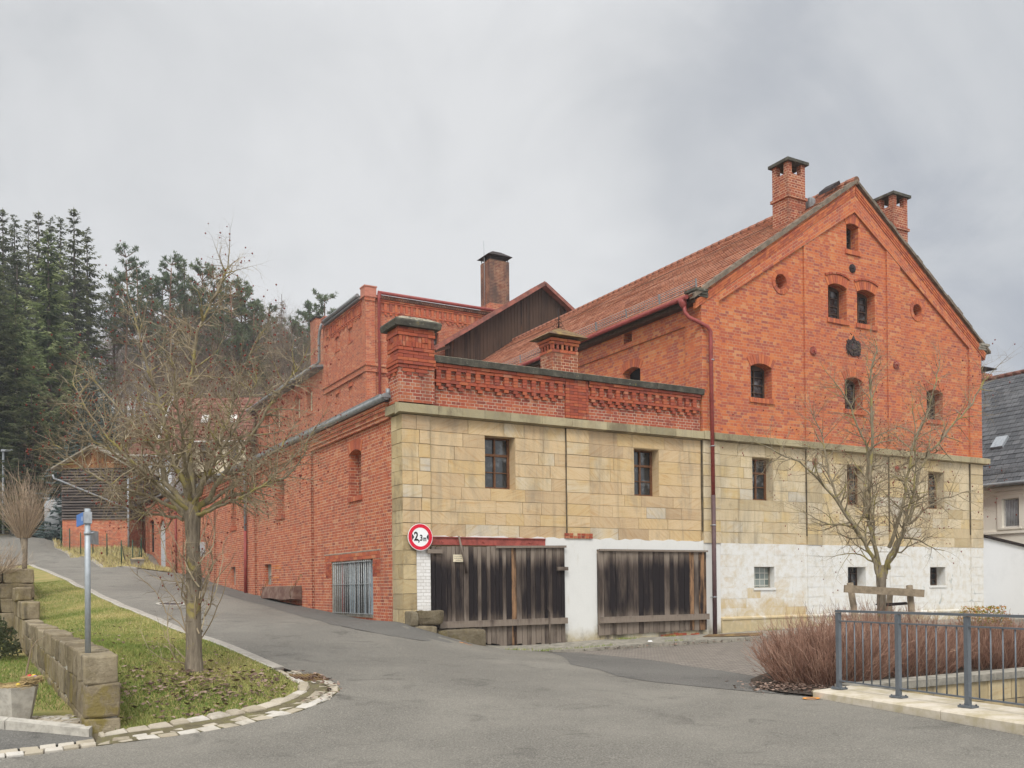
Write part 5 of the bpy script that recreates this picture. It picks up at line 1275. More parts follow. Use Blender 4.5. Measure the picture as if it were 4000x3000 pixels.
# ---------------------------------------------------------------- neighbour on the right
N=thing('slate_roofed_house','pale rendered house with steep grey slate roof at the right edge','house',(26,1,.4))
mb=MB(); wall(mb,'X',26,rect(-8,12,0,5.45),[rect(1.36,2.04,3.73,4.84),rect(-3.0,-2.3,3.73,4.84)],.2)
mb.face([(26,12,0),(35,12,0),(35,12,5.4),(30.4,12,10.3),(26,12,5.4)]); mb.face([(26,-8,0),(35,-8,0),(35,-8,5.4),(30.4,-8,10.3),(26,-8,5.4)])
mb.box(25.93,26.0,-8,12,3.50,3.60); mb.box(25.90,26,-8,12,5.15,5.3)
mb.build('wall',M['grey_render'],N)
for a in (1.36,-3.0):
    o=window(N,'X',26,a,a+.68,3.73,4.84,1,1,'wwhite',0,.1,.06)
    mb=MB(); f=PM('X',26)
    for q in ((a-.20,a-.002,3.66,4.99),(a+.682,a+.88,3.66,4.99),(a,a+.68,4.842,4.99)): fbox(mb,f,*q,-.05,.05)
    fbox(mb,f,a-.28,a+.96,4.99,5.05,-.09,.05); fbox(mb,f,a-.1,a+.78,3.66,3.728,-.07,.05); mb.build('surround',M['grey_render'],o)
    mb=MB()
    for k in range(9): mb.tube([(26.118,a+.08+.065*k,3.8),(26.118,a+.08+.065*k,4.8)],.03,6)
    mb.build('curtain',M['grey_box'],o)
mb=MB(); tilestrip(mb,(25.62,-8.3,5.42),(0,1,0),(1,0,1.09),20.6,6.9,.28,.02,1.3,.006); tilestrip(mb,(35.2,-8.3,5.42),(0,1,0),(-1,0,1.09),20.6,6.9,.28,.02,1.3,.006)
nr=mb.build('roof',M['slate'],N)
mb=MB(); y=-8.3
while y<12: mb.tube([(30.4,y,10.6),(30.4,y+.4,10.62)],[.12,.1],8); y+=.38
mb.build('ridge_tiles',M['tile_b'],nr)
mb=MB(); mb.tube([(25.55,-8.3,5.38),(25.55,12.2,5.38)],.08,8); mb.build('gutter',M['zinc'],N)
snowguard('snow_guard',nr,(26.0,-8,5.42+.38*1.09+.03),(26.0,12,5.42+.38*1.09+.03),.22,(-.25,0,1),M['zinc'],.11)
mb=MB(); u=Vector((1,0,1.09)).normalized();n=Vector((-1.09,0,1)).normalized();p=Vector((27.05,2.65,6.98))
q=[p,p+Vector((0,.5,0)),p+Vector((0,.5,0))+u*.62,p+u*.62]; mb.hexa([a for a in q]+[a+n*.12 for a in q]); mb.build('skylight',M['galv'],nr)
mb=MB(); mb.box(30.6,31.3,5.8,6.5,9.8,11.0); c=mb.build('chimney',M['brick_old'],N)
mb=MB(); mb.box(30.5,31.5,5.7,6.6,11.22,11.26)
for x in (30.68,31.2): mb.bar((x,6.1,11.0),(x,6.1,11.22),.03,.03)
mb.build('chimney_cap',M['rust_dk'],c)
Wn=thing('white_yard_wall','smooth white rendered wall with a sloping dark tiled coping beside the gabled building','wall',(24,.5,.4))
mb=MB(); mb.prism([(21.7,0),(28,0),(28,2.5),(21.7,3.32)],lambda a,b,d:(a,.5+d,b),.3); mb.build('wall',M['plaster_clean'],Wn)
mb=MB(); mb.hexa([(21.69,.40,3.33),(28,.40,2.51),(28,.9,2.51),(21.69,.9,3.33),(21.69,.38,3.40),(28,.38,2.58),(28,.9,2.60),(21.69,.9,3.42)]); mb.build('coping',M['rust_dk'],Wn)
# ---------------------------------------------------------------- clapboard shed up the street
P0=Vector((-4.30,37.63,0));P1=Vector((-1.07,35.77,0));dx=(P1-P0).normalized();dn=Vector((-dx.y,dx.x,0));LW_=(P1-P0).length
S=thing('clapboard_shed','weathered clapboard shed on a brick base with a golden boarded gable up the street','shed',(-2.7,36.7,4.0))
sf=lambda a,b,d=0:tuple(P0+dx*a+dn*d+Vector((0,0,b)))
Z0,Z1,Z2,Z3=3.2,5.67,8.55,9.62     # base, top of brick, eaves, apex
mb=MB(); mb.uvf=None
def sface(mb,a,uvs): mb.face(a,uvs)
sface(mb,[sf(0,Z0),sf(LW_,Z0),sf(LW_,Z1),sf(0,Z1)],[(0,Z0),(LW_,Z0),(LW_,Z1),(0,Z1)])
D_=4.5
sface(mb,[sf(LW_,Z0,0),sf(LW_,Z0,D_),sf(LW_,Z1,D_),sf(LW_,Z1,0)],[(0,Z0),(D_,Z0),(D_,Z1),(0,Z1)])
sface(mb,[sf(0,Z0,0),sf(0,Z0,D_),sf(0,Z1,D_),sf(0,Z1,0)],[(0,Z0),(D_,Z0),(D_,Z1),(0,Z1)])
mb.build('brick_base',M['brick'],S)
mb=MB(); z=Z1; k=0
while z<Z2-.02:
    h=.155; o=.035
    q0=0
    while q0<LW_-.01:
        q1=min(LW_,q0+RND.uniform(1.2,2.6)); mb.c=rc(); j=RND.uniform(-.008,.008); zc=z+j
        mb.hexa([sf(q0,zc,-.085),sf(q1-.006,zc+RND.uniform(-.006,.006),-.085),sf(q1-.006,zc+.02,.04),sf(q0,zc+.02,.04),sf(q0,zc+.045,-.085),sf(q1-.006,zc+.045,-.085),sf(q1-.006,zc+.125,.04),sf(q0,zc+.125,.04)]); q0=q1
    mb.c=rc(); mb.hexa([sf(LW_+o,z,0),sf(LW_+o,z,D_),sf(LW_-.05,z,D_),sf(LW_-.05,z,0),sf(LW_,z+h+.012,0),sf(LW_,z+h+.012,D_),sf(LW_-.05,z+h+.012,D_),sf(LW_-.05,z+h+.012,0)])
    mb.c=rc(); mb.hexa([sf(-o,z,0),sf(-o,z,D_),sf(.05,z,D_),sf(.05,z,0),sf(0,z+h+.012,0),sf(0,z+h+.012,D_),sf(.05,z+h+.012,D_),sf(.05,z+h+.012,0)])
    z+=h
mb.build('clapboard_wall',M['clap'],S)
mb=MB(); q=[sf(.03,Z1,.05),sf(LW_-.03,Z1,.05),sf(LW_-.03,Z2,.05),sf(.03,Z2,.05)]; mb.face(q); mb.build('dark_backing',M['dark'],S)  # near-black sheet stands in for the shade between the clapboards
mb=MB(); x=0; zz=lambda a:Z2+.05+(Z3-Z2)*(1-abs(a/LW_*2-1))
while x<LW_-.01:
    w=min(.14,LW_-x); mb.c=rc(); o=RND.uniform(0,.015)
    mb.hexa([sf(x,Z2-.02,-.05-o),sf(x+w-.006,Z2-.02,-.05-o),sf(x+w-.006,Z2-.02,.0),sf(x,Z2-.02,.0),sf(x,zz(x),-.05-o),sf(x+w-.006,zz(x+w),-.05-o),sf(x+w-.006,zz(x+w),0),sf(x,zz(x),0)]); x+=w
mb.build('gable_boards',M['gableboards'],S)
mb=MB()
for s in (-1,1):
    a0=LW_/2;a1=LW_/2+s*(LW_/2+.38); zz0=Z3+.08; zz1=Z3+.08-(Z3-Z2)*(1+.38/(LW_/2))
    q=[sf(a1,zz1,-.5),sf(a0,zz0,-.5),sf(a0,zz0,D_+.3),sf(a1,zz1,D_+.3)]
    mb.hexa(q+[(p[0],p[1],p[2]+.09) for p in q])
mb.build('roof',M['conc_d'],S)
mb=MB(); mb.tube([sf(-.36,8.15,-.3),sf(-.33,7.95,-.25),sf(-.1,7.85,-.1),sf(LW_-.05,6.25,-.1)],.055,8); mb.tube([sf(LW_-.02,8.0,-.08),sf(LW_-.02,5.6,-.08),sf(LW_-.02,3.9,-.08)],.055,8); mb.tube([sf(LW_+.02,7.85,-.08),sf(LW_+.5,8.05,-.08)],.04,6)
mb.build('downpipe',M['galv'],S)
# ---------------------------------------------------------------- houses behind the street tree
def house(name,label,o,ang,w,d,h,rise,wallm,roofm,wins,loc_cat='house',over=.35):
    r=thing(name,label,loc_cat,o); c,s=math.cos(ang),math.sin(ang)
    f=lambda a,b,z:(o[0]+a*c-b*s,o[1]+a*s+b*c,o[2]+z)
    mb=MB(); q=[f(0,0,-1),f(w,0,-1),f(w,d,-1),f(0,d,-1),f(0,0,h),f(w,0,h),f(w,d,h),f(0,d,h)]; mb.hexa(q,'td')
    mb.face([f(0,0,h),f(0,d,h),f(0,d/2,h+rise)]); mb.face([f(w,0,h),f(w,d,h),f(w,d/2,h+rise)]); mb.build('wall',wallm,r)
    mb=MB(); e=over;k=rise/(d/2)
    for s0,s1 in ((-e,d/2),(d+e,d/2)):
        z0=h-e*k;a=Vector(f(-e,s0,z0));b=Vector(f(w+e,s0,z0));u=(Vector(f(-e,s1,h+rise))-a)
        tilestrip(mb,a,b-a,u,(b-a).length,u.length,.36,.04,1.5)
    rr=mb.build('roof',roofm,r)
    for (side,a0,a1,z0,z1,mat) in wins:
        mb=MB()
        g=(lambda a,z,q:f(a,-q,z)) if side=='f' else (lambda a,z,q:f(-q,a,z))
        for x0,x1,y0,y1 in ((a0,a0+.07,z0,z1),(a1-.07,a1,z0,z1),(a0+.07,a1-.07,z0,z0+.07),(a0+.07,a1-.07,z1-.07,z1),((a0+a1)/2-.03,(a0+a1)/2+.03,z0+.07,z1-.07)):
            mb.hexa([g(x0,y0,0),g(x1,y0,0),g(x1,y0,.06),g(x0,y0,.06),g(x0,y1,0),g(x1,y1,0),g(x1,y1,.06),g(x0,y1,.06)])
        wo=mb.build('window',M[mat],r)
        mb=MB(); mb.face([g(a0,z0,.02),g(a1,z0,.02),g(a1,z1,.02),g(a0,z1,.02)]); mb.build('pane',M['glass'],wo)
    mb=MB(); z0=h-e*k; mb.tube([f(-e,-e-.06,z0-.02),f(w+e,-e-.06,z0-.02)],.07,8); mb.build('gutter',M['wwhite'],r)
    return r,f,rr
r,f,rr=house('cream_house','cream rendered house with a red tiled roof and white bargeboard behind the bare street tree',(2.45,44.6,4.2),-.52,5.2,5.0,7.6,3.0,M['cream'],M['tile_b'],[('f',2.2,2.95,5.9,7.0,'wframe_d'),('f',4.0,4.7,5.9,7.0,'wframe_d'),('l',1.6,2.4,3.8,5.0,'wframe_d'),('f',2.2,3.0,2.6,3.9,'wframe_d')])
mb=MB()
for b in (-.45,5.45):
    pass
mb.bar(f(-.42,-.4,7.25),f(-.42,2.5,10.75),.06,.22); mb.bar(f(-.42,5.4,7.25),f(-.42,2.5,10.75),.06,.22); mb.build('bargeboard',M['wwhite'],rr)
for a in (2.0,3.9):
    mb=MB(); q=[Vector(f(a,.75,8.62)),Vector(f(a+.45,.75,8.62)),Vector(f(a+.45,1.15,9.1)),Vector(f(a,1.15,9.1))]; mb.hexa(q+[p+Vector((0,-.02,.1)) for p in q]); mb.build('skylight',M['wwhite'],rr)
mb=MB(); 
for i in range(12): mb.bar(f(1.6+.2*i,-.9,4.0),f(1.6+.2*i,-.9,5.0),.16,.03)
mb.hexa([f(1.5,-.9,3.9),f(4.1,-.9,3.9),f(4.1,0,3.9),f(1.5,0,3.9),f(1.5,-.9,4.0),f(4.1,-.9,4.0),f(4.1,0,4.0),f(1.5,0,4.0)]); mb.build('balcony',M['wframe_d'],r)
house('small_brown_house','small timbered house with a shallow red roof and white ground floor beside the clapboard shed',(.1,42.2,4.0),-.5,2.3,4.0,6.3,1.1,M['plaster_clean'],M['tile_b'],[('f',.3,.9,4.9,5.7,'wwhite'),('f',1.3,1.9,4.9,5.7,'wwhite')],over=.5)
house('yellow_house','pale yellow house half hidden behind the spruce trunks at the left edge',(-9.2,62.0,7.9),-.45,6.5,5,3.2,2.2,M['cream'],M['tile_b'],[('f',3.6,4.5,1.2,2.4,'wframe_d'),('f',1.2,2.1,1.2,2.4,'wframe_d')])

# ---------------------------------------------------------------- garden wall with stepped blocks
t=thing('garden_wall','old mossy sandstone block wall stepping up along the street lawn, grey pole on its end','wall',(-7.35,-4,.1))
mb=MB(); k=0
def wstone(x0,x1,y0,y1,z0,z1,moss=.3,e=.15,j=.03):
    global k
    k+=1; mb.c=(RND.random(),moss,0); superq(mb,((x0+x1)/2,(y0+y1)/2,(z0+z1)/2),((x1-x0)/2,(y1-y0)/2,(z1-z0)/2),e,24,12,j,seed=k*1.7)
for zi_,(z0,z1,xo,m) in enumerate(((-.1,.285,.02,.9),(.285,.645,.0,.75),(.645,.965,-.01,.15))):
    y=-8.86+zi_*.02; f=True
    while y<5.6:
        L_=RND.uniform(.65,1.15) if not f else (.55,.9,.7)[zi_]
        wstone(-7.53-xo*.3,-7.17+xo,y-.002,min(y+L_,5.9)+.002,z0-.002,z1+.002+(RND.uniform(-.015,.02) if zi_==2 else 0),m*RND.uniform(.4,1) if not f else m); y+=L_; f=False
for y in np.arange(5.6,11.5,.95): 
    wstone(-7.55,-7.17,y,y+.94,.0,.5,.5); wstone(-7.55,-7.17,y,y+.94,.5,.98,.5); wstone(-7.56,-7.17,y,y+.94,.985,1.42,.3)
    if y>7.5: wstone(-7.6,-7.2,y,y+.94,1.42,1.78,.3)
for z0,z1,n in ((.6,1.05,3),(1.05,1.48,3),(1.48,1.92,3),(1.92,2.36,2)):
    x=-7.0
    for i in range(n+3):
        L_=RND.uniform(.75,1.2); wstone(x-L_,x-.01,11.35,11.8,z0+.004,z1-.004,.25); x-=L_
for z0,z1 in ((1.48,1.92),(1.92,2.36)):
    y=11.8
    while y<17: L_=RND.uniform(.8,1.2); wstone(-7.4,-7.0,y,y+L_-.01,z0,z1,.25); y+=L_
mb.build('wall',M['rubble'],t)
mb=MB(); mb.box(-7.505,-7.20,-8.8,5.6,-.1,.90); mb.box(-7.5,-7.22,5.8,11.3,0,1.2); mb.build('lime_mortar',M['conc'],t)
# pole with blue sign
t=thing('sign_pole','galvanised pole on the end of the garden wall carrying a blue street plate','sign pole',(-7.43,-8.2,.95))
mb=MB(); mb.tube([(-7.43,-8.2,.94),(-7.42,-8.2,2.6)],.032,16); mb.build('pole',M['pole'],t)
mb=MB(); mb.box(-7.462,-7.378,-8.245,-8.155,2.43,2.562); mb.build('clamp_sleeve',M['galv'],t)
mb=MB(); mb.tube([(-7.425,-8.2,2.30),(-7.425,-8.2,2.335)],.037,14); mb.tube([(-7.40,-8.19,2.32),(-7.35,-8.17,2.33)],.014,8); mb.build('pipe_clip',M['galv'],t)
mb=MB(); mb.hexa([(-7.46,-8.17,2.425),(-7.448,-8.17,2.425),(-7.473,-7.6,2.425),(-7.485,-7.6,2.425),(-7.46,-8.17,2.565),(-7.448,-8.17,2.565),(-7.473,-7.6,2.565),(-7.485,-7.6,2.565)])
pl_=mb.build('street_plate',M['blue_p'],t)
mb=MB()
y=-8.10
while y<-7.65: w=RND.uniform(.02,.04); mb.hexa([(-7.4645,y,2.468),(-7.4640,y,2.468),(-7.4675,y+w,2.468),(-7.4680,y+w,2.468),(-7.4645,y,2.52),(-7.4640,y,2.52),(-7.4675,y+w,2.52),(-7.4680,y+w,2.52)]); y+=w+.01
mb.build('plate_band',M['paleblue_p'],pl_)
mb=MB(); mb.hexa([(-7.39,-8.17,2.20),(-7.38,-8.175,2.20),(-7.28,-7.95,2.20),(-7.29,-7.945,2.20),(-7.39,-8.17,2.355),(-7.38,-8.175,2.355),(-7.28,-7.95,2.355),(-7.29,-7.945,2.355)]); mb.build('small_plate',M['galv'],t)
# width limit sign
OFFS=0.0
def text(s,size,loc,xs=1.,mat=None,parent=None,name='lettering',ext=.0015,align='CENTER'):
    cu=bpy.data.curves.new(name,'FONT'); cu.body=s; cu.size=size; cu.extrude=ext; cu.align_x=align; cu.align_y='CENTER'; cu.offset=OFFS
    o=bpy.data.objects.new(name+'_c',cu); COL.objects.link(o); dg=bpy.context.evaluated_depsgraph_get()
    me=bpy.data.meshes.new_from_object(o.evaluated_get(dg)); bpy.data.objects.remove(o); bpy.data.curves.remove(cu)
    l=Vector(loc)-(wloc(parent) if parent else Vector((0,0,0)))
    for v in me.vertices: c=v.co.copy(); v.co=(l.x+c.x*xs,l.y-c.z,l.z+c.y)
    me.materials.clear(); me.materials.append(mat); ob=bpy.data.objects.new(name,me); COL.objects.link(ob)
    if parent: ob.parent=parent
    return ob
ts=thing('traffic_sign','round red rimmed width limit sign reading 2,3m on the sandstone corner','traffic sign',(.39,-.07,2.83))
C0=(.39,-.09,2.83)
mb=MB(); mb.disc(C0,(0,-1,0),.312,48,.012); mb.build('sign_face',M['white_p'],ts)
mb=MB(); mb.disc((.39,-.103,2.83),(0,-1,0),.300,48,.002,.218); mb.build('red_rim',M['red_p'],ts)
for s in (-1,1):
    mb=MB(); n=8;pts=[(s*.213*math.cos(a),.213*math.sin(a)) for a in [(-.36+.72*i/n) for i in range(n+1)]]+[(s*.155,0)]
    mb.prism([(.39+a,2.83+b) for a,b in pts],lambda a,b,d:(a,-.1045+d,b),.003)
    mb.build('arrow_mark',M['black_p'],ts)
mb=MB(); mb.box(.36,.42,-.089,-.06,2.6,3.06); mb.box(.37,.41,-.06,.05,2.8,2.86); mb.build('bracket',M['galv'],ts)
def fattext(s,size,loc,xs,th):
    global OFFS
    OFFS=th; o=text(s,size,loc,xs,M['black_p'],ts,'lettering',.0012)
    OFFS=0; return o
fattext('2',.28,(.285,-.1048,2.835),.78,.008); fattext(',',.21,(.352,-.1048,2.79),.9,.006); fattext('3',.19,(.412,-.1048,2.805),.80,.006); fattext('m',.165,(.502,-.1048,2.79),.62,.005)
# notice on the garage door
nt=thing('notice','small cream notice about parking with three text lines on the left garage door','notice',(1.37,-.06,2.35))
mb=MB(); mb.box(1.245,1.505,-.075,-.066,2.262,2.432); mb.build('board',M['cream'],nt)
for i,s in enumerate(('Hier ist ein Parkplatz','kein Platz zum Spielen','und Radfahren!')):
    text(s,.030,(1.375,-.0765,2.392-i*.047),.78,M['black_p'],nt,'lettering',.0006)
# ---------------------------------------------------------------- planter with egg nest
px_,py_,pz_=-8.16,-7.85,.2
t=thing('planter','angular pale concrete planter filled with straw at the bottom left','planter',(px_,py_,pz_))
mb=MB(); n=6;R0,R1,h=.185,.265,.385
ring=lambda r,z,o=.35:[(px_+r*math.cos(2*PI*i/n+o),py_+r*math.sin(2*PI*i/n+o),pz_+z) for i in range(n)]
a,b,c,d=ring(R0,0),ring(R1,h),ring(R1-.035,h),ring(R1-.04,h-.05)
for p,q in ((a,b),(b,c),(c,d)):
    for i in range(n): mb.face([p[i],p[(i+1)%n],q[(i+1)%n],q[i]])
mb.face(d); mb.face(a[::-1]); mb.build('pot',M['conc'],t)
def strawring(mb,c,r0,r1,z0,z1,n,L_):
    for i in range(n):
        a=RND.uniform(0,6.3);r=RND.uniform(r0,r1);p=Vector((c[0]+r*math.cos(a),c[1]+r*math.sin(a),c[2]+RND.uniform(z0,z1)))
        d=Vector((-math.sin(a)+RND.uniform(-.5,.5),math.cos(a)+RND.uniform(-.5,.5),RND.uniform(-.25,.35))).normalized()
        mb.c=rc(); mb.tube([p-d*L_/2,p+d*L_*.1+Vector((0,0,.006)),p+d*L_/2],.0022,3,False)
mb=MB(); strawring(mb,(px_,py_,pz_+h-.03),.0,.24,0,.06,420,.16); mb.build('straw',M['straw'],t)
mb=MB(); B0=Vector((-8.05,-7.88,.55)); mb.c=(.3,0,0)
mb.tube([B0,B0+Vector((.0,0,.15)),B0+Vector((.03,0,.30)),B0+Vector((.06,-.01,.46)),B0+Vector((.12,-.02,.55)),B0+Vector((.2,-.03,.59))],[.014,.012,.011,.009,.006,.003],6)
mb.tube([B0+Vector((.06,-.01,.44)),B0+Vector((.05,0,.54)),B0+Vector((.09,0,.6))],[.006,.004,.002],5)
mb.build('branch',M['twig'],t)
NC=(-7.985,-7.93,.665)
t2=thing('nest','small straw nest holding painted eggs on a branch above the concrete planter','nest',NC)
mb=MB(); strawring(mb,NC,.035,.105,-.035,.03,420,.11); superq(mb,(NC[0],NC[1],NC[2]-.03),(.075,.075,.028),.9,12,6,.01); mb.build('straw_ring',M['straw'],t2)
def egg(x,y,z,m,lab):
    mb=MB(); mb.smooth=True; superq(mb,(x,y,z),(.026,.022,.022),1,14,10,0); tag(mb.build('egg',M[m]),lab,'egg','painted eggs in the planter decoration')
egg(NC[0]-.03,NC[1]-.03,NC[2]+.035,'egg_r','bright red egg in the straw nest'); egg(NC[0]+.025,NC[1]-.04,NC[2]+.022,'egg_v','violet egg in the straw nest'); egg(NC[0]+.015,NC[1]+.03,NC[2]+.03,'egg_y','yellow green egg at the back of the straw nest'); egg(-8.13,-8.0,.61,'egg_y','yellow egg lying on the straw of the concrete planter')
mb=MB()
x,y=-7.0,.0
mb.c=(0,0,0); mb.hexa([(x,y,H(x,y)+.03),(x+.2,y+.02,H(x,y)+.03),(x+.2,y+.1,H(x,y)+.03),(x,y+.1,H(x,y)+.03),(x+.02,y,H(x,y)+.06),(x+.19,y+.02,H(x,y)+.07),(x+.19,y+.1,H(x,y)+.07),(x+.02,y+.1,H(x,y)+.05)]) if False else None
# ---------------------------------------------------------------- bridge slab, stream channel, railing
mb=MB(); FE=[(1.37,-10.84),(1.19,-11.96),(1.0,-13.05),(.81,-14.15),(.62,-15.2),(.42,-16.6)]; BE=[(2.12,-10.9),(1.93,-12.1),(1.74,-13.1),(1.56,-14.2),(1.38,-15.25),(1.2,-16.6)]
for i in range(5):
    a,b,c,d=FE[i],FE[i+1],BE[i+1],BE[i]; g=.004
    a=(a[0],a[1]-g);b=(b[0],b[1]+g);c=(c[0],c[1]+g);d=(d[0],d[1]-g)
    mb.c=rc(); lo=-.5
    top=[(a[0]+.02,a[1],.195),(b[0]+.02,b[1],.195),(c[0],c[1],.225),(d[0],d[1],.225)]
    mid=[(a[0],a[1],.175),(b[0],b[1],.175),(c[0],c[1],.2),(d[0],d[1],.2)]
    mb.hexa([(p[0],p[1],lo) for p in (a,b,c,d)]+mid,'t'); mb.hexa(mid+top,'d')
tag(mb.build('bridge_slab',M['slab']),'weathered concrete kerb slab of the little bridge under the grey railing','bridge slab')
mb=MB()
for q in range(5):
    mb.c=(RND.random(),.3,0); superq(mb,(1.45+RND.uniform(-.08,.3),-10.78+RND.uniform(-.05,.08),.13),(.07,.05,.05),.5,10,6,.03,seed=q)
tag(mb.build('rubble_heap',M['rubble']),'broken stones at the near end of the bridge slab','rubble')
t=thing('channel_wall','stone retaining wall with concrete coping on the far side of the sunken stream','retaining wall',(5,-10.8,0))
mb=MB(); mb.box(2.0,16,-10.93,-10.4,-1.4,.05); mb.m=1
f=PM('Y',-10.95); blocks(mb,f,2.0,16,[.12,-.2,-.55,-.9,-1.35],(),0,.03,.4,.8,.006,dirt=lambda a,b:RND.random())
mb.build('wall',[M['conc_d'],M['sand_d']],t)
mb=MB(); x=2.05
while x<16: w=1.6; mb.box(x+.003,x+w-.003,-11.0,-10.62,.12,.225); x+=w
mb.build('coping',M['conc_d'],t)
t=thing('channel_wall','stained concrete retaining wall of the stream nearest the road bridge','retaining wall',(5,-15.8,0))
mb=MB(); mb.box(1.5,16,-16.0,-15.7,-1.4,.2); mb.build('wall',M['conc_d'],t)
mb=MB(); mb.box(1.9,16,-15.7,-10.96,-1.05,-1.0); tag(mb.build('stream',M['glass']),kind='structure')
R=thing('railing','grey painted metal railing on the bridge slab at the lower right','railing',(1.5,-12.1,.22))
PO=[(1.66,-11.04),(1.49,-12.12),(1.335,-13.17),(1.16,-14.28),(.98,-15.4),(.8,-16.5)]
zt_=1.275
for p in PO:
    mb=MB(); d=Vector((.16,1,0)).normalized(); a=Vector((p[0],p[1],.22)); mb.bar(a,a+Vector((0,0,zt_-.22-.02)),.05,.06,d); po=mb.build('post',M['rail'],R)
    mb=MB(); mb.box(p[0]-.065,p[0]+.065,p[1]-.09,p[1]+.09,.213,.235)
    for sx in (-.045,.045):
        for sy in (-.07,.07): mb.tube([(p[0]+sx,p[1]+sy,.235),(p[0]+sx,p[1]+sy,.25)],.011,6)
    mb.build('base_plate',M['rail'],po)
p0,p1=PO[0],PO[-1]
mb=MB(); mb.bar((p0[0]+.005,p0[1]+.03,zt_),(p1[0],p1[1],zt_),.055,.03); mb.build('top_rail',M['rail'],R)
for z,nm in ((1.14,'middle_rail'),(.325,'bottom_rail')):
    mb=MB()
    for a,b in zip(PO,PO[1:]): mb.bar((a[0],a[1]-.03,z),(b[0],b[1]+.03,z),.038,.018)
    mb.build(nm,M['rail'],R)
for a,b in zip(PO,PO[1:]):
    for i in range(1,7):
        f=i/7; x=a[0]+(b[0]-a[0])*f;y=a[1]+(b[1]-a[1])*f; mb=MB(); mb.tube([(x,y,.33),(x,y,1.135)],.009,8); mb.build('baluster',M['rail'],R)
# ---------------------------------------------------------------- tree stakes
S_=thing('tree_stake_frame','weathered wooden stake frame tied round the younger tree behind the railing','tree stake',(5.3,-8.8,.15))
for (bx,by,tx,ty,zt2) in ((4.95,-8.75,4.84,-8.55,1.66),(5.55,-9.35,5.75,-9.07,1.60),(6.0,-8.35,6.30,-8.24,1.55)):
    mb=MB(); mb.tube([(bx,by,-.1),((bx+tx)/2,(by+ty)/2,.8),(tx,ty,zt2)],[.06,.058,.055],10); mb.build('stake',M['stake'],S_)
mb=MB(); mb.bar((4.52,-8.70,1.56),(5.80,-9.32,1.46),.05,.13); mb.build('cross_rail',M['stake'],S_)
mb=MB(); mb.bar((5.65,-9.15,1.48),(6.42,-8.2,1.50),.045,.11); mb.build('cross_rail',M['stake'],S_)
mb=MB(); mb.tube([(4.84,-8.55,1.36),(5.0,-8.50,1.28),(5.05,-8.52,1.0),(5.04,-8.53,.7)],.018,6); mb.tube([(5.7,-9.05,1.3),(5.6,-8.75,1.28),(5.43,-8.62,1.27),(5.55,-8.8,1.25),(5.72,-9.1,1.28)],.015,5); mb.build('tie_strap',M['rust_dk'],S_)
# ---------------------------------------------------------------- wire fence and far planter
Fn=thing('wire_fence','green wire fence on thin posts along the grass bank before the clapboard shed','fence',(-3.5,30,3.2))
FP=[(-4.45,36.6),(-4.18,34.6),(-3.85,32.4),(-3.5,30.2),(-3.08,28.3),(-2.62,26.9),(-1.7,30.0),(-.85,33.0)]
for i,(x,y) in enumerate(FP):
    mb=MB(); z=H(x,y); mb.tube([(x,y,z-.1),(x,y,z+1.22)],.028,6)
    if i==5: mb.tube([(x,y,z+1.1),(x+.35,y+1.3,H(x+.35,y+1.3))],.022,5)
    if i==7: mb.tube([(x,y,z+1.1),(x-.35,y-1.2,H(x-.35,y-1.2))],.022,5)
    mb.build('post',M['green_p'],Fn)
mb=MB()
for a,b in zip(FP,FP[1:]):
    za,zb=H(*a),H(*b)
    for k in range(6): mb.tube([(a[0],a[1],za+.1+.2*k),(b[0],b[1],zb+.1+.2*k)],.0035,3,False)
    for k in range(14):
        t_=k/14; x=a[0]+(b[0]-a[0])*t_;y=a[1]+(b[1]-a[1])*t_;z=za+(zb-za)*t_; mb.tube([(x,y,z+.05),(x,y,z+1.12)],.0025,3,False)
mb.build('wire_mesh',M['green_p'],Fn)
x,y=-2.0,26.4; z=H(x,y)+.02
t=thing('stone_trough','square tapering concrete tub with ochre moss beside the wing end','planter',(x,y,z))
mb=MB(); mb.hexa([(x-.2,y-.2,z-.1),(x+.2,y-.2,z-.1),(x+.2,y+.2,z-.1),(x-.2,y+.2,z-.1),(x-.27,y-.27,z+.48),(x+.27,y-.27,z+.48),(x+.27,y+.27,z+.48),(x-.27,y+.27,z+.48)]); mb.box(x-.29,x+.29,y-.29,y+.29,z+.43,z+.50); mb.build('tub',M['conc_d'],t)
mb=MB(); superq(mb,(x,y,z+.5),(.27,.27,.06),.6,16,8,.03); mb.build('moss',M['straw'],t)
x,y=-6.93,48.4; z=H(x,y)
t=thing('street_lamp','tall grey street lamp with flat head before the thuja hedge at the left','street lamp',(x,y,z))
mb=MB(); mb.tube([(x,y,z),(x+.03,y,10.75)],[.09,.065],10); mb.build('pole',M['pole'],t)
mb=MB(); mb.hexa([(x-.12,y-.12,10.7),(x+.62,y-.12,10.78),(x+.62,y+.12,10.78),(x-.12,y+.12,10.7),(x-.1,y-.09,10.84),(x+.55,y-.09,10.88),(x+.55,y+.09,10.88),(x-.1,y+.09,10.84)]); mb.build('lamp_head',M['galv'],t)
t=thing('open_woodshed','low open shelter with a thin red roof edge behind the pollard willow','shelter',(-5.2,50,5.6))
mb=MB(); mb.hexa([(-6.5,50.2,7.66),(-4.08,48.9,7.28),(-3.6,50.2,7.28),(-5.9,51.6,7.66),(-6.5,50.2,7.74),(-4.08,48.9,7.36),(-3.6,50.2,7.36),(-5.9,51.6,7.74)]); mb.build('roof',M['red_pipe'],t)
mb=MB(); mb.bar((-6.4,50.4,7.2),(-4.1,49.1,6.9),.06,.55); mb.bar((-6.4,50.5,6.6),(-4.1,49.2,6.4),.06,.5); mb.build('back_boards',M['wframe_d'],t)
mb=MB()
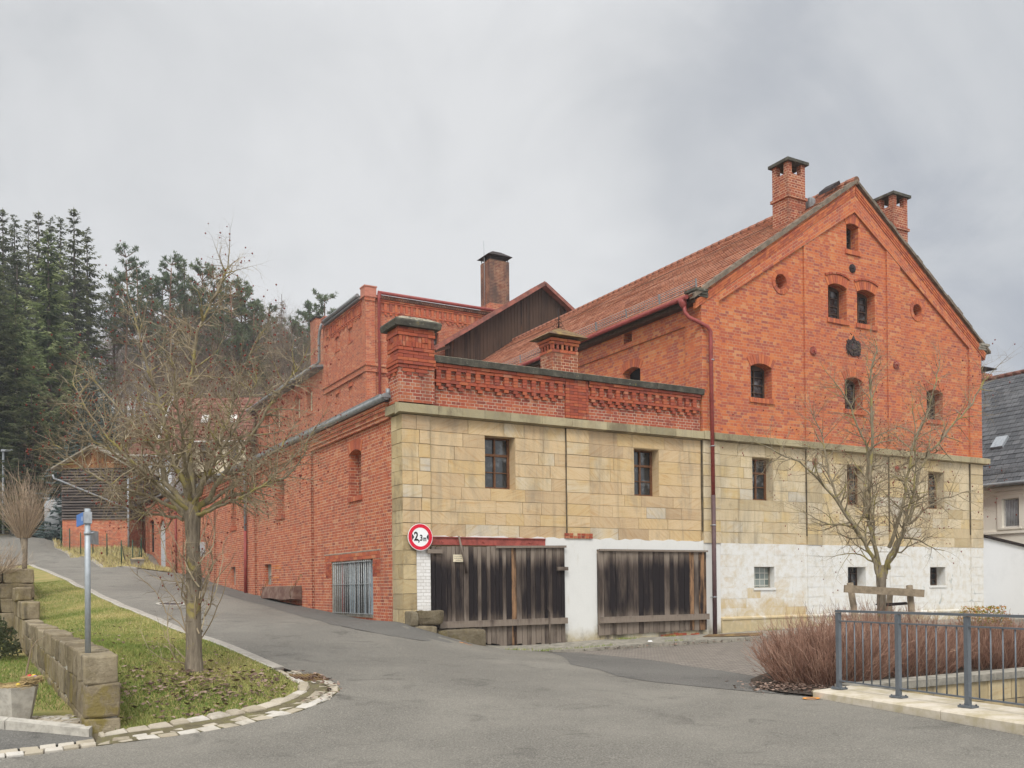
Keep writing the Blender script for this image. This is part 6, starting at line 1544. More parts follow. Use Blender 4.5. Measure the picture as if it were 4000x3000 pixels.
for a,b in ((-6.35,50.1),(-5.5,49.65),(-4.2,48.95)): mb.tube([(a,b,5),(a,b,7.3)],.16,8)
mb.build('stone_post',M['conc_d'],t)
t=thing('sheet_gate','grey corrugated sheet gate beside the clapboard shed','gate',(-4.1,44.3,6))
mb=MB()
for i in range(16): mb.tube([(-4.75+.06*i,44.6-.03*i,5),(-4.75+.06*i,44.6-.03*i,7.5)],.036,6)
mb.build('sheet',M['grey_box'],t)
# litter on the apron
mb=MB(); mb.hexa([(5.9,-1.45,.262),(6.02,-1.5,.262),(6.05,-1.43,.262),(5.95,-1.4,.262),(5.92,-1.46,.30),(6.0,-1.48,.29),(6.03,-1.44,.28),(5.96,-1.41,.3)])
tag(mb.build('paper_scrap',M['white_p']),'small white paper scrap on the concrete apron below the right garage door','litter')

# ---------------------------------------------------------------- bare trees
def rdir(d,ang,rng):
    d=d.normalized(); a=d.orthogonal().normalized(); b=d.cross(a); p=rng.uniform(0,2*PI)
    return (d*math.cos(ang)+(a*math.cos(p)+b*math.sin(p))*math.sin(ang)).normalized()
def grow(ml,mt,p,d,L,r,lv,P,rng,ends=None):
    n=max(2,int(L/P['seg'][lv])) ; s=L/n; pts=[p.copy()]; d=d.normalized(); dirs=[d]
    for i in range(n):
        d=(d+Vector((rng.gauss(0,1),rng.gauss(0,1),rng.gauss(0,1)))*P['wob'][lv]+Vector((0,0,P['up'][lv]))).normalized()
        p=p+d*s; pts.append(p.copy()); dirs.append(d)
    rad=[r*(1-.72*i/n) for i in range(n+1)]
    if lv<=P['thick']: ml.c=(.5,.5,.5); ml.tube(pts,rad,6 if lv else 8,False)
    else: mt.c=(rng.random(),0,0); mt.tube(pts,rad,3,False)
    spawn(ml,mt,pts,dirs,rad,L,lv,P,rng,ends)
def spawn(ml,mt,pts,dirs,rad,L,lv,P,rng,ends):
    if lv>=P['max']:
        if ends is not None: ends.append((pts[-1],dirs[-1]))
        return
    k=P['num'][lv]*L; k=int(k)+(rng.random()<k-int(k)); n=len(pts)-1
    for j in range(k):
        t=P['from'][lv]+(1-P['from'][lv])*((j+rng.random())/k); f=t*n; i=min(int(f),n-1); q=pts[i].lerp(pts[i+1],f-i)
        a=math.radians(rng.uniform(*P['ang'][lv])); nd=rdir(dirs[i],a,rng)
        nl=P['len'][lv]*rng.uniform(.55,1.25)*(1.15-.5*t); rr=min(rad[i]*.6,P['rad'][lv]*rng.uniform(.8,1.2))
        grow(ml,mt,q,nd,nl,rr,lv+1,P,rng,ends)
    grow(ml,mt,pts[-1],dirs[-1],P['len'][lv]*.8,rad[-1]*.8,lv+1,P,rng,ends)
def catmull(P,k=5):
    P=[Vector(p) for p in P]; o=[]
    for i in range(len(P)-1):
        a=P[max(i-1,0)];b=P[i];c=P[i+1];d=P[min(i+2,len(P)-1)]
        for j in range(k):
            t=j/k; o.append(.5*((2*b)+(c-a)*t+(2*a-5*b+4*c-d)*t*t+(3*b-a-3*c+d)*t**3))
    o.append(P[-1]); return o
RV=Vector((.867,-.498,0));FV=Vector((.498,.867,0))
def street_tree(name,label,base,trunk,limbs,P,seed,nb,suckers,lich=True):
    rng=random.Random(seed); t=thing(name,label,'tree',base); B=Vector(base); f=lambda a,z,d:B+RV*a+FV*d+Vector((0,0,z))
    mt_=MB(); pts=[f(*p[:3]) for p in trunk]; pts=catmull(pts,4); rr=[]
    R_=[p[3] for p in trunk]
    for i in range(len(R_)-1): rr+=[R_[i]+(R_[i+1]-R_[i])*k/4 for k in range(4)]
    rr.append(R_[-1]); rr=[r*(1+rng.uniform(-.04,.04)) for r in rr]
    mt_.tube(pts,rr,14); mt_.build('trunk',M['bark'],t)
    ml=MB();mw=MB();ends=[]
    for (r0,pl) in limbs:
        cp=catmull([f(*p) for p in pl],5); cp=[c+Vector((rng.gauss(0,1),rng.gauss(0,1),rng.gauss(0,1)))*.012 for c in cp]
        n=len(cp)-1; rad=[r0*(1-.78*(i/n)**.8) for i in range(n+1)]; ml.tube(cp,rad,8,False)
        L=sum((cp[i+1]-cp[i]).length for i in range(n)); dirs=[(cp[min(i+1,n)]-cp[max(i-1,0)]).normalized() for i in range(n+1)]
        spawn(ml,mw,cp,dirs,rad,L,0,P,rng,ends)
    for (a,z,d,da,dd,L) in suckers:
        grow(ml,mw,f(a,z,d),(RV*da+FV*dd+Vector((0,0,1))),L,.012,2,dict(P,up=[0,0,.12,.05,.03]),rng,ends)
    ml.build('limbs',M['limb'] if lich else M['bark'],t); mw.build('twigs',M['twig'],t)
    mb=MB(); rng.shuffle(ends)
    for p,d in ends[:nb]:
        p=p-d*.02; s=rng.uniform(.009,.017); mb.c=rc(rng)
        q=[p+Vector(v)*s for v in ((1,0,0),(0,1,0),(-1,0,0),(0,-1,0),(0,0,1),(0,0,-1.3))]
        for i in range(4): mb.face([q[i],q[(i+1)%4],q[4]]); mb.face([q[(i+1)%4],q[i],q[5]])
    mb.build('berries',M['berry'],t)
    return t
PT=dict(seg=[.2,.14,.10,.07,.06],wob=[.16,.17,.20,.24,.25],up=[.05,.035,.03,.02,.02],num=[13,10,9.5,8],thick=1,max=4,ang=[(35,75),(35,75),(35,80),(30,80)],len=[.52,.33,.20,.12],rad=[.017,.0086,.0056,.0044])
PT['from']=[.22,.15,.15,.2]
limbs=[(0.047,[(-0.05,2.35,0.00),(-0.41,2.66,0.09),(-0.57,3.15,0.18),(-0.92,3.50,0.28),(-1.56,4.25,0.37)]),
(0.041,[(-0.02,2.45,0.00),(-0.23,3.00,-0.14),(-0.32,3.65,-0.28),(-0.51,4.35,-0.37),(-0.64,5.00,-0.41)]),
(0.046,[(0.00,2.40,0.00),(-0.05,3.30,0.09),(-0.07,4.00,0.14),(0.05,4.80,0.18),(0.30,5.35,0.18),(0.46,5.72,0.18)]),
(0.040,[(0.02,2.40,0.00),(0.18,2.95,0.18),(0.37,3.50,0.37),(0.51,4.10,0.46),(0.78,4.85,0.55)]),
(0.046,[(0.07,2.30,0.00),(0.37,2.60,-0.09),(0.83,3.20,-0.18),(1.29,3.85,-0.28),(1.58,4.20,-0.28)]),
(0.036,[(0.11,2.20,0.00),(0.46,2.45,0.14),(0.83,2.60,0.28),(1.29,2.85,0.41),(1.66,3.50,0.37)]),
(0.034,[(-0.11,2.20,0.00),(-0.46,2.42,-0.18),(-0.97,2.60,-0.32),(-1.38,2.85,-0.41),(-1.70,3.15,-0.46)]),
(0.034,[(0.00,2.40,0.05),(0.00,2.90,0.55),(-0.09,3.50,1.01),(-0.18,4.20,1.29)]),
(0.034,[(0.00,2.40,-0.05),(0.09,2.90,-0.55),(0.18,3.50,-1.01),(0.18,4.20,-1.29)]),
(0.032,[(-0.05,2.35,0.05),(-0.37,2.80,0.55),(-0.83,3.40,0.92),(-1.20,4.10,1.10)]),
(0.032,[(0.05,2.35,-0.05),(0.46,2.80,-0.55),(0.92,3.40,-0.83),(1.20,3.90,-1.01)]),
(0.034,[(-0.14,2.25,0.05),(-0.51,2.55,0.28),(-1.01,2.95,0.46),(-1.61,3.35,0.55),(-1.93,3.75,0.55)]),(0.028,[(-0.11,2.15,-0.05),(-0.46,2.20,0.18),(-0.92,2.30,0.37),(-1.38,2.45,0.46)]),(0.028,[(0.09,2.20,-0.05),(0.46,2.30,-0.28),(0.92,2.45,-0.46),(1.38,2.75,-0.55),(1.75,3.10,-0.64)]),
(0.030,[(0.05,2.30,0.07),(0.46,2.70,0.55),(0.92,3.20,0.92),(1.24,3.70,1.10)]),
(0.030,[(-0.06,2.30,-0.07),(-0.46,2.75,-0.55),(-0.92,3.30,-0.83),(-1.24,3.90,-0.92)])]
tr=[(0,-.1,0,.15),(0,.08,0,.125),(0,.4,0,.106),(.005,1.2,0,.097),(.0,1.9,0,.095),(-.005,2.25,0,.118),(0,2.5,0,.07)]
rs=random.Random(5)
suck=[(rs.choice((-.1,.1)),rs.uniform(.45,1.2),rs.uniform(-.08,.08),rs.choice((-.55,.6,-.35,.4)),rs.uniform(-.4,.4),rs.uniform(.9,1.7)) for _ in range(26)]+[(-.1,.12,0,-2.6,-.3,.8),(-.1,.1,0,-3.0,.2,1.1),(-.1,.15,.05,-1.8,.3,.7),(-.1,.55,0,-.35,.1,1.7),(.1,.6,0,.5,.0,1.6)]
TB=(-5.89,-6.30,H(-5.89,-6.30))
street_tree('bare_tree','bare lichen covered street tree with dark berries on the lawn left of the brick wing',TB,tr,limbs,PT,11,1500,suck)
PT2=dict(PT,num=[7.6,8,8.5,7.5],rad=[.017,.0090,.0062,.005],len=[.66,.42,.25,.14])
limbs=[(0.047,[(-.02,1.55,0),(-.15,1.95,0),(-.6,2.65,-.1),(-1.35,3.5,-.2),(-2.15,3.9,-.3)]),
(0.043,[(0,1.6,0),(-.12,2.4,.1),(-.2,3.1,.2),(-.1,3.8,.3),(-.4,4.7,.3),(-.7,5.15,.3)]),
(0.036,[(-.15,2.9,.15),(-.12,4.2,.0),(-.2,5.1,-.1),(-.05,5.65,-.1)]),
(0.047,[(.05,1.55,0),(.15,1.95,0),(.55,2.6,.1),(.8,3.5,.2),(1.2,4.05,.3),(1.7,4.6,.3),(2.1,5.2,.3)]),
(0.036,[(.15,2.1,0),(.33,2.9,-.2),(.45,3.8,-.3),(.8,4.7,-.3),(.95,5.3,-.3)]),
(0.032,[(-.4,2.3,-.05),(-.75,3.3,.3),(-.8,4.1,.6),(-1.0,4.7,.7)]),
(0.029,[(.1,1.7,-.05),(.2,2.5,-.6),(.2,3.4,-1.0),(.1,4.4,-1.2)]),
(0.029,[(0,1.7,.05),(.1,2.6,.6),(.3,3.5,1.1),(.4,4.5,1.3)]),
(0.025,[(.5,2.5,.1),(1.0,2.9,.0),(1.5,3.1,-.1)]),(0.025,[(-.5,2.5,-.1),(-.9,2.55,.1),(-1.3,2.8,.2)]),
(0.020,[(-.1,1.85,0),(-.4,2.0,.1),(-.75,1.98,.2)]),(0.020,[(.15,1.95,0),(.5,2.15,-.1),(.85,2.3,-.2)])]
tr=[(0,-.1,0,.105),(0,.1,0,.085),(.0,.7,0,.078),(.0,1.3,0,.08),(0,1.6,0,.09),(0,1.8,0,.05)]
TB2=(5.45,-8.72,.17)
street_tree('bare_tree','younger bare tree held by wooden stakes behind the grey railing at the right',TB2,tr,limbs,PT2,23,650,[])
# pollard willow and bare bushes on the left
def bush(name,label,base,n,h,spread,r,mat,seed,cat='shrub',kinds=3,rad0=.25,up=1.0,trunk=None,group=None,sub=5):
    rng=random.Random(seed); t=thing(name,label,cat,base,group); B=Vector(base); mb=MB()
    for i in range(n):
        a=rng.uniform(0,2*PI);q=rad0*math.sqrt(rng.random()); p=B+Vector((q*math.cos(a),q*math.sin(a),trunk[0] if trunk else 0))
        d=Vector((math.cos(a)*spread*rng.random()+rng.gauss(0,.15),math.sin(a)*spread*rng.random()+rng.gauss(0,.15),up)).normalized(); L=h*rng.uniform(.55,1.05); k=4; pts=[p]; mb.c=(rng.random(),0,0)
        for j in range(k): d=(d+Vector((rng.gauss(0,.1),rng.gauss(0,.1),.06))).normalized(); p=p+d*(L/k); pts.append(p)
        mb.tube(pts,[r,r*.85,r*.7,r*.5,r*.3],3,False)
        for j in range(rng.randint(0,sub)):
            b=pts[rng.randint(1,4)]; dd=rdir(d,rng.uniform(.3,.9),rng); l=L*rng.uniform(.12,.32); mb.tube([b,b+dd*l*.5,b+(dd+Vector((0,0,.2))).normalized()*l],[r*.6,r*.5,r*.3],3,False)
    mb.build('stems',M[mat],t)
    if trunk:
        mb=MB(); mb.tube([B+Vector((0,0,-.2)),B+Vector((.03,0,trunk[0]*.5)),B+Vector((.0,0,trunk[0]))],[trunk[1],trunk[1]*.9,trunk[1]*1.5],9); mb.build('trunk',M['bark'],t)
    return t
bush('pollard_willow','small pollard willow with a tuft of upright pale shoots above the stepped wall',(-7.25,11.95,2.3),190,2.0,.75,.0075,'twig_w',3,'tree',rad0=.18,trunk=(1.0,.075),sub=3)
bush('bare_shrub','tangled leafless grey shrub spilling over the stepped stone wall at the left edge',(-8.3,11.6,2.2),260,1.0,1.6,.006,'twig_w',4,rad0=.7,up=.6)
bush('bare_shrub','tall thin leafless shrub between the pollard willow and the clapboard shed',(-5.6,46.8,5.3),160,4.2,.8,.016,'twig_w',5,rad0=.6)
def mound(name,label,cx,cy,n,h,rx,ry,seed):
    rng=random.Random(seed); t=thing(name,label,'shrub',(cx,cy,H(cx,cy)),'brown twiggy shrubs in the bed behind the railing'); mb=MB()
    for i in range(n):
        a=rng.uniform(0,2*PI);q=math.sqrt(rng.random()); ox,oy=rx*q*math.cos(a)*.8,ry*q*math.sin(a)*.8; p=Vector((cx+ox,cy+oy,H(cx+ox,cy+oy)))
        d=Vector((ox/rx*.9+rng.gauss(0,.28),oy/ry*.9+rng.gauss(0,.28),1)).normalized(); L=h*(1-.35*q*q)*rng.uniform(.6,1.1); k=4; pts=[p]; mb.c=(min(1,max(0,rng.gauss(.45,.25))),0,0)
        for j in range(k): d=(d+Vector((rng.gauss(0,.12),rng.gauss(0,.12),.05))).normalized(); p=p+d*(L/k); pts.append(p)
        r=.0048; mb.tube(pts,[r,r*.9,r*.75,r*.6,r*.35],3,False)
        for j in range(rng.randint(2,5)):
            i2=rng.randint(1,3); b=pts[i2].lerp(pts[i2+1],rng.random()); dd=rdir(d,rng.uniform(.25,.8),rng); l=L*rng.uniform(.15,.35)
            mb.tube([b,b+dd*l*.5,b+(dd+Vector((0,0,.25))).normalized()*l],[r*.7,r*.55,r*.35],3,False)
    mb.build('stems',M['twig_r'],t)
mound('twiggy_shrub','broad red brown leafless shrub left of the first railing post',2.85,-9.75,1500,1.05,.95,.9,31)
mound('twiggy_shrub','brown leafless shrub round the foot of the staked tree',4.9,-9.3,1700,1.0,1.5,1.1,32)
mound('twiggy_shrub','red brown leafless shrub above the channel coping behind the second railing bay',7.3,-9.6,1700,.88,1.5,1.0,33)
mound('twiggy_shrub','red brown leafless shrub above the channel coping at the right edge',9.9,-9.7,1500,.85,1.5,1.0,34)
mound('twiggy_shrub','taller thin twiggy shrub against the whitewashed wall behind the stake frame',6.6,-7.6,700,1.15,1.3,.7,35)
rng=random.Random(9); t=thing('leafy_shrub','small yellow and orange leaved shrub rising over the brown twigs near the right edge','shrub',(8.35,-8.75,.2)); mb=MB()
for i in range(2200):
    a=rng.uniform(0,6.3);q=math.sqrt(rng.random())*.45; z=rng.uniform(.2,.98); q*=1.1-.6*abs(z-.5); p=Vector((8.35+q*math.cos(a)*1.3,-8.75+q*math.sin(a),.2+z)); s=rng.uniform(.02,.036); d=Vector((rng.gauss(0,1),rng.gauss(0,1),rng.gauss(0,1))).normalized(); e=d.orthogonal().normalized()
    mb.c=(rng.random()*.75+(.25 if z>.7 else 0),0,0); mb.face([p-d*s,p+e*s*.5,p+d*s,p-e*s*.5])
mb.build('leaves',M['shrub_g'],t); mb=MB()
for i in range(60):
    a=rng.uniform(0,6.3); mb.c=rc(rng); mb.tube([(8.35,-8.75,.15),(8.35+.2*math.cos(a),-8.75+.2*math.sin(a),.6),(8.35+.4*math.cos(a),-8.75+.35*math.sin(a),.6+rng.uniform(.1,.6))],[.008,.006,.003],3,False)
mb.build('stems',M['twig_r'],t)
rng=random.Random(10); t=thing('shadow_bush','dark evergreen bush added in place of deep shadow below the stepped stone wall at the left edge','shrub',(-8.35,3.4,.2)); mb=MB()  # dark bush added to stand in for a deep shadow
for i in range(2600):
    a=rng.uniform(0,6.3);b=rng.uniform(-.3,1.5); r=rng.uniform(.6,1); p=Vector((-8.4+.75*r*math.cos(a)*math.cos(b),3.4+1.4*r*math.sin(a)*math.cos(b),.3+.95*r*abs(math.sin(b)))); s=rng.uniform(.03,.06); d=Vector((rng.gauss(0,1),rng.gauss(0,1),rng.gauss(0,1))).normalized(); e=d.orthogonal().normalized()
    mb.c=(rng.random()*.35,0,0); mb.face([p-d*s,p+e*s*.5,p+d*s,p-e*s*.5])
mb.build('leaves',M['spruce'],t)
# ---------------------------------------------------------------- conifers and woodland
def sprig(mb,p,d,w,L,up,rng,t):
    s=d.cross(up)
    if s.length<1e-4: s=Vector((1,0,0))
    s.normalize(); u=s.cross(d)
    mb.c=(t,0,0); a=rng.uniform(-.7,.7); s2=s*math.cos(a)+u*math.sin(a)
    q=p+d*L*.45
    mb.face([p,q+s2*w,p+d*L,q-s2*w])
def spruce(seed,hh,rb,mat,z0=.1,droop=.45,dense=1.0,trunk='trunk_d',wf=1.):
    rng=random.Random(seed); mb=MB(); z=z0*hh; UPV=Vector((0,0,1))
    while z<hh*.985:
        f=(z/hh-z0)/(1-z0); R=rb*(1-f)**.76*rng.uniform(.75,1.12)+.22; nb=max(4,int((8-3*f)*dense)); a0=rng.uniform(0,6.3)
        for k in range(nb):
            a=a0+2*PI*k/nb+rng.uniform(-.25,.25); L=R*rng.uniform(.7,1.12); h=Vector((math.cos(a),math.sin(a),0)); n=max(4,int(L/.22)); side=Vector((-h.y,h.x,0))
            br=rng.uniform(-.15,.15); zj=rng.uniform(-.016,.016)*hh
            for j in range(n):
                t=(j+.6)/n; zz=z+zj+L*(.18*(1-f)-droop*t+.42*t*t*(.6+f)); p=h*(L*t)+Vector((0,0,zz))+Vector((rng.gauss(0,.05),rng.gauss(0,.05),rng.gauss(0,.05)))
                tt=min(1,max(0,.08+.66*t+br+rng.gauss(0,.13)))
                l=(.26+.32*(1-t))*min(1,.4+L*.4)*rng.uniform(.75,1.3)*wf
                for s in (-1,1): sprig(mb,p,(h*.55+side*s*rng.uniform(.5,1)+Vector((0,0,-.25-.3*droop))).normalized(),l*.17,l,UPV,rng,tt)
                sprig(mb,p,(h+Vector((0,0,rng.uniform(-.5,.2)))).normalized(),l*.17,l*1.0,UPV,rng,min(1,tt+.1))
                if rng.random()<.75: sprig(mb,p,Vector((rng.gauss(0,.25),rng.gauss(0,.25),-1)).normalized(),l*.17,l*.8,h,rng,max(0,tt-.2))
        z+=hh*.030*(1.15-.45*f)
    sprig(mb,Vector((0,0,hh*.95)),Vector((0,0,1)),.08,hh*.05,Vector((1,0,0)),rng,.7)
    mt=MB(); mt.tube([(0,0,-1.5),(0,0,hh*.4),(0,0,hh*.97)],[hh*.014,hh*.009,.02],8)
    for i in range(24):
        zz=hh*rng.uniform(.12,.5); a=rng.uniform(0,6.3); mt.tube([(0,0,zz),(math.cos(a)*rb*.5,math.sin(a)*rb*.5,zz-rb*.12)],[.035,.012],3,False)
    return mb,mt
def pine(seed,hh):
    rng=random.Random(seed); mb=MB(); mt=MB(); lean=rng.uniform(-.03,.03); cx=lambda z:Vector((lean*z+.15*math.sin(z*.4+seed),.1*math.cos(z*.3),z))
    mt.tube([cx(z) for z in np.linspace(-1.5,hh*.96,9)],[hh*.0105*(1-.75*i/8) for i in range(9)],7)
    z=hh*rng.uniform(.48,.58)
    while z<hh*.98:
        f=(z-hh*.5)/(hh*.5); R=hh*.15*(1.05-f*.75)*rng.uniform(.7,1.15)
        for k in range(rng.randint(2,4)):
            a=rng.uniform(0,6.3); h=Vector((math.cos(a),math.sin(a),.25+.4*f)); p0=cx(z); e=p0+h*R; m=p0+h*R*.5+Vector((0,0,-.05*R)); mt.tube([p0,m,e],[.06,.04,.015],4,False)
            for q in range(int(6+R*4)):
                t=rng.uniform(.45,1.08); c=p0.lerp(e,t)+Vector((rng.gauss(0,.22),rng.gauss(0,.22),rng.gauss(.10,.10)))*R*.5; base=min(1,max(0,.45+(c.z-p0.z)/R*.35+rng.gauss(0,.12)))
                for w in range(9):
                    d=Vector((rng.gauss(0,1),rng.gauss(0,1),rng.gauss(.45,.8))).normalized(); sprig(mb,c,d,.045,rng.uniform(.26,.48),Vector((0,0,1)),rng,min(1,max(0,base+rng.gauss(0,.1))))
        z+=hh*.032
    return mb,mt
def woodtree(seed,hh,P,r0):
    rng=random.Random(seed); ml=MB(); mw=MB(); d=Vector((rng.gauss(0,.05),rng.gauss(0,.05),1))
    grow(ml,mw,Vector((0,0,-1)),d,hh*.88,r0,0,P,rng); return mw,ml
PW=dict(seg=[1.2,.7,.5,.4],wob=[.05,.10,.14,.2],up=[.04,.10,.06,.03],num=[2.2,2.8,2.8],thick=0,max=3,ang=[(25,60),(25,60),(25,70)],len=[4.2,1.9,.95],rad=[.055,.032,.022]); PW['from']=[.33,.2,.2]
PB=dict(PW,num=[3.4,3.6,3.4],len=[2.8,1.6,.8]); PB['from']=[.12,.15,.2]
def larch(seed,hh):
    rng=random.Random(seed); mw=MB(); ml=MB(); ml.tube([(0,0,-1),(0,0,hh)],[hh*.009,.02],6,False); z=hh*.35
    while z<hh*.97:
        R=hh*.17*(1.02-z/hh)+.25
        for k in range(4):
            a=rng.uniform(0,6.3); e=Vector((math.cos(a)*R,math.sin(a)*R,z+R*.15)); mw.c=rc(rng); mw.tube([(0,0,z),e*.5+Vector((0,0,z*.5-R*.05)),e],[.03,.025,.012],3,False)
            for j in range(5): q=Vector((0,0,z)).lerp(e,rng.uniform(.3,1)); mw.tube([q,q+Vector((rng.gauss(0,.3),rng.gauss(0,.3),rng.uniform(-.5,.1)))],[.014,.008],3,False)
        z+=hh*.016
    return mw,ml
PROT={}
def proto(key,builder,mats,parts,href,label,cat,group,name):
    PROT.setdefault(key,[]).append((builder,mats,parts,href,label,cat,group,name))
LBL={'spruce':('dark tall spruce in the close stand of spruces at the left','spruces standing close together at the left','spruce_tree'),
'pine':('tall pine with open dark green crown above the leafless wood','pines rising above the bare wood','pine_tree'),
'bare':('slender bare brown tree in the leafless wood on the hillside','leafless trees of the hillside wood','bare_tree'),
'brush':('bushy bare brown young tree at the foot of the hillside wood','bushy leafless trees behind the roofs','bare_tree')}
vs={'spruce':[(101,24,4.1),(102,24,3.7),(103,24,4.5)],'spruce_lt':[(111,22,4.2)],'spruce_bl':[(121,11,2.5)],'pine':[(131,20),(132,20),(133,20)],'bare':[(141,17),(142,17),(143,17),(144,17),(145,17)],'brush':[(151,12),(152,12),(153,12)],'larch':[(161,20)]}
made={}
def getproto(k,i):
    if (k,i) in made: return made[(k,i)]
    v=vs[k][i]; hh=v[1]
    if k.startswith('spruce'):
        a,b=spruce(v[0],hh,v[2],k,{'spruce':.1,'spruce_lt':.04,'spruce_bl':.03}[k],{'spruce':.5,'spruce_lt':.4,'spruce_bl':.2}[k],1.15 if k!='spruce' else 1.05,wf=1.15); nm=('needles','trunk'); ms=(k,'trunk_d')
    elif k=='pine': a,b=pine(v[0],hh); nm=('needles','trunk'); ms=('pine','trunk_p')
    elif k=='larch': a,b=larch(v[0],hh); nm=('twigs','trunk'); ms=('wood_t','trunk_d')
    else: a,b=woodtree(v[0],hh,PW if k=='bare' else PB,.13 if k=='bare' else .09); nm=('twigs','trunk'); ms=('wood_t','trunk_d')
    made[(k,i)]=[a,b,nm,ms,hh,None]; return made[(k,i)]
NAMES={'spruce':'spruce_tree','spruce_lt':'spruce_tree','spruce_bl':'blue_spruce','pine':'pine_tree','bare':'bare_tree','brush':'bare_tree','larch':'larch_tree'}
special={('spruce_lt',0):'big pale green spruce in front of the dark spruce stand, above the shed',('spruce_lt',1):'shorter pale green spruce beside the yellow house at the left edge',('spruce_bl',0):'slim blue grey spruce whose tip rises left of the bare street tree crown',('spruce_bl',1):'small blue grey spruce just right of the slim blue spruce',('spruce_bl',2):'broad low blue grey spruce right behind the clapboard shed roof',('larch',0):'leafless larch with a pointed crown between the last pines',
('spruce',7):'broad tall dark spruce at the right end of the spruce stand',('spruce',11):'dark spruce with boughs to the ground at the left edge behind the street lamp',('spruce',12):'dark shorter spruce between the pale spruce and the blue spruces',('spruce',13):'small dark spruce in front of the yellow house',('spruce',14):'small dark spruce just behind the shed ridge, left side'}
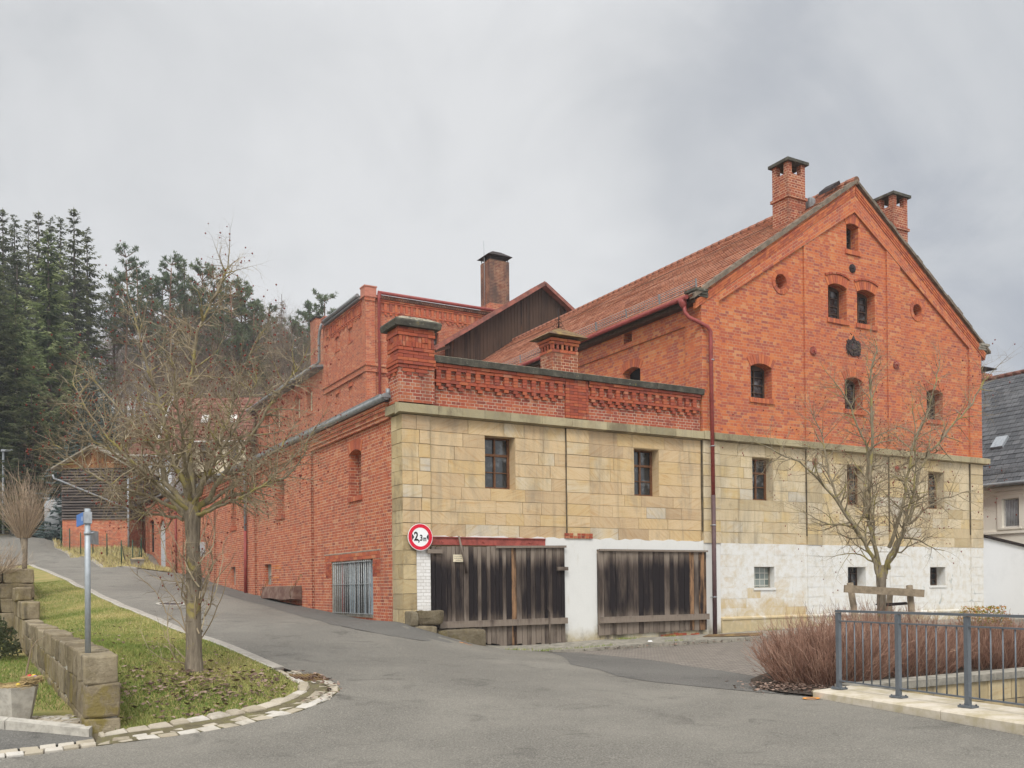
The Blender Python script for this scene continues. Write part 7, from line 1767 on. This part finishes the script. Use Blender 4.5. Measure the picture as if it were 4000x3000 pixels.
FOREST=[('spruce', -7.6, 85.5, 15.11, 25.7, 1.0),('spruce', -5.8, 88.0, 15.98, 25.1, 1.0),('spruce', -4.7, 89.7, 16.59, 24.5, 1.0),('spruce', -3.3, 92.3, 17.55, 24.2, 1.0),('spruce', -2.6, 87.3, 15.88, 25.3, 1.0),('spruce', -1.3, 90.0, 16.86, 24.7, 1.0),('spruce', -0.6, 87.3, 15.99, 24.9, 1.0),('spruce', -0.2, 76.7, 12.4, 25.8, 1.0),('spruce', 1.7, 84.8, 15.26, 24.0, 1.0),('spruce', -6.9, 71.4, 10.3, 23.2, 1.0),('spruce', -5.3, 68.1, 9.25, 21.3, 1.0),('spruce_lt', -3.6, 57.9, 6.4, 22.7, 1.15),('spruce_lt', -6.0, 52.4, 5.78, 16.6, 1.1),('spruce', -7.4, 50.9, 5.63, 18.3, 1.2),('spruce', -2.2, 52.5, 5.74, 12.0, 1.1),('spruce', -5.3, 47.4, 5.31, 10.0, 1.2),('spruce', -3.4, 46.3, 4.8, 9.2, 1.1),('spruce_bl', -1.6, 49.9, 5.27, 12.4, 0.8),('spruce_bl', -0.9, 47.2, 4.46, 10.6, 0.8),('spruce_bl', -2.7, 42.4, 4.05, 8.1, 1.4),('pine', 5.3, 85.1, 15.48, 22.0, 1.0),('pine', 7.1, 88.7, 16.75, 21.0, 1.0),('pine', 8.0, 84.7, 15.42, 19.3, 1.0),('pine', 9.5, 81.5, 14.36, 21.9, 1.0),('pine', 11.3, 85.1, 15.61, 21.6, 1.0),('pine', 12.5, 82.1, 14.6, 21.9, 1.0),('pine', 13.3, 80.5, 14.06, 21.0, 1.0),('pine', 14.5, 77.5, 13.06, 20.7, 1.0),('pine', 16.1, 80.0, 13.94, 20.6, 1.0),('pine', 18.8, 83.1, 14.99, 16.9, 1.0),('pine', 22.8, 81.9, 14.67, 16.5, 1.0),('pine', 24.7, 83.2, 15.13, 19.1, 1.0),('pine', 24.9, 78.4, 13.51, 20.3, 1.0),('pine', 28.2, 83.4, 15.32, 18.9, 1.0),('pine', 16.2, 78.8, 13.51, 19.6, 1.0),('pine', 18.8, 79.7, 13.83, 18.0, 1.0),('pine', 18.6, 76.3, 12.68, 17.3, 1.0),('pine', 20.9, 78.4, 13.44, 17.3, 1.0),('pine', 23.1, 80.6, 14.22, 17.5, 1.0),('pine', 24.8, 80.8, 14.32, 18.0, 1.0),('pine', 16.6, 76.3, 12.66, 18.5, 1.0),('pine', 4.8, 88.8, 16.74, 18.9, 1.0),('pine', 9.1, 85.2, 15.6, 19.8, 1.0),('pine', 12.6, 86.6, 16.15, 19.2, 1.0),('pine', 14.8, 83.1, 14.95, 18.6, 1.0),('larch', 18.7, 73.9, 11.87, 20.0, 1.0),('bare', 4.8, 97.2, 19.6, 14.9, 1.0),('bare', 5.7, 99.6, 20.42, 16.1, 1.0),('bare', 6.7, 106.3, 22.74, 14.9, 1.0),('bare', 7.8, 111.1, 24.4, 13.8, 1.0),('bare', 6.3, 94.0, 18.55, 14.2, 1.0),('bare', 7.1, 99.1, 20.28, 12.9, 1.0),('bare', 8.1, 102.2, 21.36, 13.6, 1.0),('bare', 8.4, 102.6, 21.51, 14.0, 1.0),('bare', 5.6, 79.1, 13.44, 14.6, 1.0),('bare', 9.2, 100.7, 20.9, 13.0, 1.0),('bare', 10.7, 106.9, 23.01, 14.8, 1.0),('bare', 8.8, 91.5, 17.75, 13.5, 1.0),('bare', 7.5, 80.3, 13.91, 17.4, 1.0),('bare', 12.0, 107.7, 23.3, 14.7, 1.0),('bare', 9.1, 86.4, 16.01, 15.7, 1.0),('bare', 9.7, 87.8, 16.5, 15.4, 1.0),('bare', 13.1, 104.9, 22.37, 13.9, 1.0),('bare', 13.4, 103.1, 21.75, 12.7, 1.0),('bare', 9.8, 81.2, 14.27, 14.9, 1.0),('bare', 14.6, 104.1, 22.1, 14.7, 1.0),('bare', 10.8, 82.3, 14.65, 15.0, 1.0),('bare', 11.5, 84.4, 15.38, 17.9, 1.0),('bare', 16.3, 106.0, 22.78, 17.0, 1.0),('bare', 13.1, 87.9, 16.57, 17.5, 1.0),('bare', 15.5, 98.9, 20.33, 13.9, 1.0),('bare', 14.9, 93.9, 18.64, 17.8, 1.0),('bare', 13.7, 84.8, 15.53, 14.9, 1.0),('bare', 15.3, 89.9, 17.28, 14.2, 1.0),('bare', 12.5, 76.7, 12.75, 16.6, 1.0),('bare', 13.6, 80.2, 13.97, 17.1, 1.0),('bare', 13.9, 78.6, 13.44, 18.6, 1.0),('bare', 15.4, 83.2, 15.0, 15.0, 1.0),('bare', 16.3, 84.9, 15.6, 16.9, 1.0),('bare', 18.4, 92.9, 18.33, 16.0, 1.0),('bare', 18.7, 91.9, 18.0, 14.6, 1.0),('bare', 17.6, 86.0, 15.98, 15.9, 1.0),('bare', 16.9, 81.9, 14.58, 14.7, 1.0),('bare', 19.3, 89.1, 17.05, 18.2, 1.0),('bare', 19.9, 89.8, 17.31, 18.2, 1.0),('bare', 20.7, 91.1, 17.76, 18.1, 1.0),('bare', 19.8, 85.9, 15.98, 15.8, 1.0),('bare', 22.0, 93.0, 18.41, 15.2, 1.0),('bare', 17.0, 73.5, 11.73, 16.6, 1.0),('bare', 19.3, 78.8, 13.55, 17.2, 1.0),('bare', 20.1, 80.7, 14.22, 17.5, 1.0),('bare', 20.7, 82.1, 14.67, 16.6, 1.0),('bare', 21.2, 82.1, 14.69, 15.9, 1.0),('bare', 23.1, 87.6, 16.6, 15.8, 1.0),('bare', 20.5, 77.1, 12.99, 16.2, 1.0),('bare', 20.6, 75.9, 12.57, 17.7, 1.0),('bare', 20.3, 73.1, 11.61, 18.3, 1.0),('bare', 27.2, 94.4, 19.01, 16.9, 1.0),('bare', 21.7, 74.6, 12.16, 18.3, 1.0),('bare', 28.7, 95.3, 19.38, 16.9, 1.0),('bare', 21.7, 72.9, 11.59, 17.7, 1.0),('bare', 28.6, 92.7, 18.48, 15.4, 1.0),('bare', 23.8, 77.1, 13.06, 16.6, 1.0),('bare', 29.6, 92.1, 18.31, 17.8, 1.0),('bare', 24.7, 77.1, 13.07, 16.7, 1.0),('bare', 25.6, 78.5, 13.55, 18.2, 1.0),('bare', 26.7, 80.0, 14.11, 16.1, 1.0),('bare', 22.8, 68.3, 10.02, 16.8, 1.0),('bare', 33.6, 96.0, 19.81, 17.4, 1.0),('bare', 33.5, 94.0, 19.14, 18.6, 1.0),('bare', 32.8, 91.3, 18.17, 16.7, 1.0),('brush', 1.6, 64.2, 8.24, 11.8, 1.0),('brush', 1.7, 60.6, 7.01, 11.6, 1.0),('brush', 3.9, 71.3, 10.74, 12.0, 1.0),('brush', 4.7, 69.0, 9.98, 9.5, 1.0),('brush', 5.9, 71.6, 10.9, 10.4, 1.0),('brush', 6.0, 69.0, 10.05, 12.0, 1.0),('brush', 6.7, 67.3, 9.49, 11.2, 1.0),('brush', 8.2, 70.9, 10.74, 10.5, 1.0),('brush', 7.0, 60.5, 7.17, 11.2, 1.0),('brush', 9.3, 67.7, 9.67, 11.9, 1.0),('brush', 9.2, 63.8, 8.33, 11.0, 1.0),('brush', 10.8, 67.1, 9.47, 10.3, 1.0),('brush', 11.9, 66.9, 9.43, 13.4, 1.0),('brush', 12.7, 67.1, 9.49, 13.3, 1.0),('brush', 11.2, 58.3, 6.39, 12.9, 1.0),('brush', 12.8, 60.8, 7.35, 11.9, 1.0),('brush', 11.7, 54.6, 5.83, 14.0, 1.0),('brush', 12.5, 54.4, 5.77, 11.6, 1.0),('brush', 13.5, 54.1, 5.69, 13.1, 1.0),('brush', 15.0, 56.9, 6.06, 13.9, 1.0),('brush', 17.0, 60.2, 7.19, 13.6, 1.0),('brush', 16.4, 56.4, 5.93, 14.7, 1.0)]
cnt={}
rng=random.Random(77)
for kind,x,y,z0,h,s in FOREST:
    c=cnt.get(kind,0); cnt[kind]=c+1; i=c%len(vs[kind]); pr=getproto(kind,i); hh=pr[4]
    lab,grp,_=LBL.get(kind,(None,None,None)); lab2=special.get((kind,c))
    gz=H(x,y)-.2
    t=thing(NAMES[kind],lab2 or lab,'tree',(x,y,gz),None if lab2 else grp)
    k=h/hh; t.rotation_euler=(0,0,rng.uniform(0,6.28)); w=k*s*rng.uniform(.92,1.08) if kind in('bare','brush') else s*(.5+.5*k)*rng.uniform(.95,1.05); t.scale=(w,w,k)
    if pr[5] is None:
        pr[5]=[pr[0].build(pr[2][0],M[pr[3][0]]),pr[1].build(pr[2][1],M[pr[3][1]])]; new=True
        for o in pr[5]: o.parent=t
    else:
        for o in pr[5]:
            q=o.copy(); COL.objects.link(q); q.parent=t
# thuja hedge plants
for (x,y,h,lab) in ((-7.0,50.8,7.3,'tall dark green thuja column behind the street lamp'),(-8.3,51.5,6.8,'dark green thuja column at the very left edge')):
    rg=random.Random(int(h*10)); z=H(x,y); t=thing('thuja',lab,'conifer',(x,y,z)); mb=MB()
    for i in range(5200):
        f=rg.random()**.8; a=rg.uniform(0,6.3); R=(1.0-.75*f)*1.15*rg.uniform(.7,1.05); p=Vector((x+R*math.cos(a),y+R*math.sin(a),z+f*h)); d=Vector((math.cos(a)*.35,math.sin(a)*.35,1)).normalized()
        sprig(mb,p,d,rg.uniform(.05,.09),rg.uniform(.3,.55),Vector((math.cos(a),math.sin(a),0)),rg,min(1,max(0,rg.gauss(.45,.25))))
    mb.build('foliage',M['thuja'],t); mb=MB(); mb.tube([(x,y,z),(x,y,z+h*.9)],[.15,.03],6); mb.build('trunk',M['trunk_d'],t)

# ---------------------------------------------------------------- sky, sun, camera
w=bpy.data.worlds.new('World'); sc.world=w; w.use_nodes=True; nt=w.node_tree; nt.nodes.clear()
class WN(NT):
    def __init__(s,t): s.t=t
g=WN(nt)
SUN_EL,SUN_AZ=math.radians(48),math.radians(231)     # azimuth: direction the light comes FROM, measured from +X
sky=nt.nodes.new('ShaderNodeTexSky'); sky.sky_type='NISHITA'; sky.sun_disc=False; sky.sun_elevation=SUN_EL; sky.sun_rotation=math.radians(90)-SUN_AZ; sky.air_density=1.2; sky.dust_density=3
gen=nt.nodes.new('ShaderNodeTexCoord').outputs['Generated']
sp=g.sep(gen); z=sp[2]; den=g.math('ADD',g.math('MAXIMUM',z,0),.55)
cx=g.n('CombineXYZ'); g.set(cx.inputs[0],g.math('DIVIDE',sp[0],den)); g.set(cx.inputs[1],g.math('DIVIDE',sp[1],den)); cv=cx.outputs[0]
n1=g.noise(g.map(cv,(1,1,1),(0,0,.6),(3.1,1.7,0)),1.9,5,.5,.35); n2=g.noise(g.map(cv,(1,1,1),(0,0,.3),(9,4,0)),4.2,6,.58,.5)
n=g.math('ADD',g.math('MULTIPLY',n1,.58),g.math('MULTIPLY',n2,.42))
# darker cloud towards the east (right of the view), bright gap ahead
dt=g.n('VectorMath'); dt.operation='DOT_PRODUCT'; g.set(dt.inputs[0],gen); dt.inputs[1].default_value=(.93,.20,.30); east=g.smooth(dt.outputs['Value'],.70,1.0)
dt2=g.n('VectorMath'); dt2.operation='DOT_PRODUCT'; g.set(dt2.inputs[0],gen); dt2.inputs[1].default_value=(.33,.80,.50); ahead=g.smooth(dt2.outputs['Value'],.78,1.0)
k=g.math('ADD',n,g.math('SUBTRACT',g.math('MULTIPLY',ahead,.10),g.math('MULTIPLY',east,.17)))
col=g.ramp(k,[(.30,(.42,.44,.475)),(.42,(.545,.56,.58)),(.53,(.66,.67,.68)),(.66,(.76,.765,.77))])
col=g.mix(g.math('MULTIPLY',east,.55),col,g.mix(g.smooth(n,.40,.58),(.40,.43,.495),(.64,.66,.685)))
# overcast dome boosted overhead and behind the viewer to light the facades
zen=g.math('ADD',1.0,g.math('MULTIPLY',g.smooth(z,.48,.95),ZEN))
dt3=g.n('VectorMath'); dt3.operation='DOT_PRODUCT'; g.set(dt3.inputs[0],gen); dt3.inputs[1].default_value=(-.5,-.86,.1); back=g.smooth(dt3.outputs['Value'],-.1,.7)
boost=g.math('ADD',zen,g.math('MULTIPLY',back,BACK))
sc_=g.n('VectorMath'); sc_.operation='SCALE'; g.set(sc_.inputs[0],col); g.set(sc_.inputs['Scale'],g.math('MULTIPLY',boost,SKYV*10))
mx=g.mix(.94,sky.outputs[0],sc_.outputs[0])
bg=nt.nodes.new('ShaderNodeBackground'); g.set(bg.inputs[0],mx); bg.inputs[1].default_value=.1
out=nt.nodes.new('ShaderNodeOutputWorld'); nt.links.new(bg.outputs[0],out.inputs[0])
sd=bpy.data.lights.new('sun','SUN'); sd.energy=1.3; sd.angle=math.radians(16); sd.color=(1,.965,.91)
so=bpy.data.objects.new('sun',sd); COL.objects.link(so); so['kind']='structure'
dirv=Vector((math.cos(SUN_AZ)*math.cos(SUN_EL),math.sin(SUN_AZ)*math.cos(SUN_EL),math.sin(SUN_EL)))
so.rotation_euler=dirv.to_track_quat('Z','Y').to_euler(); so.location=(-20,-30,40)
hm=bpy.data.materials.new('valley haze'); hm.use_nodes=True; ht=hm.node_tree; ht.nodes.clear(); ho=ht.nodes.new('ShaderNodeOutputMaterial'); hv=ht.nodes.new('ShaderNodeVolumePrincipled'); hv.inputs['Density'].default_value=HAZE; hv.inputs['Color'].default_value=(.93,.95,1,1); ht.links.new(hv.outputs[0],ho.inputs['Volume'])
mb=MB(); mb.box(-300,340,-120,460,-18,62); hz=mb.build('haze',hm); hz['kind']='stuff'
cd=bpy.data.cameras.new('camera'); cam=bpy.data.objects.new('camera',cd); COL.objects.link(cam); sc.camera=cam
cd.sensor_fit='HORIZONTAL'; cd.sensor_width=36; cd.lens=32.88; cd.shift_y=.19458; cd.clip_start=.1; cd.clip_end=2000
yaw,pitch,roll=0.521322,0.0040944,0.0110195
f=Vector((math.sin(yaw)*math.cos(pitch),math.cos(yaw)*math.cos(pitch),math.sin(pitch))); r=Vector((math.cos(yaw),-math.sin(yaw),0)); d=f.cross(r)
c,s=math.cos(roll),math.sin(roll); r2=r*c+d*s; d2=d*c-r*s
Mx=Matrix((r2,-d2,-f)).transposed().to_4x4(); Mx.translation=Vector((-8.54377,-19.88634,1.65)); cam.matrix_world=Mx
sc.view_settings.view_transform='Standard'; sc.view_settings.look='None'; sc.view_settings.exposure=EXPO; sc.view_settings.gamma=1; sc.view_settings.use_curve_mapping=False
sc.cycles.max_bounces=6; sc.cycles.diffuse_bounces=3; sc.cycles.glossy_bounces=2; sc.cycles.transparent_max_bounces=4
